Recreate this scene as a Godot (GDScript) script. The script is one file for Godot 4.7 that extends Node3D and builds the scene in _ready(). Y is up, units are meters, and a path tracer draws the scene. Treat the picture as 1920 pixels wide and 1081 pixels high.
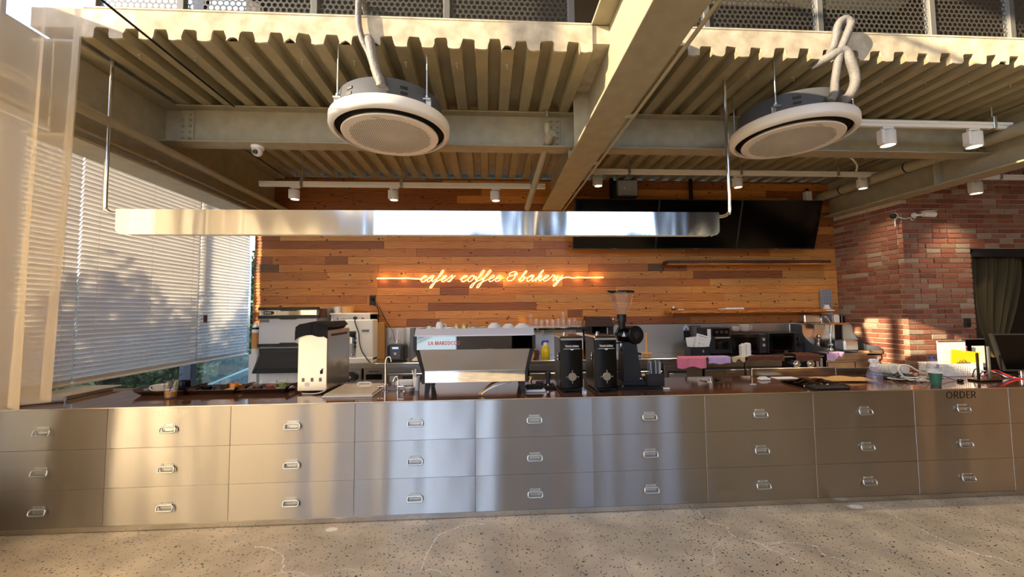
extends Node3D
# A cafe counter under a steel mezzanine, seen from the guests' side.

class MB:
	# collects triangles; xf moves what is added next
	var v := PackedVector3Array()
	var n := PackedVector3Array()
	var t := PackedVector2Array()
	var xf := Transform3D.IDENTITY
	var uvs := 1.0
	var uvo := Vector2.ZERO

	func uv(p: Vector3, nn: Vector3) -> Vector2:
		var a := nn.abs()
		var r: Vector2
		if a.z >= a.x and a.z >= a.y:
			r = Vector2(p.x, -p.y)
		elif a.x >= a.y:
			r = Vector2(p.z, -p.y)
		else:
			r = Vector2(p.x, p.z)
		return r * uvs + uvo

	func tri(a: Vector3, b: Vector3, c: Vector3, na: Vector3, nb: Vector3, nc: Vector3) -> void:
		var g := (b - a).cross(c - a)
		var m := na + nb + nc
		if g.dot(m) > 0.0:
			var q := b
			b = c
			c = q
			q = nb
			nb = nc
			nc = q
		for k in 3:
			var p: Vector3 = [a, b, c][k]
			var w: Vector3 = [na, nb, nc][k]
			v.append(xf * p)
			n.append((xf.basis * w).normalized())
			t.append(uv(p, m))

	func flat(a: Vector3, b: Vector3, c: Vector3, out: Vector3) -> void:
		var g := (b - a).cross(c - a).normalized()
		if g.dot(out) < 0.0:
			g = -g
		tri(a, b, c, g, g, g)

	func quad(a: Vector3, b: Vector3, c: Vector3, d: Vector3, out: Vector3) -> void:
		flat(a, b, c, out)
		flat(a, c, d, out)

	func box(c: Vector3, s: Vector3, r := 0.0) -> MB:
		var h := s * 0.5
		r = minf(r, minf(h.x, minf(h.y, h.z)) * 0.9)
		var P := func(sg: Vector3, ax: int) -> Vector3:
			var p := Vector3.ZERO
			for k in 3:
				p[k] = sg[k] * (h[k] if k == ax else h[k] - r)
			return c + p
		for ax in 3:
			var b := (ax + 1) % 3
			var d := (ax + 2) % 3
			for s1 in [-1.0, 1.0]:
				var q: Array[Vector3] = []
				for w in [[-1, -1], [1, -1], [1, 1], [-1, 1]]:
					var sg := Vector3.ZERO
					sg[ax] = s1
					sg[b] = w[0]
					sg[d] = w[1]
					q.append(P.call(sg, ax))
				var o := Vector3.ZERO
				o[ax] = s1
				quad(q[0], q[1], q[2], q[3], o)
				if r > 0.0:
					for s2 in [-1.0, 1.0]:
						var e0 := Vector3.ZERO
						e0[ax] = s1
						e0[b] = s2
						e0[d] = -1
						var e1 := e0
						e1[d] = 1
						var eo := Vector3.ZERO
						eo[ax] = s1
						eo[b] = s2
						quad(P.call(e0, ax), P.call(e1, ax), P.call(e1, b), P.call(e0, b), eo)
		if r > 0.0:
			for x in [-1, 1]:
				for y in [-1, 1]:
					for z in [-1, 1]:
						var sg := Vector3(x, y, z)
						flat(P.call(sg, 0), P.call(sg, 1), P.call(sg, 2), sg)
		return self

	# box given by its corners
	func bb(a: Vector3, b: Vector3, r := 0.0) -> MB:
		return box((a + b) * 0.5, (b - a).abs(), r)

	func frame_of(d: Vector3) -> Basis:
		var y := d.normalized()
		var x := y.cross(Vector3.UP if absf(y.y) < 0.9 else Vector3.RIGHT).normalized()
		return Basis(x, y, x.cross(y))

	func cyl(a: Vector3, b: Vector3, r0: float, r1 := -1.0, seg := 16, caps := true) -> MB:
		if r1 < 0.0:
			r1 = r0
		var B := frame_of(b - a)
		var sl := (r0 - r1) / maxf((b - a).length(), 1e-5)
		for k in seg:
			var u0 := B * Vector3(cos(TAU * k / seg), 0, sin(TAU * k / seg))
			var u1 := B * Vector3(cos(TAU * (k + 1) / seg), 0, sin(TAU * (k + 1) / seg))
			var n0 := (u0 + B.y * sl).normalized()
			var n1 := (u1 + B.y * sl).normalized()
			tri(a + u0 * r0, a + u1 * r0, b + u1 * r1, n0, n1, n1)
			tri(a + u0 * r0, b + u1 * r1, b + u0 * r1, n0, n1, n0)
			if caps:
				if r0 > 0.0:
					flat(a, a + u0 * r0, a + u1 * r0, -B.y)
				if r1 > 0.0:
					flat(b, b + u0 * r1, b + u1 * r1, B.y)
		return self

	# profile of (radius, height) pairs turned about y at c; smooth unless hard
	func lathe(pr: Array, c := Vector3.ZERO, seg := 24, hard := false) -> MB:
		var m := pr.size()
		var nn: Array[Vector2] = []
		for i in m - 1:
			var d: Vector2 = pr[i + 1] - pr[i]
			nn.append(Vector2(d.y, -d.x).normalized())
		for i in m - 1:
			var a: Vector2 = pr[i]
			var b: Vector2 = pr[i + 1]
			if a.distance_to(b) < 1e-6:
				continue
			var na: Vector2 = nn[i]
			var nb: Vector2 = nn[i]
			if not hard:
				if i > 0 and nn[i - 1].dot(nn[i]) > 0.6:
					na = (nn[i - 1] + nn[i]).normalized()
				if i < m - 2 and nn[i + 1].dot(nn[i]) > 0.6:
					nb = (nn[i + 1] + nn[i]).normalized()
			for k in seg:
				var c0 := cos(TAU * k / seg)
				var s0 := sin(TAU * k / seg)
				var c1 := cos(TAU * (k + 1) / seg)
				var s1 := sin(TAU * (k + 1) / seg)
				var p00 := c + Vector3(a.x * c0, a.y, a.x * s0)
				var p01 := c + Vector3(a.x * c1, a.y, a.x * s1)
				var p10 := c + Vector3(b.x * c0, b.y, b.x * s0)
				var p11 := c + Vector3(b.x * c1, b.y, b.x * s1)
				var n00 := Vector3(na.x * c0, na.y, na.x * s0)
				var n01 := Vector3(na.x * c1, na.y, na.x * s1)
				var n10 := Vector3(nb.x * c0, nb.y, nb.x * s0)
				var n11 := Vector3(nb.x * c1, nb.y, nb.x * s1)
				if a.x > 1e-6:
					tri(p00, p01, p11, n00, n01, n11)
				if b.x > 1e-6:
					tri(p00, p11, p10, n00, n11, n10)
		return self

	# round bar along points
	func tube(pts: Array, r: float, seg := 8, r_end := -1.0) -> MB:
		var m := pts.size()
		var tn: Array[Vector3] = []
		for i in m:
			var d: Vector3 = pts[mini(i + 1, m - 1)] - pts[maxi(i - 1, 0)]
			tn.append(d.normalized())
		var B := frame_of(tn[0])
		var rings := []
		for i in m:
			var x := (B.x - tn[i] * B.x.dot(tn[i])).normalized()
			B = Basis(x, tn[i], x.cross(tn[i]))
			var rr := r if r_end < 0.0 else lerpf(r, r_end, float(i) / (m - 1))
			var ring := []
			for k in seg:
				var u := B * Vector3(cos(TAU * k / seg), 0, sin(TAU * k / seg))
				ring.append([pts[i] + u * rr, u])
			rings.append(ring)
		for i in m - 1:
			for k in seg:
				var a = rings[i][k]
				var b = rings[i][(k + 1) % seg]
				var c = rings[i + 1][(k + 1) % seg]
				var d = rings[i + 1][k]
				tri(a[0], b[0], c[0], a[1], b[1], c[1])
				tri(a[0], c[0], d[0], a[1], c[1], d[1])
		for k in seg:
			flat(pts[0], rings[0][k][0], rings[0][(k + 1) % seg][0], -tn[0])
			flat(pts[m - 1], rings[m - 1][k][0], rings[m - 1][(k + 1) % seg][0], tn[m - 1])
		return self

	# outline in x, y given a thickness along z, from z0 to z1
	func prism(poly: PackedVector2Array, z0: float, z1: float) -> MB:
		var id := Geometry2D.triangulate_polygon(poly)
		for k in range(0, id.size(), 3):
			for z in [z0, z1]:
				var o := Vector3(0, 0, signf(z - (z0 + z1) * 0.5))
				flat(Vector3(poly[id[k]].x, poly[id[k]].y, z), Vector3(poly[id[k + 1]].x, poly[id[k + 1]].y, z), Vector3(poly[id[k + 2]].x, poly[id[k + 2]].y, z), o)
		var cw := Geometry2D.is_polygon_clockwise(poly)
		for k in poly.size():
			var a := poly[k]
			var b := poly[(k + 1) % poly.size()]
			var d := (b - a).normalized()
			var o := Vector3(-d.y, d.x, 0) if cw else Vector3(d.y, -d.x, 0)
			quad(Vector3(a.x, a.y, z0), Vector3(b.x, b.y, z0), Vector3(b.x, b.y, z1), Vector3(a.x, a.y, z1), o)
		return self

	func ball(c: Vector3, r: float, seg := 12, sq := Vector3.ONE) -> MB:
		var rows := seg / 2
		for i in rows:
			for k in seg:
				var q := []
				for w in [[i, k], [i, k + 1], [i + 1, k + 1], [i + 1, k]]:
					var th: float = PI * w[0] / rows
					var ph: float = TAU * w[1] / seg
					q.append(Vector3(sin(th) * cos(ph), cos(th), sin(th) * sin(ph)))
				if i < rows - 1:
					tri(c + q[0] * r * sq, c + q[2] * r * sq, c + q[3] * r * sq, q[0], q[2], q[3])
				if i > 0:
					tri(c + q[0] * r * sq, c + q[1] * r * sq, c + q[2] * r * sq, q[0], q[1], q[2])
		return self

	# a cloth: grid of points f(u, v), smooth, both sides drawn
	func sheet(f: Callable, nu: int, nv: int, thick := 0.0) -> MB:
		var P := []
		for j in nv + 1:
			var row := []
			for i in nu + 1:
				row.append(f.call(float(i) / nu, float(j) / nv))
			P.append(row)
		var N := []
		for j in nv + 1:
			var row := []
			for i in nu + 1:
				var du: Vector3 = P[j][mini(i + 1, nu)] - P[j][maxi(i - 1, 0)]
				var dv: Vector3 = P[mini(j + 1, nv)][i] - P[maxi(j - 1, 0)][i]
				row.append(du.cross(dv).normalized())
			N.append(row)
		for sd in ([1.0] if thick == 0.0 else [1.0, -1.0]):
			for j in nv:
				for i in nu:
					var q := []
					var w := []
					for o in [[0, 0], [1, 0], [1, 1], [0, 1]]:
						var nn: Vector3 = N[j + o[1]][i + o[0]]
						q.append(P[j + o[1]][i + o[0]] + nn * sd * thick * 0.5)
						w.append(nn * sd)
					tri(q[0], q[1], q[2], w[0], w[1], w[2])
					tri(q[0], q[2], q[3], w[0], w[2], w[3])
		if thick > 0.0:
			var rim := []
			for i in nu:
				rim.append([0, i, 0, i + 1])
				rim.append([nv, i, nv, i + 1])
			for j in nv:
				rim.append([j, 0, j + 1, 0])
				rim.append([j, nu, j + 1, nu])
			var mid: Vector3 = P[nv / 2][nu / 2]
			for e in rim:
				var a: Vector3 = P[e[0]][e[1]]
				var b: Vector3 = P[e[2]][e[3]]
				var na: Vector3 = N[e[0]][e[1]] * thick * 0.5
				var nb: Vector3 = N[e[2]][e[3]] * thick * 0.5
				quad(a + na, b + nb, b - nb, a - na, a - mid)
		return self

	func mesh() -> ArrayMesh:
		var a := []
		a.resize(Mesh.ARRAY_MAX)
		a[Mesh.ARRAY_VERTEX] = v
		a[Mesh.ARRAY_NORMAL] = n
		a[Mesh.ARRAY_TEX_UV] = t
		var m := ArrayMesh.new()
		m.add_surface_from_arrays(Mesh.PRIMITIVE_TRIANGLES, a)
		return m


var M := {}
var rng := RandomNumberGenerator.new()


func at(x: float, y: float, z: float, turn := 0.0) -> Transform3D:
	return Transform3D(Basis(Vector3.UP, turn), Vector3(x, y, z))


func mat(nm: String, c: Color, rough: float, metal := 0.0, more := {}) -> StandardMaterial3D:
	var m := StandardMaterial3D.new()
	m.resource_name = nm
	m.albedo_color = c
	m.roughness = rough
	m.metallic = metal
	for k in more:
		m.set(k, more[k])
	M[nm] = m
	return m


func glass(nm: String, c: Color, a: float) -> StandardMaterial3D:
	c.a = a
	return mat(nm, c, 0.02, 0.0, {"transparency": BaseMaterial3D.TRANSPARENCY_ALPHA})


func noise_tex(freq: float, size := 512, normal := false, bump := 4.0, lo := Color.BLACK, hi := Color.WHITE, kind := FastNoiseLite.TYPE_SIMPLEX_SMOOTH, oct := 4, sd := 1) -> NoiseTexture2D:
	var f := FastNoiseLite.new()
	f.noise_type = kind
	f.frequency = freq
	f.fractal_octaves = oct
	f.seed = sd
	var t := NoiseTexture2D.new()
	t.width = size
	t.height = size
	t.seamless = true
	t.noise = f
	t.as_normal_map = normal
	t.bump_strength = bump
	if not normal:
		var g := Gradient.new()
		g.set_color(0, lo)
		g.set_color(1, hi)
		t.color_ramp = g
	return t


func tag(o: Node3D, label: String, cat: String, group := "", kind := "") -> Node3D:
	if label:
		o.set_meta("label", label)
	if cat:
		o.set_meta("category", cat)
	if group:
		o.set_meta("group", group)
	if kind:
		o.set_meta("kind", kind)
	return o


var used := {}


func numbered(nm: String) -> String:
	var k: int = used.get(nm, 0)
	used[nm] = k + 1
	return nm if k == 0 else "%s_%03d" % [nm, k]


func thing(nm: String, label: String, cat: String, x: float, y: float, z: float, group := "", turn := 0.0) -> Node3D:
	var o := Node3D.new()
	o.name = numbered(nm)
	add_child(o)
	o.transform = at(x, y, z, turn)
	return tag(o, label, cat, group)


func part(par: Node, nm: String, mb, m: Material, label := "") -> MeshInstance3D:
	var o := MeshInstance3D.new()
	o.name = nm
	o.mesh = mb.mesh() if mb is MB else mb
	o.material_override = m
	par.add_child(o, true)
	var c := 0
	for s in par.get_children():
		if str(s.name).begins_with(nm) and s != o:
			c += 1
	if str(o.name) != nm:
		o.name = "%s_%03d" % [nm, c]
	if label:
		o.set_meta("label", label)
	return o


func solo(nm: String, mb, m: Material, label: String, cat: String, x := 0.0, y := 0.0, z := 0.0, group := "", turn := 0.0) -> MeshInstance3D:
	var o := MeshInstance3D.new()
	o.name = numbered(nm)
	o.mesh = mb.mesh() if mb is MB else mb
	o.material_override = m
	add_child(o)
	o.transform = at(x, y, z, turn)
	tag(o, label, cat, group)
	return o


func struct(nm: String, mb, m: Material, label: String, cat: String) -> MeshInstance3D:
	var o := solo(nm, mb, m, label, cat)
	o.set_meta("kind", "structure")
	return o


func copy(o: Node3D, nm: String, label: String, x: float, y: float, z: float, turn := 0.0) -> Node3D:
	var c: Node3D = o.duplicate()
	c.name = numbered(nm)
	add_child(c)
	c.transform = at(x, y, z, turn)
	c.set_meta("label", label)
	return c


func text(par: Node, nm: String, s: String, width: float, height: float, pos: Vector3, m: Material, depth := 0.002, font := "Droid Sans", bold := false, italic := false) -> MeshInstance3D:
	var f := SystemFont.new()
	f.font_names = PackedStringArray([font])
	f.font_weight = 700 if bold else 400
	f.font_italic = italic
	var tm := TextMesh.new()
	tm.text = s
	tm.font = f
	tm.font_size = 32
	tm.pixel_size = 0.01
	tm.depth = 0.01
	tm.curve_step = 2.0
	var b := tm.get_aabb()
	var o := MeshInstance3D.new()
	o.name = nm
	o.mesh = tm
	o.material_override = m
	par.add_child(o, true)
	o.position = pos
	o.scale = Vector3(width / maxf(b.size.x, 0.01), height / maxf(b.size.y, 0.01), depth / 0.01)
	var off := b.get_center()
	o.position = pos - Vector3(off.x * o.scale.x, off.y * o.scale.y, 0)
	return o


func smooth(pts: Array, per := 6, closed := false) -> Array:
	var out := []
	var m := pts.size()
	for i in (m if closed else m - 1):
		var p0 = pts[(i - 1 + m) % m] if closed else pts[maxi(i - 1, 0)]
		var p1 = pts[i]
		var p2 = pts[(i + 1) % m]
		var p3 = pts[(i + 2) % m] if closed else pts[mini(i + 2, m - 1)]
		for k in per:
			var u := float(k) / per
			out.append(0.5 * (2.0 * p1 + (p2 - p0) * u + (2.0 * p0 - 5.0 * p1 + 4.0 * p2 - p3) * u * u + (3.0 * p1 - p0 - 3.0 * p2 + p3) * u * u * u))
	if not closed:
		out.append(pts[m - 1])
	else:
		out.append(out[0])
	return out


func spot(o: Node3D, pos: Vector3, c: Color, energy: float, ang: float, size := 0.03) -> void:
	var l := SpotLight3D.new()
	l.name = "lamp"
	l.light_color = c
	l.light_energy = energy
	l.spot_angle = ang
	l.spot_angle_attenuation = 0.8
	l.spot_range = 20.0
	l.spot_attenuation = 2.0
	l.light_size = size
	l.shadow_enabled = true
	o.add_child(l, true)
	l.transform = Transform3D(Basis(Vector3.RIGHT, -PI / 2), pos)


func omni(o: Node3D, pos: Vector3, c: Color, energy: float, size := 0.03) -> void:
	var l := OmniLight3D.new()
	l.name = "lamp"
	l.light_color = c
	l.light_energy = energy
	l.omni_range = 20.0
	l.omni_attenuation = 2.0
	l.light_size = size
	l.shadow_enabled = true
	o.add_child(l, true)
	l.position = pos


func _ready() -> void:
	rng.seed = 7
	var cam := Camera3D.new()
	cam.name = "camera"
	add_child(cam)
	cam.fov = 71.97
	cam.near = 0.05
	cam.far = 200.0
	cam.position = Vector3(0, 1.6, 0)
	cam.rotation = Vector3(0.057, -0.0595, -0.0094)
	cam.current = true
	var we := WorldEnvironment.new()
	we.name = "world"
	var env := Environment.new()
	env.background_mode = Environment.BG_SKY
	env.sky = Sky.new()
	var sk := ProceduralSkyMaterial.new()
	sk.sky_top_color = Color(0.55, 0.69, 0.90)
	sk.sky_horizon_color = Color(0.86, 0.92, 0.98)
	sk.ground_horizon_color = Color(0.7, 0.72, 0.72)
	sk.ground_bottom_color = Color(0.4, 0.4, 0.38)
	sk.sky_curve = 0.15
	sk.sky_energy_multiplier = 1.0
	sk.sun_angle_max = 4.0
	env.sky.sky_material = sk
	env.background_energy_multiplier = 3.3
	env.tonemap_mode = Environment.TONE_MAPPER_LINEAR
	env.tonemap_exposure = 2.9
	env.sdfgi_enabled = true
	env.ssao_enabled = true
	env.ssil_enabled = true
	we.environment = env
	add_child(we)
	var sun := DirectionalLight3D.new()
	sun.name = "sun"
	sun.light_color = Color(1.0, 0.90, 0.74)
	sun.light_energy = 3.0
	sun.light_angular_distance = 0.6
	sun.shadow_enabled = true
	sun.sky_mode = DirectionalLight3D.SKY_MODE_LIGHT_ONLY
	add_child(sun)
	sun.look_at_from_position(Vector3.ZERO, Vector3(1.0, -0.36, -0.42), Vector3.UP)
	materials()
	room()
	ceiling_works()
	front_counter()
	counter_left()
	counter_middle()
	counter_right()
	back_counter()
	back_right()
	outdoors()


func wood_image(sd: int, size_u := 1024, size_v := 256) -> ImageTexture:
	var r := RandomNumberGenerator.new()
	r.seed = sd
	var f := FastNoiseLite.new()
	f.seed = sd
	f.frequency = 0.006
	f.fractal_octaves = 3
	var g := FastNoiseLite.new()
	g.seed = sd + 5
	g.frequency = 0.05
	var knots := []
	for k in 26:
		knots.append(Vector3(r.randf() * size_u, r.randf() * size_v, r.randf_range(2.2, 6.5)))
	var im := Image.create(size_u, size_v, false, Image.FORMAT_RGB8)
	for y in size_v:
		for x in size_u:
			var w := y + f.get_noise_2d(x * 0.35, y * 1.5) * 16.0
			var dk := 0.0
			for k in knots:
				var dx: float = (x - k.x) * 0.75
				var dy: float = y - k.y
				if absf(dx) > 26.0 or absf(dy) > 22.0:
					continue
				var d := sqrt(dx * dx + dy * dy)
				w += 9.0 * exp(-d / 8.0) * signf(dy)
				dk = maxf(dk, clampf(1.4 - d / k.z, 0.0, 1.0))
			var ring := 0.5 + 0.5 * sin(w * 0.55)
			ring = pow(ring, 2.0) * (0.55 + 0.45 * f.get_noise_2d(x * 0.2 + 500.0, y * 2.0))
			var fine := g.get_noise_2d(x * 0.12, y * 5.0)
			var b := 1.0 - 0.30 * ring + 0.16 * fine
			b *= 1.0 - 0.78 * dk
			im.set_pixel(x, y, Color(clampf(b, 0, 1), clampf(b * (0.96 - 0.10 * ring), 0, 1), clampf(b * (0.92 - 0.2 * ring), 0, 1)))
	im.generate_mipmaps()
	return ImageTexture.create_from_image(im)


func floor_images() -> Array:
	var s := 1024
	var f := FastNoiseLite.new()
	f.seed = 3
	f.frequency = 0.004
	f.fractal_octaves = 4
	var im := Image.create(s, s, false, Image.FORMAT_RGB8)
	var ntx := f.get_seamless_image(s, s)
	for y in s:
		for x in s:
			var a := ntx.get_pixel(x, y).r - 0.5
			var b := 1.0 + a * 0.30 + rng.randf_range(-0.05, 0.05)
			im.set_pixel(x, y, Color(0.77 * b, 0.715 * b, 0.615 * b))
	for k in 5000:
		var x := rng.randi_range(4, s - 12)
		var y := rng.randi_range(4, s - 12)
		var w := rng.randi_range(1, 5)
		var h := rng.randi_range(1, 3)
		if rng.randf() < 0.05:
			w += 3
			h += 2
		var c := rng.randf_range(0.08, 0.28)
		var col := Color(c, c * 0.9, c * 0.76)
		if rng.randf() < 0.12:
			col = Color(0.80, 0.76, 0.66)
		im.fill_rect(Rect2i(x, y, w, h), col)
		im.fill_rect(Rect2i(x + 1, y - 1, maxi(1, w - 1), h), col)
	im.generate_mipmaps()
	var cr := Image.create(2048, 512, false, Image.FORMAT_RGBA8)
	cr.fill(Color(0.86, 0.83, 0.76, 0.0))
	# filled cracks, in metres on the floor (x from -4, z from -3.3)
	var paths := [
		[[-2.04, -2.68], [-1.95, -2.75], [-1.79, -2.94], [-1.62, -3.03]],
		[[-1.61, -2.93], [-1.54, -2.92], [-1.36, -2.8], [-1.3, -2.65]],
		[[-1.4, -2.5], [-1.36, -2.6], [-1.29, -2.63], [-1.19, -2.63], [-1.07, -2.58], [-0.9, -2.64], [-0.72, -2.6], [-0.46, -2.58], [-0.36, -2.59], [-0.29, -2.56], [-0.1, -2.48]],
		[[-0.43, -2.61], [-0.42, -2.72], [-0.4, -2.83], [-0.34, -3.0], [-0.19, -3.09], [-0.05, -3.11]],
		[[1.65, -3.16], [1.65, -3.0], [1.74, -2.94], [1.72, -2.81], [1.83, -2.71], [1.86, -2.66], [1.95, -2.5]],
		[[1.72, -2.81], [1.55, -2.72], [1.47, -2.63], [1.43, -2.55], [1.36, -2.51]],
		[[3.16, -3.15], [3.11, -2.96], [3.11, -2.74], [3.15, -2.52], [3.23, -2.44], [3.28, -2.3]],
		[[1.89, -2.69], [2.01, -2.7], [2.18, -2.66], [2.18, -2.55], [2.3, -2.44], [2.42, -2.2]],
		[[3.89, -3.03], [3.82, -2.93], [3.84, -2.85], [3.85, -2.7], [3.95, -2.5]],
		[[2.98, -3.16], [3.13, -3.11], [3.16, -3.06]]]
	for p in paths:
		var pts := []
		for q in p:
			pts.append(Vector2((q[0] + 4.0) / 10.0 * 2048.0, (q[1] + 3.3) / 2.5 * 512.0))
		var sm := smooth(pts, 30)
		var jit := Vector2.ZERO
		var wd := rng.randf_range(0.7, 1.3)
		for q in sm:
			jit = jit * 0.85 + Vector2(rng.randf_range(-0.9, 0.9), rng.randf_range(-0.9, 0.9))
			var c: Vector2 = q + jit
			var w := maxi(1, roundi(wd * rng.randf_range(0.6, 1.7)))
			cr.fill_rect(Rect2i(int(c.x), int(c.y), w, w), Color(1.0, 0.98, 0.92, rng.randf_range(0.6, 1.0)))
	for b in [[-1.168, -3.11, 9, 6], [2.947, -3.13, 12, 7]]:
		var c := Vector2((b[0] + 4.0) / 10.0 * 2048.0, (b[1] + 3.3) / 2.5 * 512.0)
		for y in range(-8, 9):
			for x in range(-14, 15):
				if pow(float(x) / b[2], 2) + pow(float(y) / b[3], 2) < 1.0 + 0.25 * sin(x * 1.3 + y):
					cr.set_pixel(int(c.x) + x, int(c.y) + y, Color(1.0, 0.98, 0.92, 0.9))
	cr.generate_mipmaps()
	return [ImageTexture.create_from_image(im), ImageTexture.create_from_image(cr)]


func materials() -> void:
	var grain := noise_tex(0.02, 512, false, 1.0, Color(0.90, 0.90, 0.90), Color.WHITE)
	var brush := Image.create(512, 512, false, Image.FORMAT_L8)
	for y in 512:
		var b := rng.randf()
		for x in 512:
			b = clampf(b + rng.randf_range(-0.12, 0.12), 0.0, 1.0)
			brush.set_pixel(x, y, Color(b, b, b))
	var brush_t := ImageTexture.create_from_image(brush)
	var fine_n := noise_tex(0.06, 512, true, 3.0)
	var wave_n := noise_tex(0.008, 512, true, 10.0, Color.BLACK, Color.WHITE, FastNoiseLite.TYPE_SIMPLEX_SMOOTH, 2)
	var tri := {"uv1_triplanar": true, "uv1_world_triplanar": true}
	var w_grain := noise_tex(0.01, 256, false, 1.0, Color(0.85, 0.85, 0.85), Color.WHITE)
	# steel, paint, concrete
	mat("brushed_steel", Color(0.72, 0.71, 0.69), 0.33, 1.0, {"anisotropy_enabled": true, "anisotropy": -0.98, "normal_enabled": true, "normal_texture": wave_n, "normal_scale": 0.40, "uv1_scale": Vector3(0.45, 0.06, 1)})
	mat("counter_reflected_brown", Color(0.55, 0.37, 0.27), 0.08, 0.55, {"albedo_texture": w_grain})  # polished steel; the brown puts the timber wall's reflection into the colour
	mat("steel_top", Color(0.66, 0.63, 0.60), 0.09, 1.0)
	mat("satin_steel", Color(0.76, 0.74, 0.71), 0.24, 1.0, {"normal_enabled": true, "normal_texture": wave_n, "normal_scale": 0.12, "uv1_scale": Vector3(0.7, 0.7, 1)})
	mat("mirror_steel", Color(0.84, 0.84, 0.84), 0.03, 1.0)
	mat("chrome", Color(0.90, 0.90, 0.90), 0.08, 1.0)
	mat("fixture_steel", Color(0.74, 0.74, 0.735), 0.10, 1.0, {"normal_enabled": true, "normal_texture": wave_n, "normal_scale": 0.16, "uv1_scale": Vector3(0.8, 0.15, 1)})
	mat("rail_silver", Color(0.84, 0.84, 0.87), 0.38, 0.35)
	mat("splash_steel", Color(0.82, 0.79, 0.74), 0.42, 1.0)
	mat("zinc", Color(0.82, 0.83, 0.82), 0.32, 1.0)
	mat("beam_paint", Color(0.64, 0.61, 0.515), 0.55, 0.0, {"albedo_texture": grain, "uv1_triplanar": true, "uv1_world_triplanar": true, "uv1_scale": Vector3(0.6, 0.6, 0.6)})
	mat("deck_paint", Color(0.62, 0.58, 0.46), 0.5, 0.0, {"albedo_texture": grain, "uv1_triplanar": true, "uv1_world_triplanar": true, "uv1_scale": Vector3(0.4, 0.4, 0.4)})
	mat("concrete_edge", Color(0.80, 0.755, 0.67), 0.85, 0.0, {"albedo_texture": noise_tex(0.012, 512, false, 1.0, Color(0.78, 0.77, 0.74), Color.WHITE), "uv1_triplanar": true, "uv1_world_triplanar": true, "uv1_scale": Vector3(1, 1, 1), "heightmap_enabled": true, "heightmap_texture": noise_tex(0.03, 512), "heightmap_scale": 0.12})
	mat("band_plaster", Color(0.50, 0.44, 0.38), 0.9)
	mat("plaster", Color(0.70, 0.66, 0.60), 0.9)
	mat("brown_wall", Color(0.30, 0.22, 0.16), 0.85)
	mat("dark_wall", Color(0.30, 0.27, 0.24), 0.9)
	mat("roof_paint", Color(0.84, 0.82, 0.78), 0.9)
	var fi := floor_images()
	mat("floor_concrete", Color(1.0, 0.985, 0.96), 0.42, 0.0, {"albedo_texture": fi[0], "uv1_scale": Vector3(1 / 2.1, 1 / 2.1, 1), "detail_enabled": true, "detail_albedo": fi[1], "detail_uv_layer": BaseMaterial3D.DETAIL_UV_2, "detail_blend_mode": BaseMaterial3D.BLEND_MODE_MIX, "roughness_texture": noise_tex(0.02, 512, false, 1.0, Color(0.6, 0.6, 0.6), Color.WHITE)})
	# timber
	var w1 := wood_image(11)
	var w2 := wood_image(29)
	var tones := [Color(0.84, 0.59, 0.31), Color(0.79, 0.53, 0.26), Color(0.71, 0.45, 0.22), Color(0.59, 0.36, 0.18), Color(0.80, 0.60, 0.35), Color(0.43, 0.31, 0.20)]
	for k in tones.size():
		mat("plank_%d" % k, tones[k], 0.5, 0.0, {"albedo_texture": w1 if k % 2 == 0 else w2})
	mat("board_wood", Color(0.92, 0.83, 0.69), 0.55, 0.0, {"albedo_texture": w2})
	mat("pale_board", Color(0.84, 0.78, 0.66), 0.6, 0.0, {"albedo_texture": w_grain})
	mat("pale_wood", Color(0.86, 0.66, 0.42), 0.6)
	mat("dark_wood", Color(0.30, 0.19, 0.12), 0.45, 0.0, {"albedo_texture": w1})
	# brick
	var bt := noise_tex(0.03, 512, false, 1.0, Color(0.66, 0.65, 0.64), Color(1, 1, 1))
	var bh := noise_tex(0.05, 512)
	var bc := [Color(0.66, 0.40, 0.31), Color(0.69, 0.43, 0.33), Color(0.61, 0.38, 0.31), Color(0.70, 0.49, 0.40), Color(0.66, 0.48, 0.39), Color(0.70, 0.55, 0.45), Color(0.56, 0.34, 0.27), Color(0.76, 0.67, 0.58)]
	for k in bc.size():
		mat("brick_%d" % k, bc[k], 0.9, 0.0, {"albedo_texture": bt, "uv1_triplanar": true, "uv1_world_triplanar": true, "uv1_scale": Vector3(3, 3, 3), "heightmap_enabled": true, "heightmap_texture": bh, "heightmap_scale": 0.12})
	mat("mortar", Color(0.79, 0.74, 0.67), 0.95, 0.0, {"albedo_texture": grain, "uv1_triplanar": true, "uv1_world_triplanar": true})
	# plain things
	mat("white_paint", Color(0.88, 0.87, 0.84), 0.4)
	mat("white_plastic", Color(0.90, 0.89, 0.87), 0.35)
	mat("grey_plastic", Color(0.62, 0.63, 0.64), 0.4)
	mat("ice_grey", Color(0.74, 0.75, 0.77), 0.35)
	mat("drum_grey", Color(0.30, 0.31, 0.33), 0.55)
	mat("hose_grey", Color(0.46, 0.45, 0.44), 0.6, 0.0, {"normal_enabled": true, "normal_texture": fine_n, "normal_scale": 0.6})
	mat("black_plastic", Color(0.17, 0.17, 0.175), 0.38, 0.0, {"metallic_specular": 0.35})
	mat("black_gloss", Color(0.02, 0.02, 0.025), 0.12)
	mat("emblem_silver", Color(0.62, 0.62, 0.60), 0.3, 0.9)
	mat("black_metal", Color(0.07, 0.07, 0.075), 0.38, 0.4)
	mat("grinder_black", Color(0.12, 0.12, 0.115), 0.33, 0.85)
	mat("screen", Color(0.008, 0.008, 0.010), 0.12, 0.0, {"metallic_specular": 0.25})
	mat("rubber", Color(0.03, 0.03, 0.03), 0.8)
	mat("ceramic", Color(0.90, 0.88, 0.84), 0.15)
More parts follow.
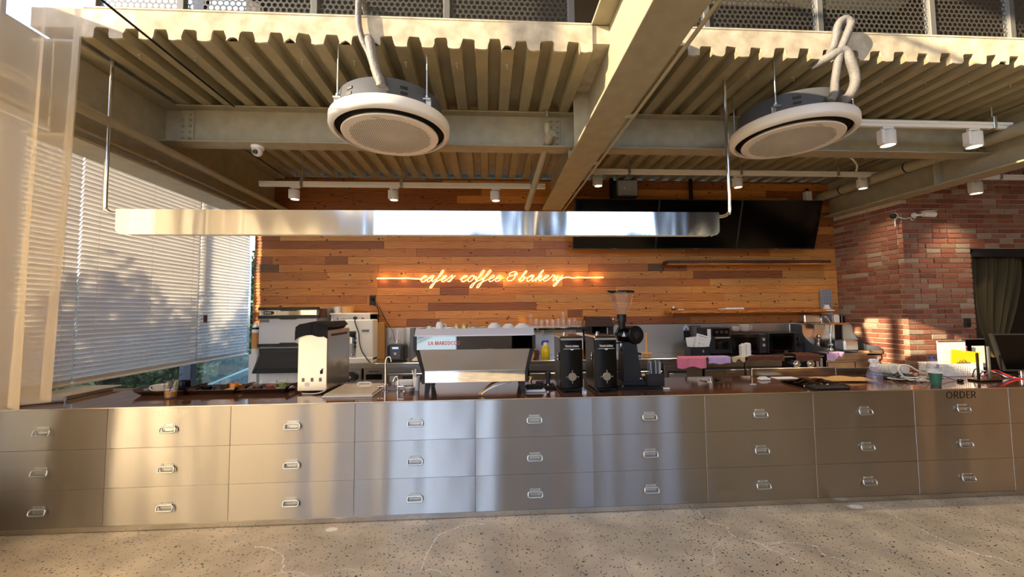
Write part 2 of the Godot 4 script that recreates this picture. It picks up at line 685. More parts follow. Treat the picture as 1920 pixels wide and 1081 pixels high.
	mat("ceramic_navy", Color(0.05, 0.06, 0.13), 0.15)
	mat("ceramic_amber", Color(0.85, 0.50, 0.10), 0.2)
	mat("ceramic_green", Color(0.62, 0.70, 0.52), 0.2)
	mat("ceramic_gold", Color(0.80, 0.66, 0.38), 0.3, 0.4)
	mat("tray_brown", Color(0.20, 0.13, 0.10), 0.4)
	mat("blind_slat", Color(0.82, 0.81, 0.79), 0.45, 0.0, {"backlight_enabled": true, "backlight": Color(0.14, 0.135, 0.13)})
	mat("blind_rail", Color(0.85, 0.80, 0.72), 0.5)
	mat("frame_dark", Color(0.10, 0.13, 0.18), 0.4)
	mat("perforated", Color(0.30, 0.30, 0.29), 0.45, 0.5)
	mat("post_grey", Color(0.42, 0.42, 0.41), 0.45, 0.4)
	mat("sheer", Color(0.84, 0.79, 0.70, 0.45), 0.9, 0.0, {"transparency": BaseMaterial3D.TRANSPARENCY_ALPHA, "backlight_enabled": true, "backlight": Color(0.95, 0.9, 0.8)})
	mat("added_cream_curtain", Color(0.84, 0.79, 0.70), 0.9, 0.0, {"backlight_enabled": true, "backlight": Color(0.95, 0.9, 0.8)})
	mat("velvet", Color(0.30, 0.26, 0.17), 0.9, 0.0, {"rim_enabled": true, "rim": 0.9, "rim_tint": 0.6})
	mat("black_cloth", Color(0.07, 0.065, 0.07), 0.9)
	mat("pink_cloth", Color(0.92, 0.52, 0.60), 0.95, 0.0, {"normal_enabled": true, "normal_texture": fine_n, "uv1_triplanar": true, "uv1_scale": Vector3(8, 8, 8)})
	mat("lilac_cloth", Color(0.78, 0.66, 0.82), 0.95, 0.0, {"normal_enabled": true, "normal_texture": fine_n, "uv1_triplanar": true, "uv1_scale": Vector3(8, 8, 8)})
	mat("beige_cloth", Color(0.80, 0.74, 0.60), 0.95)
	mat("brown_cloth", Color(0.36, 0.20, 0.15), 0.9)
	mat("paper", Color(0.90, 0.89, 0.86), 0.8)
	mat("kraft_paper", Color(0.78, 0.60, 0.36), 0.75)
	mat("yellow_card", Color(0.95, 0.76, 0.08), 0.6)
	mat("green_cup", Color(0.20, 0.42, 0.33), 0.6)
	mat("red_print", Color(0.80, 0.10, 0.12), 0.4)
	mat("white_print", Color(0.85, 0.85, 0.83), 0.5)
	mat("black_print", Color(0.04, 0.035, 0.03), 0.6)
	mat("faint_print", Color(0.74, 0.72, 0.69), 0.36, 1.0)
	mat("grey_print", Color(0.45, 0.45, 0.45), 0.6)
	mat("blue_plastic", Color(0.15, 0.25, 0.62), 0.4)
	mat("orange_label", Color(0.85, 0.58, 0.30), 0.6)
	mat("tile_blue", Color(0.52, 0.54, 0.60), 0.3)
	mat("wire_white", Color(0.86, 0.84, 0.78), 0.5)
	mat("wire_red", Color(0.75, 0.16, 0.14), 0.5)
	mat("wire_blue", Color(0.12, 0.22, 0.55), 0.5)
	mat("wire_black", Color(0.03, 0.03, 0.03), 0.5)
	mat("brass", Color(0.80, 0.62, 0.30), 0.3, 1.0)
	mat("tea_dark", Color(0.25, 0.05, 0.02), 0.1)
	mat("tea_amber", Color(0.58, 0.26, 0.06), 0.1)
	mat("tea_green", Color(0.50, 0.55, 0.12), 0.2)
	mat("drink_gold", Color(0.72, 0.50, 0.20), 0.1)
	mat("coffee", Color(0.06, 0.035, 0.025), 0.2)
	mat("soap_yellow", Color(0.80, 0.70, 0.10), 0.15)
	mat("leaf", Color(0.20, 0.27, 0.11), 0.7, 0.0, {"vertex_color_use_as_albedo": true, "backlight_enabled": true, "backlight": Color(0.3, 0.3, 0.1)})
	mat("perforation_shade", Color(0.62, 0.61, 0.59), 0.6)
	mat("bark", Color(0.25, 0.19, 0.14), 0.9)
	mat("paving", Color(0.30, 0.33, 0.27), 0.9)
	mat("awning", Color(0.45, 0.62, 0.62), 0.7)
	glass("pane", Color(0.95, 0.98, 0.98), 0.012)
	glass("tinted", Color(0.85, 0.75, 0.68), 0.045)
	glass("clear", Color(0.98, 0.98, 0.98), 0.012)
	glass("bottle_clear", Color(0.66, 0.66, 0.80), 0.20)
	mat("lamp_white", Color(1, 1, 1), 0.5, 0.0, {"emission_enabled": true, "emission": Color(1.0, 0.93, 0.80), "emission_energy_multiplier": 2.5})
	mat("neon_warm", Color(1, 0.9, 0.7), 0.5, 0.0, {"emission_enabled": true, "emission": Color(1.0, 0.86, 0.58), "emission_energy_multiplier": 0.6})
	mat("display_white", Color(0.7, 0.8, 0.9), 0.4, 0.0, {"emission_enabled": true, "emission": Color(0.7, 0.85, 1.0), "emission_energy_multiplier": 0.25})


func corrugated(x0: float, x1: float, z0: float, z1: float, y: float, first: float) -> MB:
	# trapezoid deck seen from below; first = centre of one trough
	var b := MB.new()
	var pr := []
	var k := floori((x0 - first) / 0.198) - 1
	while first + k * 0.198 < x1 + 0.2:
		var c := first + k * 0.198
		for q in [[-0.053, 0.0], [-0.043, 0.073], [0.043, 0.073], [0.053, 0.0]]:
			pr.append(Vector2(c + q[0], y + q[1]))
		k += 1
	for i in pr.size() - 1:
		var a: Vector2 = pr[i]
		var c: Vector2 = pr[i + 1]
		if c.x <= x0 or a.x >= x1:
			continue
		var a2 := a
		var c2 := c
		if a.x < x0:
			a2 = a.lerp(c, (x0 - a.x) / (c.x - a.x))
		if c.x > x1:
			c2 = a.lerp(c, (x1 - a.x) / (c.x - a.x))
		b.quad(Vector3(a2.x, a2.y, z0), Vector3(c2.x, c2.y, z0), Vector3(c2.x, c2.y, z1), Vector3(a2.x, a2.y, z1), Vector3(0, -1, 0))
	return b


func slab_edge(x0: float, x1: float, first: float) -> MB:
	# broken concrete edge that follows the deck
	var b := MB.new()
	var top := 3.775
	var lo := []
	var k := floori((x0 - first) / 0.198) - 1
	while first + k * 0.198 < x1 + 0.2:
		var c := first + k * 0.198
		var j := func(): return rng.randf_range(-0.006, 0.006)
		var r := rng.randf()
		lo.append_array([Vector2(c - 0.056 + j.call(), 3.553), Vector2(c - 0.052 + j.call(), 3.575 + j.call()), Vector2(c - 0.045 + j.call(), 3.615), Vector2(c - 0.036, 3.626 + j.call()), Vector2(c + 0.036, 3.627 + j.call()), Vector2(c + 0.045 + j.call(), 3.615), Vector2(c + 0.052 + j.call(), 3.575 + j.call()), Vector2(c + 0.058 + j.call(), 3.552)])
		if r < 0.22:
			lo.append(Vector2(c + 0.075, 3.575 + j.call()))
			lo.append(Vector2(c + 0.1, 3.582 + j.call()))
			lo.append(Vector2(c + 0.125, 3.57 + j.call()))
		else:
			lo.append(Vector2(c + 0.085, 3.548 + j.call() * 0.5))
			lo.append(Vector2(c + 0.12, 3.55 + j.call() * 0.5))
		k += 1
	var P := PackedVector2Array()
	P.append(Vector2(x0, top))
	P.append(Vector2(x0, 3.56))
	for q in lo:
		if q.x > x0 + 0.004 and q.x < x1 - 0.004:
			P.append(q)
	P.append(Vector2(x1, 3.56))
	P.append(Vector2(x1, top))
	b.prism(P, -2.857, -2.872)
	# worn upper arris
	b.bb(Vector3(x0, 3.755, -2.852), Vector3(x1, 3.783, -2.92), 0.010)
	return b


func h_beam(b: MB, along_x: bool, c: float, lo: float, hi: float, w: float, tf: float, tw: float, y0: float, y1: float) -> MB:
	for q in [[y0, y0 + tf, w], [y1 - tf, y1, w], [y0 + tf, y1 - tf, tw]]:
		if along_x:
			b.bb(Vector3(lo, q[0], c - q[2] * 0.5), Vector3(hi, q[1], c + q[2] * 0.5), 0.003)
		else:
			b.bb(Vector3(c - q[2] * 0.5, q[0], lo), Vector3(c + q[2] * 0.5, q[1], hi), 0.003)
	return b


func bolts_plate(par: Node, p: Vector3, face: Vector3) -> void:
	var b := MB.new()
	var side := Vector3(1, 0, 0) if absf(face.z) > 0.5 else Vector3(0, 0, 1)
	var s := side.abs() * 0.13 + Vector3.UP * 0.30 + face.abs() * 0.012
	b.box(p, s, 0.002)
	var pl := part(par, "splice_plate", b, M.beam_paint)
	for i in 2:
		for k in 5:
			var q := p + side * (i - 0.5) * 0.066 + Vector3.UP * (k - 2) * 0.057 + face * 0.006
			var m := MB.new()
			m.cyl(q, q + face * 0.014, 0.015, 0.015, 6)
			m.cyl(q + face * 0.014, q + face * 0.022, 0.009, 0.008, 8)
			part(pl, "bolt", m, M.beam_paint)


func room() -> void:
	# ground floor
	var b := MB.new()
	b.xf = Transform3D.IDENTITY
	var fl := ArrayMesh.new()
	var a := []
	a.resize(Mesh.ARRAY_MAX)
	var c4 := [Vector3(-4.2, 0, 6.2), Vector3(8.4, 0, 6.2), Vector3(8.4, 0, -7.2), Vector3(-4.2, 0, -7.2)]
	var vv := PackedVector3Array()
	var nn := PackedVector3Array()
	var u1 := PackedVector2Array()
	var u2 := PackedVector2Array()
	for k in [0, 3, 2, 0, 2, 1]:
		vv.append(c4[k])
		nn.append(Vector3.UP)
		u1.append(Vector2(c4[k].x, c4[k].z))
		u2.append(Vector2((c4[k].x + 4.0) / 10.0, (c4[k].z + 3.3) / 2.5))
	a[Mesh.ARRAY_VERTEX] = vv
	a[Mesh.ARRAY_NORMAL] = nn
	a[Mesh.ARRAY_TEX_UV] = u1
	a[Mesh.ARRAY_TEX_UV2] = u2
	fl.add_surface_from_arrays(Mesh.PRIMITIVE_TRIANGLES, a)
	var fo := struct("floor", fl, M.floor_concrete, "worn speckled concrete floor with pale filled cracks in front of the counter", "floor")
	part(fo, "slab", MB.new().bb(Vector3(-4.2, -0.25, -7.2), Vector3(8.4, -0.004, 6.2)), M.plaster)

	# timber wall behind the bar, plank by plank
	var wb := struct("wall_back", MB.new().bb(Vector3(-3.3, 0, -6.0), Vector3(5.35, 3.56, -5.80)).bb(Vector3(-3.3, 0, -7.0), Vector3(-3.15, 3.56, -6.0)), M.dark_wood, "reclaimed timber plank wall behind the bar", "wall")
	var pitch := 0.1125
	for r in 20:
		var x := -3.3
		var y0 := 1.39 + r * pitch
		while x < 5.33:
			var L := rng.randf_range(0.7, 2.3)
			var tone := [0, 1, 2, 0, 1, 4, 2, 3, 0, 1][rng.randi() % 10] as int
			if rng.randf() < 0.12:
				L = rng.randf_range(0.22, 0.5)
				tone = 5 if rng.randf() < 0.22 else 3
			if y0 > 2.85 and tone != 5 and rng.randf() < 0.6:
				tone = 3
			var x1 := minf(x + L, 5.35)
			if 5.35 - x1 < 0.25:
				x1 = 5.35
			var m := MB.new()
			m.uvs = 1.0
			var dz := rng.randf_range(-0.003, 0.004)
			m.uvo = Vector2(rng.randf() * 2.0, rng.randf() * 0.5)
			m.bb(Vector3(x + 0.0012, y0 + 0.001, -5.802), Vector3(x1 - 0.0012, minf(y0 + pitch - 0.0015, 3.548), -5.78 + dz), 0.0015)
			for i in m.t.size():
				m.t[i] = Vector2(m.t[i].x * 0.5, m.t[i].y * 2.0)
			part(wb, "plank", m, M["plank_%d" % tone])
			x = x1

	# brick pier: return face and front face
	var wr := struct("wall_right", MB.new().bb(Vector3(5.362, 0, -5.95), Vector3(5.6, 2.998, -4.85)), M.mortar, "return face of the brick pier beside the timber wall", "wall")
	var we := struct("wall_right_front", MB.new().bb(Vector3(5.365, 0, -5.2), Vector3(6.28, 2.998, -4.794)).bb(Vector3(5.44, 2.99, -5.2), Vector3(6.28, 3.56, -4.794)).bb(Vector3(6.28, 2.36, -5.2), Vector3(8.0, 3.56, -4.794)), M.mortar, "brick wall facing the room around the curtained doorway", "wall")
	var rp := 0.0653
	var full := 0.20
	var shapes := {}
	for r in 43:
		var y := 0.735 + r * rp + 0.027
		if y > 3.5:
			break
		# front face, X from 5.35
		var x := 5.35 if y < 2.97 else 5.45
		var first := true
		while x < 8.0:
			var L := full if not first else (full if r % 2 == 0 else 0.095)
			if not first and rng.randf() < 0.15:
				L = 0.095
			first = false
			var end := 6.28 if y < 2.36 else 8.0
			if x >= end - 0.02:
				break
			L = minf(L, end - x)
			if end - (x + L + 0.009) < 0.05:
				L = end - x
			if L > 0.03 and x < 7.6:
				_brick(we, shapes, L, true, Vector3(x + L * 0.5, y, -4.815))
			x += L + 0.009
		# return face, z backwards from -4.78
		var z := -4.78
		if r % 2 == 0:
			z = -4.862
		else:
			z = -4.852
		while z > -5.78 and y < 2.97:
			var L := full
			if z == -4.852:
				L = 0.128
			elif rng.randf() < 0.12:
				L = 0.095
			L = minf(L, z + 5.79)
			if L > 0.03:
				_brick(wr, shapes, L, false, Vector3(5.385, y, z - L * 0.5))
			z -= L + 0.009
	# door and the dark room behind it
	var d1 := struct("door_1", MB.new().bb(Vector3(6.28, 0, -5.2), Vector3(6.33, 2.36, -4.80)).bb(Vector3(6.28, 2.30, -5.2), Vector3(8.0, 2.36, -4.80)).bb(Vector3(6.33, 2.255, -4.86), Vector3(8.0, 2.30, -4.80)), M.black_plastic, "dark framed doorway in the brick wall", "doorway")
	part(d1, "back_panel", MB.new().bb(Vector3(6.3, 0, -6.4), Vector3(8.0, 2.5, -6.3)), M.dark_wall)
	part(d1, "grey_board", MB.new().bb(Vector3(7.15, 1.30, -6.2), Vector3(7.9, 2.6, -6.15)), M.drum_grey)
	struct("wall_recess", MB.new().bb(Vector3(6.2, 0, -6.4), Vector3(6.3, 2.6, -5.2)).bb(Vector3(6.2, 2.5, -6.4), Vector3(8.0, 2.6, -5.2)), M.dark_wall, "dark walls of the recess behind the doorway", "wall")

	# outer walls
	struct("wall_far_right", MB.new().bb(Vector3(8.0, 0, -7.2), Vector3(8.2, 7.5, 6.0)), M.brown_wall, "far right wall of the hall", "wall")
	struct("wall_rear", MB.new().bb(Vector3(-4.2, 0, 5.6), Vector3(-3.7, 7.5, 5.8)).bb(Vector3(-3.7, 5.9, 5.6), Vector3(8.2, 7.5, 5.8)).bb(Vector3(0.7, 0, 5.6), Vector3(2.2, 5.9, 5.8)).bb(Vector3(5.3, 0, 5.6), Vector3(8.2, 5.9, 5.8)).bb(Vector3(-3.7, 0, 5.6), Vector3(-2.7, 3.3, 5.8)).bb(Vector3(-0.9, 0, 5.6), Vector3(8.2, 3.3, 5.8)).bb(Vector3(-3.7, 0, 5.6), Vector3(8.2, 0.1, 5.8)).bb(Vector3(-3.7, 3.1, 5.6), Vector3(8.2, 3.45, 5.8)), M.dark_wall, "rear wall behind the camera with tall openings", "wall")
	struct("wall_upper_back", MB.new().bb(Vector3(-4.2, 3.6, -7.2), Vector3(8.2, 7.5, -7.0)).bb(Vector3(-4.2, 3.28, -7.2), Vector3(-3.95, 7.5, -6.9)).bb(Vector3(-3.95, 0, -7.2), Vector3(-3.15, 0.25, -7.0)).bb(Vector3(-3.95, 3.2, -7.2), Vector3(-3.15, 3.6, -7.0)), M.dark_wall, "upper back wall of the mezzanine", "wall")
	struct("ceiling_upper", MB.new().bb(Vector3(-4.2, 7.4, -7.2), Vector3(8.2, 7.6, 6.0)), M.roof_paint, "high roof over hall and mezzanine", "ceiling")
	# glazed left wall
	struct("wall_left", MB.new().bb(Vector3(-4.15, 0, -7.0), Vector3(-3.93, 0.25, 6.0)).bb(Vector3(-4.15, 0.2, -3.5), Vector3(-3.93, 0.9, -3.17)).bb(Vector3(-4.15, 3.28, -7.0), Vector3(-3.93, 4.05, 6.0)).bb(Vector3(-4.15, 7.1, -7.0), Vector3(-3.93, 7.5, 6.0)), M.band_plaster, "left wall with a band between lower and upper glazing", "wall")
	var frames := [["window_1", 0.25, 3.28], ["window_2", 4.05, 7.1]]
	for fr in frames:
		var m := MB.new()
		m.bb(Vector3(-4.10, fr[1], -7.0), Vector3(-3.97, fr[1] + 0.05, 6.0), 0.004)
		m.bb(Vector3(-4.10, fr[2] - 0.05, -7.0), Vector3(-3.97, fr[2], 6.0), 0.004)
		var w := struct(fr[0], m, M.frame_dark, "lower window band behind the blinds" if fr[0] == "window_1" else "upper window band above the blinds", "window")
		for k in 6:
			var z := -5.62 + k * 2.3
			part(w, "mullion", MB.new().bb(Vector3(-4.10, fr[1], z - 0.055), Vector3(-3.95, fr[2], z + 0.055), 0.004), M.frame_dark)
		for k in 6:
			var z0: float = [-7.0, -5.62, -3.32, -1.02, 1.28, 3.58][k]
			var z1: float = [-5.62, -3.32, -1.02, 1.28, 3.58, 5.9][k]
			part(w, "pane", MB.new().bb(Vector3(-4.045, fr[1], z0), Vector3(-4.035, fr[2], z1)), M.pane)
	struct("window_4", MB.new().bb(Vector3(-4.05, 0.25, -7.12), Vector3(-3.15, 3.2, -7.11)), M.pane, "narrow corner pane behind the end of the timber wall", "window")
	# rear windows
	var rw := MB.new()
	for x in [-3.66, -2.3, -0.95, 0.66, 2.24, 3.7, 5.26]:
		rw.bb(Vector3(x - 0.04, 0.25, 5.62), Vector3(x + 0.04, 5.9, 5.74), 0.004)
	var w3 := struct("window_3", rw, M.frame_dark, "tall rear windows behind the camera", "window")
	part(w3, "pane", MB.new().bb(Vector3(-3.7, 0.1, 5.67), Vector3(0.7, 5.9, 5.68)), M.pane)
	part(w3, "pane", MB.new().bb(Vector3(2.2, 3.3, 5.67), Vector3(5.3, 5.9, 5.68)), M.pane)

	# mezzanine: deck sheets, slab, girders
	var ce := struct("ceiling", MB.new().bb(Vector3(-3.2, 3.628, -7.0), Vector3(8.0, 3.77, -2.872)), M.concrete_edge, "mezzanine slab over the bar on ribbed steel decking", "ceiling")
	part(ce, "deck_sheet", corrugated(-2.9, 0.80, -5.80, -2.860, 3.553, -2.714), M.deck_paint)
	part(ce, "deck_sheet", corrugated(1.10, 5.26, -5.80, -2.860, 3.553, 1.690), M.deck_paint)
	part(ce, "deck_sheet", corrugated(5.5, 8.0, -5.20, -2.860, 3.553, 1.690), M.deck_paint)
	part(ce, "slab_edge", slab_edge(-2.86, 0.80, -2.714), M.concrete_edge)
	part(ce, "slab_edge", slab_edge(1.08, 8.0, 1.690), M.concrete_edge)
	for q in [[-2.615, 8, -3.05], [1.789, 15, -3.1]]:
		for k in q[1]:
			var x: float = q[0] + k * 0.396 * (1.0 if k < 99 else 1.0)
			if (x > 0.62 and x < 1.2) or x > 5.2:
				continue
			var m := MB.new()
			m.cyl(Vector3(x, 3.552, q[2]), Vector3(x, 3.544, q[2]), 0.016, 0.012, 10)
			m.cyl(Vector3(x, 3.546, q[2]), Vector3(x + 0.004, 3.515, q[2]), 0.004, 0.004, 6)
			part(ce, "anchor_bolt", m, M.beam_paint)

	var cb := struct("steel_beam", h_beam(MB.new(), false, 0.945, -5.8, 5.6, 0.29, 0.022, 0.014, 3.09, 3.80), M.beam_paint, "large beige steel girder running from the back wall over the camera", "beam")
	for z in [-3.55]:
		part(cb, "stiffener", MB.new().bb(Vector3(0.80, 3.112, z - 0.006), Vector3(0.938, 3.778, z + 0.006), 0.002), M.beam_paint)
	var gl := struct("steel_beam", h_beam(MB.new(), false, -3.05, -6.9, -2.88, 0.30, 0.022, 0.014, 2.85, 3.55), M.beam_paint, "beige steel girder along the window side of the mezzanine", "beam")
	var gr := struct("steel_beam", h_beam(MB.new(), false, 5.295, -5.8, 5.6, 0.25, 0.02, 0.014, 3.0, 3.55), M.beam_paint, "beige steel girder along the brick side of the mezzanine", "beam")
	part(gr, "stiffener", MB.new().bb(Vector3(5.175, 3.02, -4.24), Vector3(5.288, 3.53, -4.228), 0.002), M.beam_paint)
	part(gr, "stiffener", MB.new().bb(Vector3(5.175, 3.02, -2.6), Vector3(5.288, 3.53, -2.588), 0.002), M.beam_paint)
	var xl := struct("steel_beam", h_beam(MB.new(), true, -3.85, -3.04, 0.93, 0.175, 0.012, 0.008, 3.20, 3.55), M.beam_paint, "beige cross beam left of the large girder, behind the left air conditioner", "beam")
	var xr := struct("steel_beam", h_beam(MB.new(), true, -3.85, 0.96, 5.39, 0.175, 0.012, 0.008, 3.20, 3.55), M.beam_paint, "beige cross beam right of the large girder, behind the right air conditioner", "beam")
	bolts_plate(xl, Vector3(0.665, 3.375, -3.84), Vector3(0, 0, 1))
	bolts_plate(xl, Vector3(-2.84, 3.375, -3.84), Vector3(0, 0, 1))
	bolts_plate(xr, Vector3(5.17, 3.375, -3.84), Vector3(0, 0, 1))
	for sx in [-1.0, 1.0]:
		part(cb, "end_plate", MB.new().bb(Vector3(0.945 + sx * 0.01, 3.112, -3.86), Vector3(0.945 + sx * 0.14, 3.778, -3.84), 0.002), M.beam_paint)

	railing()
	blinds()
	# sheer curtain on the window side, hanging beside the slab end
	var cu := MB.new()
	cu.sheet(func(u: float, w: float):
		var z := lerpf(2.2, -2.735, u)
		var y := lerpf(5.9, 1.075, w)
		var k := 0.55 + 0.45 * w
		var x := -2.72 + 0.07 * sin(u * TAU * 27.0 + 0.9 * sin(u * 37.0)) * k + 0.02 * sin(u * TAU * 5.3 + 1.0 + w * 1.5)
		if u > 0.94:
			x += 0.02 * sin(w * PI) * (u - 0.94) / 0.06
			z += -0.02 * sin(w * PI * 1.3)
		return Vector3(x, y, z), 420, 20)
	solo("sheer_curtain", cu, M.sheer, "cream sheer curtain hanging in folds at the left edge in front of the blinds", "curtain")
	var c2 := MB.new()  # added out of view; its sunlit cloth brightens the drawer reflections
	c2.sheet(func(u: float, w: float):
		var z := lerpf(2.6, -2.95, u)
		return Vector3(-3.55 + 0.07 * sin(u * TAU * 21.0 + 0.9 * sin(u * 33.0)), lerpf(3.9, 0.04, w), z), 320, 12)
	solo("added_cream_curtain", c2, M.added_cream_curtain, "long cream curtain added unseen left of the frame to brighten the drawer reflections", "curtain")
	solo("curtain_track", MB.new().bb(Vector3(-3.58, 3.9, -2.97), Vector3(-3.52, 3.93, 2.7), 0.004).bb(Vector3(-3.94, 3.905, -1.9), Vector3(-3.55, 3.925, -1.87)).bb(Vector3(-3.94, 3.905, 2.3), Vector3(-3.55, 3.925, 2.33)), M.white_paint, "white bracketed track of the added unseen cream curtain", "track")
	solo("curtain_track", MB.new().bb(Vector3(-2.75, 5.9, -2.75), Vector3(-2.69, 5.94, 2.3), 0.004).bb(Vector3(-2.73, 5.93, -2.8), Vector3(-2.71, 7.4, -2.78)).bb(Vector3(-2.73, 5.93, 2.2), Vector3(-2.71, 7.4, 2.22)), M.white_paint, "white track high above the cream sheer curtain", "track")


func _brick(par: Node, shapes: Dictionary, L: float, front: bool, p: Vector3) -> void:
	var va := rng.randi() % 3
	var key := "%d_%d_%d" % [roundi(L * 200.0), va, 1 if front else 0]
	if not shapes.has(key):
		var m := MB.new()
		var s := Vector3(L, 0.0545, 0.07) if front else Vector3(0.07, 0.0545, L)
		m.box(Vector3.ZERO, s, 0.0025 + 0.001 * va)
		var r := RandomNumberGenerator.new()
		r.seed = key.hash()
		var sh := {}
		for i in m.v.size():
			var kk := Vector3i(m.v[i] * 1000.0)
			if not sh.has(kk):
				sh[kk] = Vector3(r.randf_range(-1, 1), r.randf_range(-1, 1), r.randf_range(-1, 1)) * 0.0012
			m.v[i] += sh[kk]
		shapes[key] = m.mesh()
	var tone := [0, 1, 1, 2, 3, 3, 4, 5, 6, 0, 7, 4][rng.randi() % 12] as int
	var o := part2(par, "brick", shapes[key], M["brick_%d" % tone])
	var dp := rng.randf_range(-0.002, 0.004)
	o.position = p + (Vector3(0, 0, dp) if front else Vector3(-dp, 0, 0))


var counts := {}


func part2(par: Node, nm: String, mesh: Mesh, m: Material) -> MeshInstance3D:
	# quick numbering for large numbers of pieces
	var key := str(par.get_instance_id()) + nm
	var k: int = counts.get(key, 0)
	counts[key] = k + 1
	var o := MeshInstance3D.new()
	o.name = nm if k == 0 else "%s_%03d" % [nm, k]
	o.mesh = mesh
	o.material_override = m
	par.add_child(o)
	return o


func railing() -> void:
	var ra := thing("perforated_railing", "grey perforated metal railing along the mezzanine edge above the slab", "railing", 0, 0, 0)
	var posts := [-2.86, -2.253, -1.295, -0.306, 0.66, 1.22, 1.75, 2.703, 3.682, 4.394, 5.38, 6.36, 7.34]
	for x in posts:
		part(ra, "post", MB.new().bb(Vector3(x - 0.025, 3.77, -2.985), Vector3(x + 0.025, 4.80, -2.935), 0.003), M.post_grey)
	part(ra, "handrail", MB.new().bb(Vector3(-2.88, 4.79, -2.99), Vector3(0.80, 4.84, -2.93), 0.004), M.post_grey)
	part(ra, "handrail", MB.new().bb(Vector3(1.10, 4.79, -2.99), Vector3(8.0, 4.84, -2.93), 0.004), M.post_grey)
	var pw := 0.0435
	var ph := pw * 0.866
	var shared := {}
	for i in posts.size() - 1:
		if i == 4:
			continue
		var x0: float = posts[i] + 0.02
		var x1: float = posts[i + 1] - 0.02
		var cols := int((x1 - x0) / pw)
		if not shared.has(cols):
			var m := MB.new()
			var zz := 0.0
			for r in 27:
				for c in cols:
					var o := Vector3((c + 0.25 + 0.5 * (r % 2)) * pw + pw * 0.25, (r + 0.5) * ph, zz)
					for k in 12:
						var q := []
						for e in [k, k + 1]:
							var an: float = TAU * e / 12.0 + PI / 6.0
							# pointy-top hexagon round each hole
							var an2: float = an
							var rr: float = pw * 0.5 / cos(fposmod(an2 + PI / 6.0, PI / 3.0) - PI / 6.0)
							q.append(o + Vector3(cos(an2), sin(an2), 0) * rr)
							q.append(o + Vector3(cos(an2), sin(an2), 0) * 0.0162)
						m.quad(q[0], q[2], q[3], q[1], Vector3(0, 0, 1))
			shared[cols] = m.mesh()
		var o2 := part2(ra, "panel", shared[cols], M.perforated)
		o2.position = Vector3(x0 + ((x1 - x0) - (cols + 0.5) * pw) * 0.5, 3.78, -2.955)


func blinds() -> void:
	var slat := MB.new()
	var defs := [[-3.96, -5.51, "wide closed white venetian blind above the wooden board and trays", 1.06], [-5.53, -6.62, "half open white venetian blind beside the timber wall", 0.92], [-3.18, -3.95, "narrow white venetian blind behind the curtain edge over the wooden board", 1.12], [-2.18, -3.17, "white venetian blind behind the curtain, lengthened unseen to the floor to brighten the drawer reflections", 1.12]]
	for d in defs:
		var z0: float = d[0]
		var z1: float = d[1]
		var L := absf(z1 - z0)
		var low := 0.12 if z0 > -3.0 else 0.955  # the unseen blind is lengthened to the floor to brighten the drawer reflections
		var tall := 3.285 - low
		var o := thing("venetian_blind", d[2], "blind", -3.85, low, (z0 + z1) * 0.5, "white venetian blinds")
		part(o, "head_rail", MB.new().bb(Vector3(-0.03, tall - 0.06, -L * 0.5), Vector3(0.03, tall, L * 0.5), 0.004), M.blind_rail)
		part(o, "bottom_rail", MB.new().bb(Vector3(-0.025, 0.0, -L * 0.5), Vector3(0.025, 0.022, L * 0.5), 0.004), M.blind_rail)
		var m := MB.new()
		var seg := 4
		for k in seg:
			var a := (float(k) / seg - 0.5)
			var b := (float(k + 1) / seg - 0.5)
			var f := func(u: float, z: float): return Vector3(u * 0.05, 0.004 - 0.016 * u * u, z)
			var na := Vector3(a * 0.64, 1, 0).normalized()
			var nb := Vector3(b * 0.64, 1, 0).normalized()
			for s in [[1.0, 0.0006], [-1.0, -0.0006]]:
				var up: Vector3 = Vector3.UP * s[1]
				m.tri(f.call(a, -L * 0.5) + up, f.call(b, -L * 0.5) + up, f.call(b, L * 0.5) + up, na * s[0], nb * s[0], nb * s[0])
				m.tri(f.call(a, -L * 0.5) + up, f.call(b, L * 0.5) + up, f.call(a, L * 0.5) + up, na * s[0], nb * s[0], na * s[0])
		var ms := m.mesh()
		var n := roundi((tall - 0.1) / 0.0447)
		for k in n:
			var sl := part2(o, "slat", ms, M.blind_slat)
			sl.position = Vector3(0, 0.035 + k * 0.0447, 0)
			sl.rotation.z = d[3] + rng.randf_range(-0.03, 0.03)
		for z in [-L * 0.5 + 0.15, 0.0, L * 0.5 - 0.15]:
			part(o, "ladder_cord", MB.new().cyl(Vector3(0.026, 0.01, z), Vector3(0.026, tall - 0.05, z), 0.0012, 0.0012, 5).cyl(Vector3(-0.026, 0.01, z), Vector3(-0.026, tall - 0.05, z), 0.0012, 0.0012, 5), M.blind_rail)
		if z1 < -6.0:
			part(o, "pull_cord", MB.new().cyl(Vector3(0.04, 0.62, L * 0.5 - 0.06), Vector3(0.035, 2.28, L * 0.5 - 0.06), 0.002, 0.002, 5).cyl(Vector3(0.04, 0.62, L * 0.5 - 0.075), Vector3(0.035, 2.28, L * 0.5 - 0.075), 0.002, 0.002, 5), M.blind_rail)
			part(o, "cord_weight", MB.new().bb(Vector3(0.028, 0.53, L * 0.5 - 0.095), Vector3(0.052, 0.63, L * 0.5 - 0.045), 0.005), M.brown_cloth)


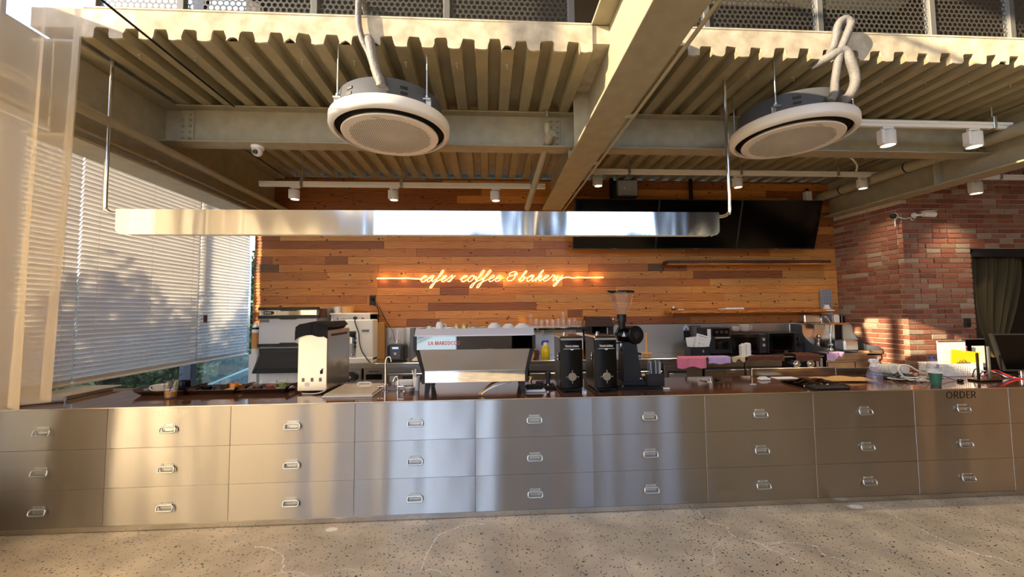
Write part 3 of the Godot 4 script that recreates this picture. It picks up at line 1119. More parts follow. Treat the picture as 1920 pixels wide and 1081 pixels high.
func ac_unit(nm_label: String, x: float, y: float, z: float) -> Node3D:
	var o := thing("air_conditioner", nm_label, "air conditioner", x, y, z, "round air conditioners under the deck")
	var d := MB.new().lathe([Vector2(0.0, 0.235), Vector2(0.385, 0.235), Vector2(0.40, 0.225), Vector2(0.425, 0.06), Vector2(0.40, 0.055)], Vector3.ZERO, 56)
	part(o, "housing", d, M.drum_grey, "dark grey drum housing")
	var rg := MB.new().lathe([Vector2(0.400, 0.070), Vector2(0.458, 0.074), Vector2(0.469, 0.068), Vector2(0.473, 0.058), Vector2(0.473, 0.002), Vector2(0.467, -0.010), Vector2(0.440, -0.024), Vector2(0.431, -0.024), Vector2(0.426, -0.012), Vector2(0.426, 0.01)], Vector3.ZERO, 72)
	part(o, "outer_ring", rg, M.white_plastic)
	part(o, "air_slot", MB.new().lathe([Vector2(0.425, 0.004), Vector2(0.420, 0.02), Vector2(0.375, 0.03), Vector2(0.36, -0.02)], Vector3.ZERO, 64), M.rubber, "black air slot")
	var pn := part(o, "front_panel", MB.new().lathe([Vector2(0.33, 0.0), Vector2(0.372, -0.022), Vector2(0.381, -0.034), Vector2(0.376, -0.042), Vector2(0.0, -0.046)], Vector3.ZERO, 72), M.white_plastic)
	# rows of small raised lozenges; their grey puts in the shade of the holes
	var dot := MB.new()
	dot.cyl(Vector3.ZERO, Vector3(0, -0.002, 0), 0.0052, 0.004, 8)
	var mm := MultiMesh.new()
	mm.transform_format = MultiMesh.TRANSFORM_3D
	mm.mesh = dot.mesh()
	var tr := []
	for i in range(-34, 35):
		for k in range(-26, 27):
			var p := Vector2((i + 0.5 * (absi(k) % 2)) * 0.0165, k * 0.0165)
			if p.x * p.x + p.y * p.y < 0.315 * 0.315:
				tr.append(Transform3D(Basis().scaled(Vector3(1.25, 1, 0.85)), Vector3(p.x, -0.0445 - 0.001, p.y)))
	mm.instance_count = tr.size()
	for i in tr.size():
		mm.set_instance_transform(i, tr[i])
	var mi := MultiMeshInstance3D.new()
	mi.name = "perforations"
	mi.multimesh = mm
	mi.material_override = M.perforation_shade
	mi.set_meta("kind", "stuff")
	pn.add_child(mi)
	var tx := text(pn, "lettering", "SAMSUNG", 0.055, 0.009, Vector3.ZERO, M.grey_print, 0.001)
	tx.transform = Transform3D(Basis(Vector3.RIGHT, PI / 2).scaled_local(tx.scale), Vector3(-0.03, -0.0438, 0.335))
	for q in [[-0.33, 0.27], [0.33, 0.27], [-0.33, -0.27], [0.33, -0.27]]:
		var r := MB.new()
		r.cyl(Vector3(q[0], 0.14, q[1]), Vector3(q[0], 3.56 - y + 0.05, q[1]), 0.006, 0.006, 8)
		r.cyl(Vector3(q[0], 0.145, q[1]), Vector3(q[0], 0.16, q[1]), 0.014, 0.014, 6)
		part(o, "hanger_rod", r, M.zinc)
		part(o, "bracket", MB.new().bb(Vector3(q[0] - 0.03, 0.125, q[1] - 0.02), Vector3(q[0] + 0.03, 0.14, q[1] + 0.02), 0.003).bb(Vector3(q[0] - 0.03, 0.08, q[1] - 0.012), Vector3(q[0] + 0.03, 0.14, q[1] - 0.006), 0.002), M.zinc)
	for s in [-0.55, 0.45]:
		for k in 2:
			var m := MB.new()
			m.xf = Transform3D(Basis(Vector3.UP, s), Vector3.ZERO)
			m.box(Vector3(0, 0.12 + k * 0.045, 0.41 - k * 0.005), Vector3(0.055, 0.022, 0.02), 0.003)
			part(o, "vent_slot", m, M.black_plastic)
	return o


func spot_head(label: String, x: float, y: float, z: float, tilt := 0.0, big := 1.0) -> void:
	# cylinder spotlight under its track adapter; y = underside of the track
	var o := thing("track_spotlight", label, "spotlight", x, y, z, "white track spotlights")
	var m := MB.new()
	m.bb(Vector3(-0.055, -0.022, -0.017), Vector3(0.055, 0.0, 0.017), 0.004)
	m.cyl(Vector3(-0.03, -0.02, 0), Vector3(-0.03, -0.045, 0), 0.012, 0.012, 10)
	part(o, "adapter", m, M.white_paint)
	var h := MB.new()
	h.xf = Transform3D(Basis(Vector3.RIGHT, tilt).scaled(Vector3.ONE * big), Vector3(0.0, -0.04, 0))
	h.lathe([Vector2(0.0, 0.0), Vector2(0.046, 0.0), Vector2(0.052, -0.006), Vector2(0.052, -0.115), Vector2(0.046, -0.118), Vector2(0.044, -0.10)], Vector3.ZERO, 24)
	h.bb(Vector3(-0.068, -0.105, -0.026), Vector3(-0.045, 0.005, 0.026), 0.004)
	part(o, "housing", h, M.white_paint)
	var l := MB.new()
	l.xf = h.xf
	l.lathe([Vector2(0.0, -0.110), Vector2(0.045, -0.108)], Vector3.ZERO, 20)
	part(o, "lamp_lens", l, M.lamp_white, "glowing lens")
	var tip := h.xf * Vector3(0, -0.122, 0)
	spot(o, tip, Color(1.0, 0.90, 0.76), 0.5, 52.0, 0.04)


func track(label: String, x0: float, x1: float, y: float, z: float, rods: Array) -> void:
	var o := thing("light_track", label, "light track", (x0 + x1) * 0.5, y, z)
	var hx := (x1 - x0) * 0.5
	part(o, "bar", MB.new().bb(Vector3(-hx, 0, -0.018), Vector3(hx, 0.034, 0.018), 0.003).bb(Vector3(-hx, 0.034, -0.024), Vector3(hx, 0.062, 0.024), 0.003), M.white_paint)
	for r in rods:
		var rx: float = r - (x0 + x1) * 0.5
		part(o, "hanger_rod", MB.new().cyl(Vector3(rx, 0.06, 0), Vector3(rx, 3.56 - y, 0), 0.006, 0.006, 8).bb(Vector3(rx - 0.018, 0.0, -0.028), Vector3(rx + 0.018, 0.12, 0.028), 0.004), M.zinc)


func ceiling_works() -> void:
	ac_unit("round white ceiling air conditioner hanging left of the large girder", -0.785, 3.068, -3.217)
	ac_unit("round white ceiling air conditioner hanging right of the large girder", 2.66, 3.10, -3.26)
	# hoses
	solo("flexible_conduit", MB.new().tube(smooth([Vector3(-0.93, 3.90, -3.02), Vector3(-0.927, 3.92, -2.84), Vector3(-0.925, 3.70, -2.81), Vector3(-0.898, 3.57, -2.81), Vector3(-0.852, 3.47, -2.82), Vector3(-0.815, 3.36, -2.80), Vector3(-0.81, 3.325, -2.795)]), 0.022, 12), M.hose_grey, "ribbed grey conduit dropping over the slab edge to the left air conditioner", "conduit")
	var rib := MB.new()
	solo("insulated_pipe", MB.new().tube(smooth([Vector3(-0.90, 3.66, -2.95), Vector3(-0.862, 3.585, -2.84), Vector3(-0.835, 3.52, -2.80), Vector3(-0.805, 3.38, -2.79), Vector3(-0.775, 3.28, -2.765), Vector3(-0.75, 3.225, -2.755), Vector3(-0.745, 3.19, -2.76)]), 0.034, 12), M.hose_grey, "thick grey taped pipe entering the top of the left air conditioner", "pipe")
	solo("insulated_pipe", MB.new().tube(smooth([Vector3(2.62, 3.185, -2.80), Vector3(2.645, 3.24, -2.79), Vector3(2.685, 3.35, -2.82), Vector3(2.715, 3.55, -2.80), Vector3(2.775, 3.72, -2.78), Vector3(2.80, 3.79, -2.78), Vector3(2.765, 3.83, -2.79), Vector3(2.72, 3.79, -2.80), Vector3(2.705, 3.68, -2.82), Vector3(2.70, 3.62, -2.85), Vector3(2.69, 3.60, -2.95)]), 0.028, 12), M.hose_grey, "grey taped pipe looping over the slab edge above the right air conditioner", "pipe")
	solo("insulated_pipe", MB.new().tube(smooth([Vector3(2.63, 3.55, -2.95), Vector3(2.65, 3.545, -2.83), Vector3(2.745, 3.575, -2.79), Vector3(2.785, 3.48, -2.78), Vector3(2.82, 3.38, -2.79), Vector3(2.81, 3.30, -2.79), Vector3(2.77, 3.22, -2.80), Vector3(2.715, 3.19, -2.80)]), 0.034, 12), M.hose_grey, "thicker bent pipe beside the loop on the right air conditioner", "pipe")
	# long steel light box over the counter
	var fx := thing("pendant_light_box", "long brushed steel light box hanging over the counter on two bent rods", "pendant light", -0.445, 2.20, -3.13)
	var poly := PackedVector2Array()
	for k in 7:
		var a := PI + PI / 2 * k / 6.0
		poly.append(Vector2(-2.33 + 0.045 + 0.045 * cos(a), 0.045 + 0.045 * sin(a)))
	for k in 7:
		var a := PI * 1.5 + PI / 2 * k / 6.0
		poly.append(Vector2(2.33 - 0.045 + 0.045 * cos(a), 0.045 + 0.045 * sin(a)))
	poly.append(Vector2(2.33, 0.19))
	poly.append(Vector2(-2.33, 0.19))
	part(fx, "front_plate", MB.new().prism(poly, 0.03, 0.033), M.fixture_steel)
	part(fx, "back_plate", MB.new().prism(poly, -0.033, -0.03), M.fixture_steel)
	part(fx, "body", MB.new().bb(Vector3(-2.29, 0.012, -0.03), Vector3(2.29, 0.186, 0.03), 0.004), M.satin_steel)
	part(fx, "diffuser", MB.new().bb(Vector3(-2.25, -0.002, -0.026), Vector3(2.25, 0.014, 0.026), 0.004), M.white_plastic, "unlit white diffuser strip")
	part(fx, "suspension_rod", MB.new().tube(smooth([Vector3(-2.44, 1.36, 0), Vector3(-2.44, 0.9, 0), Vector3(-2.44, 0.26, 0), Vector3(-2.425, 0.19, 0), Vector3(-2.38, 0.165, 0), Vector3(-2.30, 0.162, 0)]), 0.014, 12), M.chrome)
	part(fx, "suspension_rod", MB.new().tube(smooth([Vector3(2.44, 1.36, 0), Vector3(2.44, 0.9, 0), Vector3(2.44, 0.26, 0), Vector3(2.425, 0.19, 0), Vector3(2.38, 0.165, 0), Vector3(2.30, 0.162, 0)]), 0.014, 12), M.chrome)
	# tracks and spotlights
	track("white light track over the back counter left of the large girder", -2.75, 0.72, 3.13, -4.88, [-2.25, -1.06, 0.55])
	spot_head("leftmost of three white spotlights on the track left of the girder", -2.33, 3.13, -4.88)
	spot_head("middle of three white spotlights on the track left of the girder, above the neon", -1.15, 3.13, -4.88)
	spot_head("rightmost of three white spotlights on the track left of the girder", 0.10, 3.13, -4.88)
	track("white light track in front of the screens right of the large girder", 1.30, 5.22, 3.33, -4.88, [1.80, 3.28, 4.6])
	spot_head("white spotlight beside the wall speaker on the track before the screens", 1.40, 3.33, -4.88)
	spot_head("white spotlight beside the right bent rod on the track before the screens", 3.24, 3.33, -4.88)
	spot_head("white spotlight near the right girder on the track before the screens", 4.95, 3.33, -4.88)
	track("short white light track above the right end of the counter", 3.10, 5.12, 3.33, -3.5, [3.35, 4.93])
	spot_head("white spotlight just right of the right air conditioner on the short track", 3.83, 3.33, -3.5, 0.0, 1.2)
	spot_head("white spotlight next to the right girder on the short track", 4.72, 3.33, -3.5, 0.0, 1.2)
	track("white light track over the order end beyond the right girder", 5.62, 7.6, 3.16, -4.45, [6.3, 7.3])
	spot_head("white spotlight under the girder in front of the brick wall", 5.98, 3.16, -4.45, 0.0, 1.15)
	# cameras and speaker
	var dc := thing("dome_camera", "white dome security camera under the left cross beam", "security camera", -2.20, 3.20, -3.86)
	part(dc, "base", MB.new().cyl(Vector3(0, 0, 0), Vector3(0, -0.028, 0), 0.058, 0.054, 24), M.white_plastic)
	part(dc, "ball_body", MB.new().ball(Vector3(0, -0.055, 0.005), 0.046, 20), M.white_plastic)
	part(dc, "lens", MB.new().cyl(Vector3(0, -0.066, 0.035), Vector3(0, -0.074, 0.056), 0.026, 0.022, 18).ball(Vector3(0, -0.074, 0.05), 0.014), M.black_gloss)
	var wc := thing("security_camera", "white bullet security camera on the brick pier's front face near its corner", "security camera", 5.56, 2.79, -4.775)
	part(wc, "mount", MB.new().cyl(Vector3(-0.05, 0.0, 0.0), Vector3(-0.05, 0.0, 0.02), 0.035, 0.035, 16).tube([Vector3(-0.05, 0, 0.02), Vector3(-0.03, -0.01, 0.06), Vector3(0.02, 0.0, 0.08)], 0.012), M.white_plastic)
	part(wc, "body", MB.new().cyl(Vector3(0.0, 0.0, 0.075), Vector3(0.13, -0.012, 0.10), 0.033, 0.034, 18).bb(Vector3(-0.02, 0.03, 0.05), Vector3(0.14, 0.037, 0.13), 0.003), M.white_plastic)
	part(wc, "lens", MB.new().cyl(Vector3(0.128, -0.012, 0.0997), Vector3(0.136, -0.013, 0.101), 0.028, 0.028, 16), M.black_gloss)
	var w2 := thing("security_camera", "black faced round camera with short antenna on the brick pier corner", "security camera", 5.345, 2.80, -4.86)
	part(w2, "body", MB.new().cyl(Vector3(0.02, 0, 0), Vector3(-0.05, -0.005, 0.03), 0.042, 0.042, 20), M.white_plastic)
	part(w2, "lens", MB.new().cyl(Vector3(-0.048, -0.005, 0.029), Vector3(-0.056, -0.006, 0.033), 0.039, 0.039, 20), M.black_gloss)
	part(w2, "antenna", MB.new().cyl(Vector3(-0.03, -0.03, 0.03), Vector3(-0.03, -0.14, 0.03), 0.007, 0.006, 8), M.white_plastic)
	solo("camera_cable", MB.new().tube(smooth([Vector3(5.33, 2.775, -4.80), Vector3(5.37, 2.74, -4.755), Vector3(5.43, 2.755, -4.75), Vector3(5.47, 2.72, -4.752), Vector3(5.50, 2.75, -4.752), Vector3(5.50, 2.79, -4.757)]), 0.006, 6), M.wire_white, "short white cable between the two brick pier cameras", "cable")
	var sp := thing("wall_speaker", "square grey loudspeaker above the screens on the timber wall", "speaker", 2.05, 3.26, -5.775)
	part(sp, "cabinet", MB.new().bb(Vector3(-0.16, 0, 0), Vector3(0.16, 0.26, 0.15), 0.012), M.drum_grey)
	part(sp, "grille", MB.new().bb(Vector3(-0.145, 0.015, 0.15), Vector3(0.145, 0.245, 0.156), 0.003), M.grey_plastic)
	part(sp, "badge", MB.new().cyl(Vector3(-0.05, 0.12, 0.156), Vector3(-0.05, 0.12, 0.159), 0.012, 0.012, 14), M.white_plastic)
	var sb := thing("wall_box", "small white sensor box under the girder right of the screens", "sensor box", 4.90, 3.20, -5.775)
	part(sb, "body", MB.new().bb(Vector3(-0.045, 0, 0), Vector3(0.045, 0.19, 0.09), 0.01), M.white_plastic)
	part(sb, "top_cap", MB.new().bb(Vector3(-0.02, 0.19, 0.03), Vector3(0.02, 0.24, 0.06), 0.005), M.black_plastic)
	# screens
	var edges := [1.20, 2.405, 3.612, 4.822]
	var lab := ["black wall screen at the left end of the row of three", "black wall screen in the middle of the row of three", "black wall screen at the right end of the row of three, next to the brick"]
	for k in 3:
		var w: float = edges[k + 1] - edges[k] - 0.006
		var o := thing("wall_screen", lab[k], "screen", (edges[k] + edges[k + 1]) * 0.5, 2.47, -5.55, "menu screens above the bar")
		var tl := Transform3D(Basis(Vector3.RIGHT, 0.287), Vector3.ZERO)
		var m := MB.new()
		m.xf = tl
		m.bb(Vector3(-w * 0.5, 0, -0.05), Vector3(w * 0.5, 0.705, 0.0), 0.006)
		part(o, "casing", m, M.black_plastic)
		m = MB.new()
		m.xf = tl
		m.bb(Vector3(-w * 0.5 + 0.012, 0.02, 0.0), Vector3(w * 0.5 - 0.012, 0.693, 0.002))
		part(o, "display", m, M.screen)
		m = MB.new()
		m.xf = tl
		m.bb(Vector3(-0.035, 0.006, 0.001), Vector3(0.035, 0.013, 0.003))
		part(o, "badge", m, M.grey_print)
		m = MB.new()
		m.bb(Vector3(-0.13, 0.25, -0.23), Vector3(0.13, 0.52, -0.10), 0.004)
		part(o, "wall_mount", m, M.black_metal)
		if k < 2:
			part(o, "support_pole", MB.new().cyl(Vector3(0.03, 0.6, -0.14), Vector3(0.03, 1.08, -0.14), 0.028, 0.028, 14), M.black_metal)
	# pipes and conduits
	solo("conduit_pipe", MB.new().tube([Vector3(-2.885, 3.07, -2.4), Vector3(-2.885, 3.07, -5.78)], 0.038, 14), M.beam_paint, "thick tan pipe along the window side girder", "pipe")
	solo("conduit_pipe", MB.new().tube([Vector3(-2.93, 2.935, -2.4), Vector3(-2.93, 2.935, -5.7)], 0.013, 10).bb(Vector3(-2.95, 2.92, -3.62), Vector3(-2.905, 2.95, -3.59), 0.003).bb(Vector3(-2.95, 2.92, -4.9), Vector3(-2.905, 2.95, -4.87), 0.003), M.beam_paint, "thin tan conduit under the thick pipe on the window side girder", "conduit")
	solo("tension_rod", MB.new().tube([Vector3(-2.36, 3.53, 5.5), Vector3(-2.36, 3.53, -3.75)], 0.008, 8), M.black_metal, "thin dark rod running diagonally over the slab edge at upper left", "rod")
	var vp := thing("drain_pipe", "grey drain pipe dropping behind the left cross beam beside the girder", "pipe", 0.58, 3.40, -3.72)
	part(vp, "pipe", MB.new().tube(smooth([Vector3(-0.005, 0.0, 0.0), Vector3(0.0, -0.07, 0.0), Vector3(0.02, -0.12, -0.02)]), 0.031, 14).tube([Vector3(0.02, -0.11, 0.0), Vector3(-0.09, -0.52, -1.15)], 0.036, 14), M.beam_paint)
	part(vp, "collar", MB.new().cyl(Vector3(0.035, -0.10, 0.03), Vector3(0.01, -0.14, -0.05), 0.044, 0.044, 14), M.beam_paint)
	part(vp, "hanger", MB.new().cyl(Vector3(-0.005, 0.0, 0.0), Vector3(-0.005, 0.15, 0.0), 0.005, 0.005, 8).bb(Vector3(-0.02, 0.08, -0.012), Vector3(0.01, 0.13, 0.012), 0.003), M.zinc)
	solo("conduit_pipe", MB.new().tube([Vector3(1.115, 3.075, 5.5), Vector3(1.115, 3.075, -5.75)], 0.012, 10).bb(Vector3(1.06, 3.075, -2.93), Vector3(1.13, 3.10, -2.90), 0.003).bb(Vector3(1.06, 3.075, -3.9), Vector3(1.13, 3.10, -3.87), 0.003).bb(Vector3(1.06, 3.075, -4.9), Vector3(1.13, 3.10, -4.87), 0.003), M.beam_paint, "thin conduit clipped under the right edge of the large girder", "conduit")
	var du := thing("duct_pipe", "fat beige pipe strapped along the brick side girder", "pipe", 5.10, 3.30, -3.0)
	part(du, "pipe", MB.new().tube(smooth([Vector3(0, 0.0, -2.78), Vector3(0, 0.0, -2.0), Vector3(0, 0.0, -0.9), Vector3(0.0, 0.0, 0.1), Vector3(0.0, 0.0, 1.2), Vector3(0.0, 0.0, 8.0)]), 0.062, 18), M.beam_paint)
	for z in [-2.35, -1.45, -0.72, 0.1]:
		part(du, "strap", MB.new().cyl(Vector3(0, 0, z - 0.008), Vector3(0, 0, z + 0.008), 0.066, 0.066, 18), M.black_plastic)
	solo("ceiling_cable", MB.new().tube(smooth([Vector3(4.15, 3.545, -4.6), Vector3(4.3, 3.50, -4.62), Vector3(4.5, 3.51, -4.62), Vector3(4.72, 3.44, -4.72), Vector3(4.85, 3.40, -4.86)]), 0.012, 8), M.wire_white, "pale cable hanging from the deck to the track before the screens", "cable")
	neon()


func neon() -> void:
	var o := thing("neon_sign", "warm white neon script reading cafes coffee & bakery on the timber wall", "neon sign", 0, 2.03, -5.735)
	# letters drawn in x-heights: x to the right, y up from the line of writing
	var G := {
		"c": [0.82, [[-0.1, 0.3], [0.35, 0.95], [0.66, 0.82], [0.5, 0.72], [0.2, 0.62], [0.08, 0.3], [0.22, 0.02], [0.5, 0.06], [0.82, 0.35]]],
		"o": [0.9, [[0.0, 0.35], [0.3, 0.85], [0.55, 0.98], [0.3, 0.9], [0.08, 0.5], [0.14, 0.06], [0.42, 0.05], [0.66, 0.4], [0.66, 0.85], [0.5, 0.95], [0.62, 0.72], [0.95, 0.75]]],
		"a": [1.02, [[0.75, 0.85], [0.45, 0.98], [0.14, 0.6], [0.1, 0.12], [0.32, 0.02], [0.62, 0.45], [0.78, 0.92], [0.7, 0.4], [0.72, 0.05], [0.88, 0.08], [1.05, 0.35]]],
		"f": [0.80, [[0.0, 0.3], [0.4, 0.75], [0.78, 1.5], [0.74, 1.75], [0.55, 1.62], [0.3, 0.6], [0.02, -0.6], [-0.18, -0.95], [-0.32, -0.78], [-0.1, -0.3], [0.4, 0.1], [0.82, 0.35]]],
		"e": [0.76, [[0.0, 0.3], [0.35, 0.5], [0.6, 0.8], [0.48, 0.98], [0.2, 0.75], [0.1, 0.3], [0.25, 0.03], [0.5, 0.08], [0.78, 0.35]]],
		"s": [0.82, [[0.0, 0.3], [0.3, 0.65], [0.55, 1.05], [0.6, 0.75], [0.66, 0.3], [0.45, 0.02], [0.15, 0.1], [0.4, 0.12], [0.85, 0.75], [1.0, 0.95]]],
		"b": [0.95, [[-0.05, 0.2], [0.3, 0.7], [0.68, 1.45], [0.6, 1.65], [0.45, 1.4], [0.22, 0.6], [0.15, 0.1], [0.35, 0.0], [0.62, 0.3], [0.68, 0.65], [0.55, 0.7], [0.75, 0.5], [0.98, 0.6]]],
		"k": [0.92, [[0.0, 0.35], [0.35, 0.85], [0.7, 1.6], [0.6, 1.68], [0.4, 1.2], [0.12, 0.0], [0.3, 0.55], [0.62, 0.95], [0.66, 0.7], [0.36, 0.52], [0.55, 0.2], [0.7, 0.03], [0.95, 0.35]]],
		"r": [0.74, [[0.0, 0.35], [0.3, 0.8], [0.36, 1.05], [0.42, 0.88], [0.66, 0.86], [0.52, 0.4], [0.56, 0.06], [0.78, 0.35]]],
		"y": [1.05, [[0.0, 0.35], [0.2, 0.9], [0.16, 0.4], [0.25, 0.08], [0.5, 0.2], [0.82, 0.95], [0.6, 0.2], [0.3, -0.6], [0.08, -0.75], [0.05, -0.5], [0.4, -0.1], [1.0, 0.55]]],
		"&": [1.2, [[1.05, 1.05], [0.9, 1.25], [0.8, 1.05], [0.98, 0.9], [1.1, 1.2], [0.85, 1.5], [0.45, 1.45], [0.2, 1.15], [0.42, 0.88], [0.7, 0.92], [0.35, 0.85], [0.1, 0.45], [0.35, 0.1], [0.75, 0.2], [0.95, 0.6], [0.9, 0.85]]]}
	var xh := 0.094
	var words := [["cafes", -0.975], ["coffee", -0.405], ["&", 0.245], ["bakery", 0.43]]
	var spans := {"cafes": 0.455, "coffee": 0.575, "&": 0.15, "bakery": 0.66}
	for w in words:
		var adv := 0.0
		for ch in w[0]:
			adv += G[ch][0]
		var kx: float = spans[w[0]] / (adv * xh)
		var m := MB.new()
		var pts := []
		var x := 0.0
		for ch in w[0]:
			for q in G[ch][1]:
				var px: float = (x + q[0]) * kx * xh + q[1] * xh * 0.32
				pts.append(Vector3(w[1] + px, q[1] * xh, 0.006 * sin(pts.size() * 1.7)))
			x += G[ch][0]
		m.tube(smooth(pts, 4), 0.0072, 6)
		part(o, "script_tube", m, M.neon_warm, "glowing script tube")
	part(o, "line_tube", MB.new().tube(smooth([Vector3(-1.584, 0.053, 0), Vector3(-1.4, 0.055, 0), Vector3(-1.25, 0.052, 0), Vector3(-1.15, 0.056, 0), Vector3(-1.08, 0.048, 0), Vector3(-0.97, 0.04, 0)], 6), 0.0095, 8), M.neon_warm)
	part(o, "line_tube", MB.new().tube(smooth([Vector3(1.09, 0.05, 0), Vector3(1.17, 0.058, 0), Vector3(1.24, 0.045, 0), Vector3(1.32, 0.055, 0), Vector3(1.45, 0.05, 0), Vector3(1.69, 0.052, 0)], 6), 0.0095, 8), M.neon_warm)
	var st := MB.new()
	for k in 14:
		var x := -1.5 + k * 0.235
		st.cyl(Vector3(x, 0.05, -0.045), Vector3(x, 0.05, -0.002), 0.004, 0.004, 6)
	part(o, "stand_off", st, M.clear)
	for k in 12:
		omni(o, Vector3(-1.5 + k * 0.282, 0.05, 0.02), Color(1.0, 0.70, 0.34), 0.010, 0.03)


func handle_mesh() -> ArrayMesh:
	var m := MB.new()
	m.bb(Vector3(-0.044, -0.030, 0.0), Vector3(0.044, 0.030, 0.003), 0.001)
	m.cyl(Vector3(-0.046, 0.006, 0.008), Vector3(0.046, 0.006, 0.008), 0.0075, 0.0075, 10)
	var ring := [Vector3(-0.050, 0.005, 0.010), Vector3(-0.057, -0.003, 0.013), Vector3(-0.057, -0.024, 0.019), Vector3(-0.049, -0.032, 0.021), Vector3(0.049, -0.032, 0.021), Vector3(0.057, -0.024, 0.019), Vector3(0.057, -0.003, 0.013), Vector3(0.050, 0.005, 0.010)]
	m.tube(ring, 0.0062, 8)
	m.tube([Vector3(-0.05, 0.006, 0.010), Vector3(0.05, 0.006, 0.010)], 0.0052, 8)
	for x in [-0.031, 0.031]:
		for y in [-0.016, 0.022]:
			m.ball(Vector3(x, y, 0.003), 0.0052, 10, Vector3(1, 1, 0.6))
	return m.mesh()


func front_counter() -> void:
	var seams := [-3.785, -2.857, -1.967, -1.040, -0.110, 0.829, 1.760, 2.692, 3.585, 4.452, 5.33]
	var names := ["at the left end under the sheer curtain", "second from the left, with faint PICK UP lettering", "under the three brown trays", "under the steel water boiler and the two taps", "under the espresso machine", "under the two tall black grinders", "under the black straw box and bare steel top", "under the black bag pile", "lettered ORDER, under the white cables and green cup", "at the right end under the till screen"]
	var hm := handle_mesh()
	var rows := [[0.604, 0.8982], [0.316, 0.6025], [0.044, 0.3145]]
	for k in 10:
		var x0: float = seams[k]
		var x1: float = seams[k + 1]
		var w := x1 - x0
		var o := thing("drawer_unit", "brushed steel three drawer counter unit " + names[k], "drawer unit", (x0 + x1) * 0.5, 0.0, -3.2, "steel drawer units of the front counter")
		part(o, "body", MB.new().bb(Vector3(-w * 0.5 + 0.001, 0.043, -0.78), Vector3(w * 0.5 - 0.001, 0.897, -0.022), 0.002), M.satin_steel)
		for r in 3:
			var m := MB.new()
			m.uvo = Vector2(k * 0.07, rows[r][0] * 1.0 + k * 0.4)
			m.bb(Vector3(-w * 0.5 + 0.0009, rows[r][0], -0.022), Vector3(w * 0.5 - 0.0009, rows[r][1], 0.0), 0.001)
			var d := part(o, "drawer", m, M.brushed_steel)
			var h := part(d, "handle", hm, M.zinc, "folded steel drop handle")
			h.position = Vector3(0.02 if k == 0 else 0.0, (rows[r][0] + rows[r][1]) * 0.5 - 0.004, 0.0)
			if r == 0 and k == 8:
				text(d, "lettering", "ORDER", 0.272, 0.058, Vector3(0.0, 0.853, 0.0006), M.black_print, 0.0012)
			if r == 0 and k == 1:
				text(d, "lettering", "PICK UP", 0.25, 0.045, Vector3(0.0, 0.852, 0.0003), M.faint_print, 0.0006)
	solo("counter_plinth", MB.new().bb(Vector3(-3.9, 0.004, -3.96), Vector3(5.34, 0.0425, -3.2005), 0.0015), M.satin_steel, "low steel plinth under the whole row of drawer units", "plinth")
	var ctop := solo("countertop", MB.new().bb(Vector3(-3.92, 0.8985, -4.02), Vector3(5.34, 0.907, -3.197), 0.002), M.counter_reflected_brown, "long polished countertop, brown timber wall reflection put into its colour, with a steel front edge over the drawer units", "countertop")
	part(ctop, "front_edge", MB.new().bb(Vector3(-3.92, 0.8985, -3.1975), Vector3(5.34, 0.9075, -3.194), 0.0012), M.satin_steel, "thin steel front edge")


const H := 0.9075


func tumbler(r0: float, r1: float, h: float, th := 0.003) -> MB:
	return MB.new().lathe([Vector2(0.0, 0.0), Vector2(r0 * 0.9, 0.0), Vector2(r0, 0.004), Vector2(r1, h), Vector2(r1 - th, h), Vector2(r0 - th, 0.008), Vector2(0.0, 0.008)], Vector3.ZERO, 24)


func mug(b: MB, r0: float, r1: float, h: float) -> MB:
	return b.lathe([Vector2(0.0, 0.0), Vector2(r0 * 0.85, 0.0), Vector2(r0, 0.006), Vector2(lerpf(r0, r1, 0.7), h * 0.5), Vector2(r1, h), Vector2(r1 - 0.004, h), Vector2(lerpf(r0, r1, 0.6) - 0.004, h * 0.5), Vector2(r0 - 0.006, 0.008), Vector2(0, 0.008)], Vector3.ZERO, 28)


func ear(h: float, r: float, side := 1.0, w := 0.028) -> MB:
	return MB.new().tube(smooth([Vector3(side * (r - 0.003), h * 0.82, 0), Vector3(side * (r + w * 0.8), h * 0.78, 0), Vector3(side * (r + w), h * 0.5, 0), Vector3(side * (r + w * 0.6), h * 0.25, 0), Vector3(side * (r - 0.006), h * 0.2, 0)], 5), 0.0055, 8)


func saucer(r: float) -> MB:
	return MB.new().lathe([Vector2(0, 0.0), Vector2(r * 0.55, 0.0), Vector2(r, 0.014), Vector2(r, 0.017), Vector2(r * 0.55, 0.005), Vector2(0, 0.004)], Vector3.ZERO, 32)


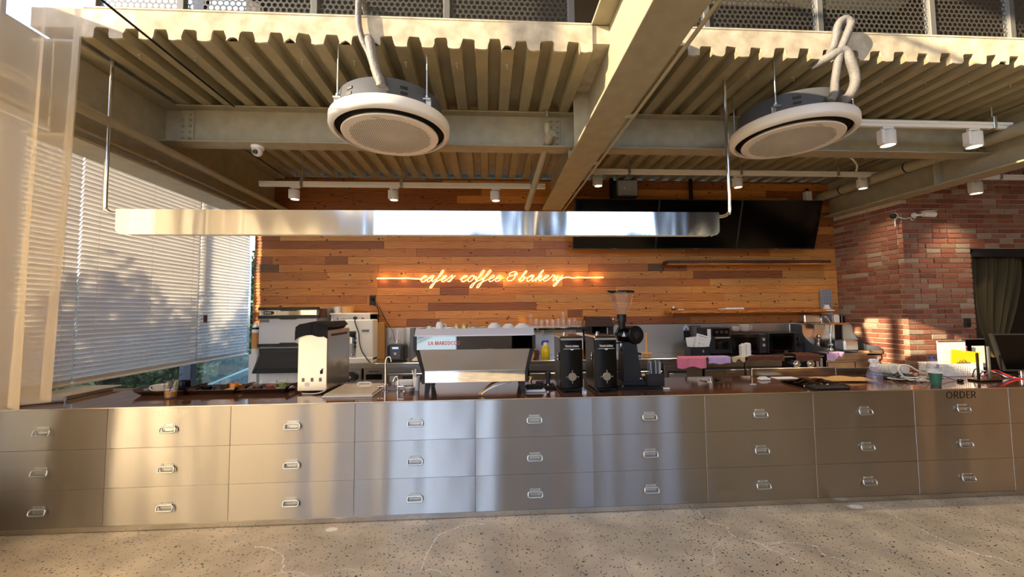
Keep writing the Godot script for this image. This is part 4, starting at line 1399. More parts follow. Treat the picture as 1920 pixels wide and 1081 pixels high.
func tray(label: String, x: float, z: float, w: float, d: float) -> Node3D:
	var o := thing("serving_tray", label, "tray", x, H, z, "brown trays on the counter")
	part(o, "base", MB.new().bb(Vector3(-w * 0.5, 0, -d * 0.5), Vector3(w * 0.5, 0.008, d * 0.5), 0.002), M.tray_brown)
	var f := 0.035
	for s in [[Vector3(-w * 0.5, 0.0, d * 0.5), Vector3(w * 0.5, 0.0, d * 0.5), Vector3(w * 0.5 + f, 0.036, d * 0.5 + f), Vector3(-w * 0.5 - f, 0.036, d * 0.5 + f), Vector3(0, -0.3, 1)], [Vector3(-w * 0.5, 0.0, -d * 0.5), Vector3(w * 0.5, 0.0, -d * 0.5), Vector3(w * 0.5 + f, 0.036, -d * 0.5 - f), Vector3(-w * 0.5 - f, 0.036, -d * 0.5 - f), Vector3(0, -0.3, -1)]]:
		var m := MB.new()
		var up := Vector3(0, 0.006, 0)
		var o2: Vector3 = s[4]
		m.quad(s[0], s[1], s[2], s[3], o2)
		m.quad(s[0] + up, s[1] + up, s[2] + up, s[3] + up, -o2)
		m.quad(s[3], s[2], s[2] + up, s[3] + up, Vector3.UP)
		part(o, "long_rim", m, M.tray_brown)
	# raised ends with a cut-out grip
	for sx in [-1.0, 1.0]:
		var m := MB.new()
		var pa := func(u: float, t: float) -> Vector3: return Vector3(sx * (w * 0.5 + f * t * 1.3), 0.055 * t, lerpf(-d * 0.5 - f * t, d * 0.5 + f * t, u))
		var cells := [[0, 0.3, 0, 1], [0.7, 1, 0, 1], [0.3, 0.7, 0, 0.4], [0.3, 0.7, 0.8, 1.0]]
		for c in cells:
			for off in [[Vector3.ZERO, 1.0], [Vector3(0, 0.006, 0), -1.0]]:
				m.quad(pa.call(c[0], c[2]) + off[0], pa.call(c[1], c[2]) + off[0], pa.call(c[1], c[3]) + off[0], pa.call(c[0], c[3]) + off[0], Vector3(sx, -0.4, 0) * off[1])
			m.quad(pa.call(c[0], c[3]), pa.call(c[1], c[3]), pa.call(c[1], c[3]) + Vector3(0, 0.006, 0), pa.call(c[0], c[3]) + Vector3(0, 0.006, 0), Vector3.UP)
		part(o, "end_grip", m, M.tray_brown)
	return o


func counter_left() -> void:
	# things at the window end
	var wb := thing("folded_board", "thin pale wooden board lying on the counter beside the curtain", "board", -3.60, H, -3.72)
	part(wb, "top_leaf", MB.new().bb(Vector3(-0.19, 0.026, -0.28), Vector3(0.145, 0.036, 0.265), 0.002), M.pale_board)
	part(wb, "frame", MB.new().bb(Vector3(-0.18, 0.0, -0.20), Vector3(0.14, 0.026, 0.255), 0.002), M.satin_steel)
	solo("steel_bar", MB.new().tube([Vector3(-0.20, 0.022, 0.06), Vector3(0.22, 0.022, -0.10)], 0.022, 16), M.grey_plastic, "pale grey round bar lying on the counter at the far left edge", "bar", -3.62, H, -3.34)
	tray("brown serving tray holding the white cup and navy mug, nearest the window", -2.81, -3.74, 0.345, 0.20)
	tray("brown serving tray with the amber cup, between the other two trays", -2.394, -3.74, 0.325, 0.20)
	tray("brown serving tray with three glass teacups, beside the boiler", -1.965, -3.74, 0.325, 0.20)
	var tb := H + 0.0085
	var s1 := solo("saucer", saucer(0.07), M.ceramic, "white saucer under the white coffee cup on the first tray", "saucer", -2.87, tb, -3.72)
	var cu := thing("coffee_cup", "wide white coffee cup on a saucer on the first tray", "cup", -2.895, tb + 0.006, -3.72)
	part(cu, "bowl", mug(MB.new(), 0.028, 0.056, 0.062), M.ceramic)
	part(cu, "handle", ear(0.062, 0.05, -1.0, 0.035), M.ceramic)
	part(cu, "coffee_surface", MB.new().cyl(Vector3(0, 0.048, 0), Vector3(0, 0.050, 0), 0.048, 0.048, 24), M.coffee)
	var nm := thing("mug", "tall navy blue mug on the first tray in front of the window mullion", "mug", -2.705, tb, -3.74)
	part(nm, "bowl", mug(MB.new(), 0.046, 0.052, 0.095), M.ceramic_navy)
	part(nm, "handle", ear(0.095, 0.05, -1.0), M.ceramic_navy)
	var dg := thing("drinking_glass", "clear glass of amber drink with a black straw in front of the first tray", "glass", -2.64, H, -3.505)
	part(dg, "tumbler", tumbler(0.042, 0.050, 0.145), M.clear)
	part(dg, "drink", MB.new().lathe([Vector2(0, 0.010), Vector2(0.038, 0.010), Vector2(0.041, 0.055), Vector2(0.0, 0.056)], Vector3.ZERO, 24), M.drink_gold)
	part(dg, "straw", MB.new().tube([Vector3(-0.03, 0.012, 0), Vector3(0.034, 0.165, 0.0), Vector3(0.085, 0.195, 0.0)], 0.004, 8), M.black_plastic)
	var n2 := thing("coffee_cup", "small navy cup at the left of the middle tray", "cup", -2.485, tb, -3.70)
	part(n2, "bowl", mug(MB.new(), 0.034, 0.041, 0.055), M.ceramic_navy)
	part(n2, "handle", ear(0.055, 0.039, 1.0), M.ceramic_navy)
	var g2 := thing("drinking_glass", "clear tumbler with dark coffee on the middle tray", "glass", -2.38, tb, -3.77)
	part(g2, "tumbler", tumbler(0.034, 0.038, 0.092), M.clear)
	part(g2, "coffee_fill", MB.new().cyl(Vector3(0, 0.009, 0), Vector3(0, 0.055, 0), 0.030, 0.032, 20), M.coffee)
	solo("saucer", saucer(0.078), M.pale_wood, "pale wooden saucer under the amber cup on the middle tray", "saucer", -2.262, tb, -3.72)
	var ac := thing("coffee_cup", "amber topped cup with white foot on the middle tray", "cup", -2.262, tb + 0.006, -3.72)
	part(ac, "bowl", MB.new().lathe([Vector2(0.036, 0.022), Vector2(0.037, 0.045), Vector2(0.030, 0.062), Vector2(0.026, 0.062), Vector2(0.032, 0.03), Vector2(0.0, 0.024)], Vector3.ZERO, 24), M.ceramic_amber)
	part(ac, "foot", MB.new().lathe([Vector2(0, 0), Vector2(0.03, 0.0), Vector2(0.036, 0.022), Vector2(0.0, 0.023)], Vector3.ZERO, 24), M.ceramic, "white foot")
	part(ac, "handle", ear(0.06, 0.034, 1.0), M.ceramic_amber)
	var teas := [["glass teacup of dark red tea, left on the third tray", -2.045, -3.69, M.tea_dark], ["glass teacup of amber tea, middle of the third tray", -1.938, -3.70, M.tea_amber], ["glass teacup of green tea at the back of the third tray", -1.895, -3.80, M.tea_green]]
	for q in teas:
		var t := thing("teacup", q[0], "teacup", q[1], tb, q[2], "glass teacups on the third tray")
		part(t, "glass_wall", tumbler(0.043, 0.045, 0.078), M.clear)
		part(t, "tea", MB.new().cyl(Vector3(0, 0.009, 0), Vector3(0, 0.048, 0), 0.039, 0.040, 22), q[3])
		part(t, "handle", ear(0.078, 0.043, 1.0, 0.022), M.clear)
	solo("saucer", saucer(0.075), M.ceramic, "white saucer at the right end of the third tray", "saucer", -1.835, tb, -3.75)
	# water boiler seen from behind
	var bo := thing("water_boiler", "tall stainless steel water boiler with dark cloth on top, seen from behind", "water boiler", -1.53, H, -3.86)
	part(bo, "body", MB.new().bb(Vector3(-0.125, 0.02, -0.27), Vector3(0.125, 0.545, 0.28), 0.006), M.satin_steel)
	part(bo, "back_plate", MB.new().bb(Vector3(-0.122, 0.022, 0.28), Vector3(0.122, 0.50, 0.284), 0.002), M.zinc)
	for x in [-0.1, 0.1]:
		for z in [-0.22, 0.22]:
			part(bo, "foot", MB.new().cyl(Vector3(x, 0, z), Vector3(x, 0.022, z), 0.014, 0.016, 12), M.black_plastic)
	for x in [-0.075, 0.0, 0.07]:
		part(bo, "vent_plate", MB.new().bb(Vector3(x - 0.011, 0.10, 0.283), Vector3(x + 0.011, 0.132, 0.287), 0.001), M.post_grey)
	part(bo, "seal", MB.new().cyl(Vector3(-0.042, 0.077, 0.283), Vector3(-0.042, 0.077, 0.288), 0.020, 0.020, 18), M.white_plastic)
	part(bo, "cable_clip", MB.new().bb(Vector3(0.068, 0.165, 0.283), Vector3(0.088, 0.195, 0.292), 0.002).tube([Vector3(0.075, 0.19, 0.29), Vector3(0.09, 0.21, 0.295)], 0.004), M.black_metal)
	for x in [-0.11, 0.11]:
		for y in [0.05, 0.13]:
			part(bo, "screw", MB.new().cyl(Vector3(x, y, 0.283), Vector3(x, y, 0.287), 0.006, 0.006, 10), M.zinc)
	part(bo, "lettering_strip", MB.new().bb(Vector3(0.1255, 0.485, -0.2), Vector3(0.1265, 0.505, 0.2)), M.brown_cloth)
	var cl := MB.new()
	cl.sheet(func(u: float, v: float):
		var z := lerpf(-0.2, 0.42, v)
		var over := maxf(0.0, z - 0.292)
		var e := minf(1.0, minf(u, 1.0 - u) * 9.0)
		var y := 0.603 + 0.01 * sin(u * 9.0 + v * 4.0) - (1.0 - e) * 0.03 - over * 0.85
		var fold := exp(-pow((u - 0.52) * 22.0, 2.0))
		return Vector3(lerpf(-0.142, 0.13, u), y, minf(z, 0.292) + 0.012 * minf(1.0, over * 20.0) - 0.014 * fold * minf(1.0, over * 30.0)), 44, 44, 0.006)
	solo("black_cloth", cl, M.black_cloth, "dark grey cloth draped over the top of the steel water boiler", "cloth", -1.53, H, -3.86)
	solo("folded_towels", MB.new().bb(Vector3(-0.135, 0.546, -0.19), Vector3(0.124, 0.592, 0.28), 0.02), M.black_cloth, "dark folded bundle under the cloth on the boiler", "cloth", -1.53, H, -3.86)
	solo("mains_cable", MB.new().tube(smooth([Vector3(-1.60, H + 0.006, -3.55), Vector3(-1.55, H + 0.006, -3.53), Vector3(-1.46, H + 0.012, -3.50), Vector3(-1.40, H + 0.03, -3.52), Vector3(-1.405, H + 0.05, -3.575)]), 0.005, 8), M.wire_white, "short white cord at the foot of the steel boiler", "cord")
	# board with a clear box on it
	var cb := thing("wooden_board", "large pale wooden serving board between the boiler and the taps", "board", -1.165, H, -3.62)
	part(cb, "panel", MB.new().bb(Vector3(-0.19, 0.012, -0.24), Vector3(0.20, 0.026, 0.235), 0.003), M.pale_board)
	part(cb, "frame", MB.new().bb(Vector3(-0.20, 0.0, -0.25), Vector3(0.21, 0.012, 0.245), 0.003), M.white_plastic)
	var cx := thing("clear_box", "clear plastic lidded box with a handle on the wooden board", "container", -1.12, H + 0.027, -3.70)
	part(cx, "walls", MB.new().bb(Vector3(-0.15, 0.0, -0.08), Vector3(-0.146, 0.045, 0.08)).bb(Vector3(0.156, 0.0, -0.08), Vector3(0.16, 0.045, 0.08)).bb(Vector3(-0.15, 0.0, -0.08), Vector3(0.16, 0.045, -0.076)).bb(Vector3(-0.15, 0.0, 0.076), Vector3(0.16, 0.045, 0.08)), M.clear)
	part(cx, "handle", MB.new().tube(smooth([Vector3(-0.03, 0.02, 0.082), Vector3(-0.028, 0.048, 0.085), Vector3(0.07, 0.05, 0.085), Vector3(0.075, 0.022, 0.082), Vector3(-0.02, 0.018, 0.084)], 4), 0.006, 8), M.white_plastic)
	# taps
	var t1 := thing("water_tap", "tall chrome gooseneck tap on the counter left of the espresso machine", "tap", -0.90, H, -3.56)
	part(t1, "base", MB.new().cyl(Vector3(0, 0, 0), Vector3(0, 0.075, 0), 0.016, 0.016, 18).cyl(Vector3(0, 0, 0), Vector3(0, 0.006, 0), 0.026, 0.026, 20), M.chrome)
	part(t1, "spout", MB.new().tube(smooth([Vector3(0, 0.07, 0), Vector3(0, 0.2, 0), Vector3(0.0, 0.262, 0), Vector3(0.012, 0.297, 0), Vector3(0.032, 0.303, 0.0), Vector3(0.045, 0.285, 0), Vector3(0.05, 0.262, 0)]), 0.0075, 10), M.chrome)
	part(t1, "lever", MB.new().cyl(Vector3(0, 0.05, 0), Vector3(-0.052, 0.048, 0), 0.010, 0.008, 12).ball(Vector3(-0.055, 0.048, 0), 0.015, 12), M.chrome)
	var t2 := thing("water_tap", "short chrome tap beside the tall gooseneck tap", "tap", -0.785, H, -3.53)
	part(t2, "base", MB.new().cyl(Vector3(0, 0, 0), Vector3(0, 0.08, 0), 0.011, 0.011, 16).cyl(Vector3(0, 0, 0), Vector3(0, 0.006, 0), 0.02, 0.02, 18), M.chrome)
	part(t2, "spout", MB.new().tube(smooth([Vector3(0, 0.08, 0), Vector3(0, 0.115, 0), Vector3(-0.012, 0.135, 0), Vector3(-0.03, 0.125, 0), Vector3(-0.042, 0.095, 0)]), 0.0075, 10), M.chrome)
	part(t2, "lever", MB.new().cyl(Vector3(0, 0.052, 0), Vector3(0.05, 0.052, 0), 0.012, 0.011, 12), M.chrome)
	var dt := thing("drip_tray", "recessed steel drip tray under the two taps", "drip tray", -0.80, H, -3.62)
	part(dt, "grate", MB.new().bb(Vector3(-0.16, 0, -0.12), Vector3(0.11, 0.004, 0.02), 0.001), M.steel_top)
	for z in [-0.115, -0.02, 0.018]:
		part(dt, "rail", MB.new().bb(Vector3(-0.16, 0.0, z - 0.003), Vector3(0.11, 0.010, z + 0.003), 0.001), M.chrome)
	solo("paper_napkin_box", MB.new().bb(Vector3(-0.085, 0, -0.05), Vector3(0.085, 0.052, 0.05), 0.012), M.paper, "white rounded napkin box behind the short tap", "box", -0.79, H, -3.86)
	var wc := thing("stirrer_cup", "white tumbler holding two pale sticks beside the espresso machine", "cup", -0.64, H, -3.60)
	part(wc, "tumbler", tumbler(0.024, 0.034, 0.125), M.white_plastic)
	part(wc, "stick", MB.new().tube([Vector3(0.01, 0.01, 0), Vector3(-0.035, 0.18, 0.01)], 0.008, 8), M.ceramic)
	part(wc, "stick", MB.new().tube([Vector3(-0.005, 0.01, 0), Vector3(-0.01, 0.19, 0.0)], 0.009, 8), M.ceramic)
	var nd := thing("square_dish", "stack of two small white square dishes beside the white tumbler", "dish", -0.70, H, -3.57)
	for k in 2:
		part(nd, "dish", MB.new().lathe([Vector2(0, 0), Vector2(0.035, 0.0), Vector2(0.052, 0.018), Vector2(0.048, 0.019), Vector2(0.03, 0.004), Vector2(0, 0.004)], Vector3(0, k * 0.016, 0), 4, true), M.ceramic)


func counter_middle() -> void:
	# espresso machine, its back to the guests
	var em := thing("espresso_machine", "wide mirror steel espresso machine with red lettering, its back to the guests", "espresso machine", -0.113, H, -3.3)
	var b := MB.new()
	b.xf = Transform3D(Basis(Vector3.UP, PI / 2), Vector3.ZERO)
	part(em, "cup_rail", b.prism(PackedVector2Array([Vector2(0.0, 0.492), Vector2(0.0, 0.499), Vector2(0.052, 0.552), Vector2(0.062, 0.552), Vector2(0.062, 0.492)]), -0.492, 0.492), M.rail_silver)
	part(em, "warming_tray", MB.new().bb(Vector3(-0.475, 0.496, -0.56), Vector3(0.475, 0.524, -0.063), 0.003), M.steel_top)
	for s in [-1.0, 1.0]:
		part(em, "tray_end", MB.new().bb(Vector3(s * 0.478 - 0.006, 0.49, -0.56), Vector3(s * 0.478 + 0.006, 0.553, -0.055), 0.003), M.rail_silver)
	part(em, "body", MB.new().bb(Vector3(-0.47, 0.385, -0.56), Vector3(0.47, 0.497, -0.01), 0.004), M.satin_steel)
	var up := part(em, "upper_band", MB.new().bb(Vector3(-0.475, 0.382, -0.02), Vector3(0.475, 0.492, 0.0), 0.002), M.mirror_steel)
	text(up, "lettering", "LA MARZOCCO", 0.255, 0.030, Vector3(-0.252, 0.437, 0.0015), M.red_print, 0.003, "Droid Sans", true, true)
	for s in [-1.0, 1.0]:
		part(em, "end_cap", MB.new().bb(Vector3(s * 0.4875 - 0.0125, 0.380, -0.56), Vector3(s * 0.4875 + 0.0125, 0.495, 0.004), 0.003), M.black_plastic)
	# slanted middle panel
	var mp := MB.new()
	var A := [Vector3(-0.452, 0.385, -0.004), Vector3(0.452, 0.385, -0.004), Vector3(0.418, 0.203, -0.055), Vector3(-0.418, 0.203, -0.055)]
	mp.quad(A[0], A[1], A[2], A[3], Vector3(0, -0.3, 1))
	var bk := Vector3(0, 0, -0.02)
	mp.quad(A[0] + bk, A[1] + bk, A[2] + bk, A[3] + bk, Vector3(0, 0.3, -1))
	for k in 4:
		mp.quad(A[k], A[(k + 1) % 4], A[(k + 1) % 4] + bk, A[k] + bk, (A[k] + A[(k + 1) % 4]) * 0.5 - Vector3(0, 0.29, 0))
	part(em, "middle_panel", mp, M.satin_steel)
	for s in [-1.0, 1.0]:
		var sp := MB.new()
		var Q := [Vector3(s * 0.492, 0.385, 0.0), Vector3(s * 0.456, 0.385, 0.0), Vector3(s * 0.422, 0.20, -0.05), Vector3(s * 0.442, 0.20, -0.05)]
		sp.quad(Q[0], Q[1], Q[2], Q[3], Vector3(0, 0, 1))
		var back := Vector3(0, 0, -0.42)
		sp.quad(Q[0], Q[3], Q[3] + back, Q[0] + back, Vector3(s, 0, 0))
		sp.quad(Q[1], Q[2], Q[2] + back, Q[1] + back, Vector3(-s, 0, 0))
		sp.quad(Q[0] + back, Q[1] + back, Q[2] + back, Q[3] + back, Vector3(0, 0, -1))
		part(em, "side_panel", sp, M.black_plastic)
	part(em, "panel_trim", MB.new().bb(Vector3(-0.42, 0.198, -0.055), Vector3(0.42, 0.205, -0.045), 0.002), M.chrome)
	part(em, "group_body", MB.new().bb(Vector3(-0.40, 0.20, -0.50), Vector3(0.40, 0.385, -0.09), 0.004), M.black_metal)
	part(em, "lower_band", MB.new().bb(Vector3(-0.415, 0.108, -0.06), Vector3(0.415, 0.198, -0.04), 0.002), M.mirror_steel)
	for s in [-1.0, 1.0]:
		part(em, "end_cap", MB.new().bb(Vector3(s * 0.4275 - 0.0125, 0.102, -0.50), Vector3(s * 0.4275 + 0.0125, 0.202, -0.036), 0.003), M.black_plastic)
	part(em, "drip_base", MB.new().bb(Vector3(-0.41, 0.108, -0.56), Vector3(0.41, 0.196, -0.06), 0.003), M.satin_steel)
	for s in [-1.0, 1.0]:
		for z in [-0.085, -0.47]:
			var lg := MB.new()
			lg.xf = Transform3D(Basis.IDENTITY, Vector3(s * 0.395, 0.0, z))
			lg.prism(PackedVector2Array([Vector2(-s * 0.004, 0.0), Vector2(s * 0.026, 0.0), Vector2(s * 0.02, 0.109), Vector2(-s * 0.03, 0.109)]), -0.02, 0.02)
			part(em, "leg", lg, M.black_plastic)
	part(em, "hose", MB.new().tube(smooth([Vector3(0.05, 0.012, -0.02), Vector3(0.10, 0.045, -0.03), Vector3(0.18, 0.075, -0.05), Vector3(0.3, 0.095, -0.12)]), 0.008, 10), M.white_plastic)
	part(em, "hose", MB.new().tube(smooth([Vector3(0.03, 0.008, -0.03), Vector3(0.08, 0.05, -0.05), Vector3(0.15, 0.09, -0.1), Vector3(0.25, 0.105, -0.16)]), 0.009, 10), M.brass, "braided yellow hose")
	# cups on the machine
	var ct := H + 0.5245
	var cz := -3.50
	var ups := [[-0.514, 0.030, 0.022, 0.040, "small upturned white cup at the left end on top of the espresso machine", "ceramic"], [-0.425, 0.038, 0.030, 0.075, "tall upturned white mug on top of the espresso machine", "ceramic"], [-0.33, 0.032, 0.020, 0.025, "low pale cup third from the left on the espresso machine", "ceramic"], [-0.275, 0.034, 0.027, 0.055, "gold rimmed cup left of its twin on the espresso machine", "ceramic_gold"], [-0.21, 0.034, 0.027, 0.055, "gold rimmed cup right of its twin on the espresso machine", "ceramic_gold"], [-0.099, 0.055, 0.03, 0.030, "flat pale green bowl upturned on the espresso machine", "ceramic_green"], [-0.038, 0.05, 0.035, 0.033, "yellow bowl upturned on the espresso machine", "ceramic_gold"], [0.051, 0.075, 0.042, 0.062, "largest white bowl upturned on the espresso machine", "ceramic"], [0.172, 0.07, 0.04, 0.052, "white bowl second from the right on the espresso machine", "ceramic"], [0.295, 0.088, 0.055, 0.052, "widest white bowl at the right end on the espresso machine", "ceramic"]]
	for q in ups:
		var o := thing("upturned_cup", q[4], "cup", q[0], ct, cz, "cups warming on the espresso machine")
		part(o, "bowl", MB.new().lathe([Vector2(q[1], 0), Vector2(q[1], 0.006), Vector2(lerpf(q[1], q[2], 0.55), q[3] * 0.65), Vector2(q[2], q[3] * 0.9), Vector2(q[2] * 0.8, q[3]), Vector2(0, q[3] * 0.98)], Vector3.ZERO, 28), M[q[5]])
		part(o, "foot_ring", MB.new().lathe([Vector2(q[2] * 0.75, q[3] * 0.97), Vector2(q[2] * 0.72, q[3] + 0.006), Vector2(q[2] * 0.6, q[3] + 0.006), Vector2(q[2] * 0.58, q[3] * 0.97)], Vector3.ZERO, 24), M[q[5]])
		if q[2] < 0.035 and q[1] < 0.04:
			var h := part(o, "handle", ear(q[3], q[1] - 0.004, 1.0, 0.02), M[q[5]])
	# small tools right of the machine
	var tm := thing("tamping_mat", "black rubber tamping mat behind the white tray beside the machine", "mat", 0.47, H, -3.62)
	part(tm, "pad", MB.new().bb(Vector3(-0.09, 0, -0.07), Vector3(0.13, 0.018, 0.07), 0.005), M.rubber)
	part(tm, "edge", MB.new().bb(Vector3(-0.085, 0.018, -0.065), Vector3(0.125, 0.024, -0.05), 0.002), M.rubber)
	var pf := thing("coffee_tamper", "black handled coffee tamper standing on the tamping mat", "tamper", 0.535, H + 0.0185, -3.61)
	part(pf, "handle", MB.new().lathe([Vector2(0, 0.125), Vector2(0.02, 0.122), Vector2(0.026, 0.11), Vector2(0.024, 0.09), Vector2(0.017, 0.03), Vector2(0.022, 0.02)], Vector3.ZERO, 20), M.black_plastic)
	part(pf, "base", MB.new().cyl(Vector3.ZERO, Vector3(0, 0.02, 0), 0.029, 0.029, 24), M.chrome)
	var ds := thing("coffee_distributor", "brown topped coffee distributor on the tamping mat", "distributor", 0.455, H + 0.0185, -3.60)
	part(ds, "cap", MB.new().lathe([Vector2(0, 0.04), Vector2(0.032, 0.04), Vector2(0.036, 0.03), Vector2(0.030, 0.018)], Vector3.ZERO, 22), M.brown_cloth)
	part(ds, "base", MB.new().cyl(Vector3.ZERO, Vector3(0, 0.02, 0), 0.029, 0.029, 22), M.black_metal)
	var cg := thing("cleaning_brush", "small steel capped canister beside the espresso machine's right leg", "canister", 0.375, H, -3.62)
	part(cg, "body", MB.new().cyl(Vector3.ZERO, Vector3(0, 0.085, 0), 0.013, 0.013, 16), M.chrome)
	part(cg, "cap", MB.new().cyl(Vector3(0, 0.085, 0), Vector3(0, 0.10, 0), 0.024, 0.02, 16), M.brass)
	var wt := thing("cup_tray", "small white rimmed black tray right of the espresso machine", "tray", 0.41, H, -3.47)
	part(wt, "tray_body", MB.new().bb(Vector3(-0.10, 0, -0.06), Vector3(0.075, 0.018, 0.05), 0.004), M.white_plastic)
	part(wt, "cloth_pad", MB.new().bb(Vector3(-0.095, 0.018, -0.06), Vector3(0.06, 0.05, 0.03), 0.014), M.black_cloth)
	# two tall grinders
	var g := thing("coffee_grinder", "tall black coffee grinder with script lettering, left of the pair", "coffee grinder", 0.71, H, -3.38, "tall black coffee grinders")
	var poly := PackedVector2Array()
	for k in 9:
		var a := lerpf(-1.0, 1.0, k / 8.0)
		poly.append(Vector2(a * 0.094, 0.022 * (1.0 - a * a)))
	poly.append(Vector2(0.094, -0.02))
	poly.append(Vector2(-0.094, -0.02))
	var fb := MB.new()
	fb.xf = Transform3D(Basis(Vector3.RIGHT, -PI / 2), Vector3(0, 0, -0.022))
	var fp := PackedVector2Array()
	for p in poly:
		fp.append(Vector2(p.x, -p.y))
	fb.prism(fp, 0.035, 0.435)
	for i in fb.n.size():
		if absf(fb.n[i].y) < 0.5 and fb.n[i].z > 0.3:
			fb.n[i] = Vector3(fb.v[i].x / 0.094 * 0.45, 0, 1).normalized()
	var fpn := part(g, "front_panel", fb, M.grinder_black)
	part(g, "body", MB.new().bb(Vector3(-0.094, 0.028, -0.36), Vector3(0.094, 0.452, -0.045), 0.006), M.grinder_black)
	part(g, "base", MB.new().bb(Vector3(-0.085, 0.006, -0.34), Vector3(0.085, 0.03, -0.015), 0.004), M.black_metal)
	part(g, "top_plate", MB.new().bb(Vector3(-0.099, 0.452, -0.37), Vector3(0.099, 0.474, -0.012), 0.006), M.mirror_steel)
	part(g, "front_collar", MB.new().bb(Vector3(-0.094, 0.436, -0.05), Vector3(0.094, 0.456, -0.008), 0.004), M.zinc)
	part(g, "lid_knob", MB.new().cyl(Vector3(-0.035, 0.474, -0.16), Vector3(-0.035, 0.485, -0.16), 0.018, 0.014, 16).ball(Vector3(-0.035, 0.492, -0.16), 0.013, 14), M.chrome)
	part(g, "side_latch", MB.new().bb(Vector3(-0.106, 0.26, -0.10), Vector3(-0.094, 0.33, -0.075), 0.003).ball(Vector3(-0.108, 0.30, -0.085), 0.012, 12).ball(Vector3(-0.108, 0.27, -0.085), 0.009, 10), M.chrome)
	part(g, "side_rail", MB.new().bb(Vector3(-0.0975, 0.03, -0.052), Vector3(-0.091, 0.45, -0.042), 0.001), M.black_gloss)
	for x in [-0.07, 0.07]:
		for z in [-0.03, -0.31]:
			part(g, "foot", MB.new().cyl(Vector3(x, 0, z), Vector3(x, 0.008, z), 0.016, 0.018, 14), M.rubber)
	text(fpn, "lettering", "Victoria Arduino", 0.118, 0.019, Vector3(0.0, 0.39, 0.0005), M.white_print, 0.002, "Droid Serif", true, true)
	part(fpn, "line_mark", MB.new().bb(Vector3(-0.072, 0.364, -0.003), Vector3(0.072, 0.367, 0.0006)).prism(PackedVector2Array([Vector2(-0.022, 0.366), Vector2(0.022, 0.366), Vector2(0.0, 0.352)]), -0.003, 0.0008), M.white_print)
	var eb := MB.new()
	eb.lathe([Vector2(0.0, 0.006), Vector2(0.033, 0.006), Vector2(0.036, 0.003), Vector2(0.036, 0.0)], Vector3.ZERO, 28, true)
	eb.bb(Vector3(-0.052, 0.006, -0.003), Vector3(0.052, 0.009, 0.003), 0.001)
	eb.bb(Vector3(-0.003, 0.006, -0.052), Vector3(0.003, 0.009, 0.052), 0.001)
	for q in [[-0.05, 0], [0.05, 0], [0, -0.05], [0, 0.05]]:
		eb.cyl(Vector3(q[0], 0.0, q[1]), Vector3(q[0], 0.010, q[1]), 0.006, 0.005, 12)
	var e := part(fpn, "emblem", eb, M.emblem_silver, "round silver emblem with four arms")
	e.transform = Transform3D(Basis(Vector3.RIGHT, PI / 2), Vector3(0, 0.13, -0.001))
	copy(g, "coffee_grinder", "tall black coffee grinder with script lettering, right of the pair beside the hopper grinder", 1.005, H, -3.37)
	# single hopper grinder
	var ek := thing("hopper_grinder", "black coffee grinder with a clear glass hopper and round motor face", "coffee grinder", 1.29, H, -3.62)
	var col := MB.new()
	var c0 := [Vector3(-0.075, 0.045, 0.06), Vector3(0.095, 0.045, 0.06), Vector3(0.095, 0.045, -0.11), Vector3(-0.075, 0.045, -0.11)]
	var c1 := [Vector3(-0.062, 0.40, 0.05), Vector3(0.055, 0.40, 0.05), Vector3(0.055, 0.40, -0.09), Vector3(-0.062, 0.40, -0.09)]
	for k in 4:
		var k2 := (k + 1) % 4
		col.quad(c0[k], c0[k2], c1[k2], c1[k], (c0[k] + c0[k2]) * Vector3(1, 0, 1))
	col.quad(c1[0], c1[1], c1[2], c1[3], Vector3.UP)
	part(ek, "column", col, M.black_plastic)
	part(ek, "base_plate", MB.new().bb(Vector3(-0.12, 0.012, -0.16), Vector3(0.15, 0.046, 0.10), 0.012), M.black_plastic)
	part(ek, "tray_mat", MB.new().bb(Vector3(-0.16, 0.0, -0.2), Vector3(0.24, 0.012, 0.17), 0.005), M.rubber)
	var hd := MB.new()
	var ax := Vector3(0.35, 0, 1).normalized()
	var hc := Vector3(0.03, 0.465, 0.0)
	hd.cyl(hc - ax * 0.13, hc + ax * 0.06, 0.083, 0.086, 36)
	hd.cyl(hc + ax * 0.06, hc + ax * 0.072, 0.086, 0.078, 36)
	part(ek, "motor_housing", hd, M.black_metal)
	part(ek, "face_plate", MB.new().cyl(hc + ax * 0.071, hc + ax * 0.075, 0.034, 0.032, 28), M.black_plastic)
	part(ek, "grinding_head", MB.new().cyl(Vector3(-0.03, 0.465, 0.03), Vector3(-0.115, 0.465, 0.02), 0.062, 0.05, 28).cyl(Vector3(-0.115, 0.465, 0.02), Vector3(-0.135, 0.465, 0.018), 0.03, 0.026, 18), M.grinder_black)
	part(ek, "logo_mark", MB.new().prism(PackedVector2Array([Vector2(-0.088, 0.455), Vector2(-0.058, 0.455), Vector2(-0.070, 0.497)]), 0.075, 0.086), M.white_print)
	part(ek, "neck", MB.new().lathe([Vector2(0.030, 0.52), Vector2(0.032, 0.58), Vector2(0.042, 0.582), Vector2(0.044, 0.65), Vector2(0.040, 0.655)], Vector3(-0.06, 0, 0), 26), M.black_metal)
	part(ek, "hopper", MB.new().lathe([Vector2(0.040, 0.650), Vector2(0.070, 0.71), Vector2(0.095, 0.77), Vector2(0.112, 0.83), Vector2(0.118, 0.858), Vector2(0.115, 0.858), Vector2(0.109, 0.83), Vector2(0.092, 0.77), Vector2(0.067, 0.71), Vector2(0.037, 0.650)], Vector3(-0.06, 0, 0), 36), M.tinted, "clear tinted hopper")
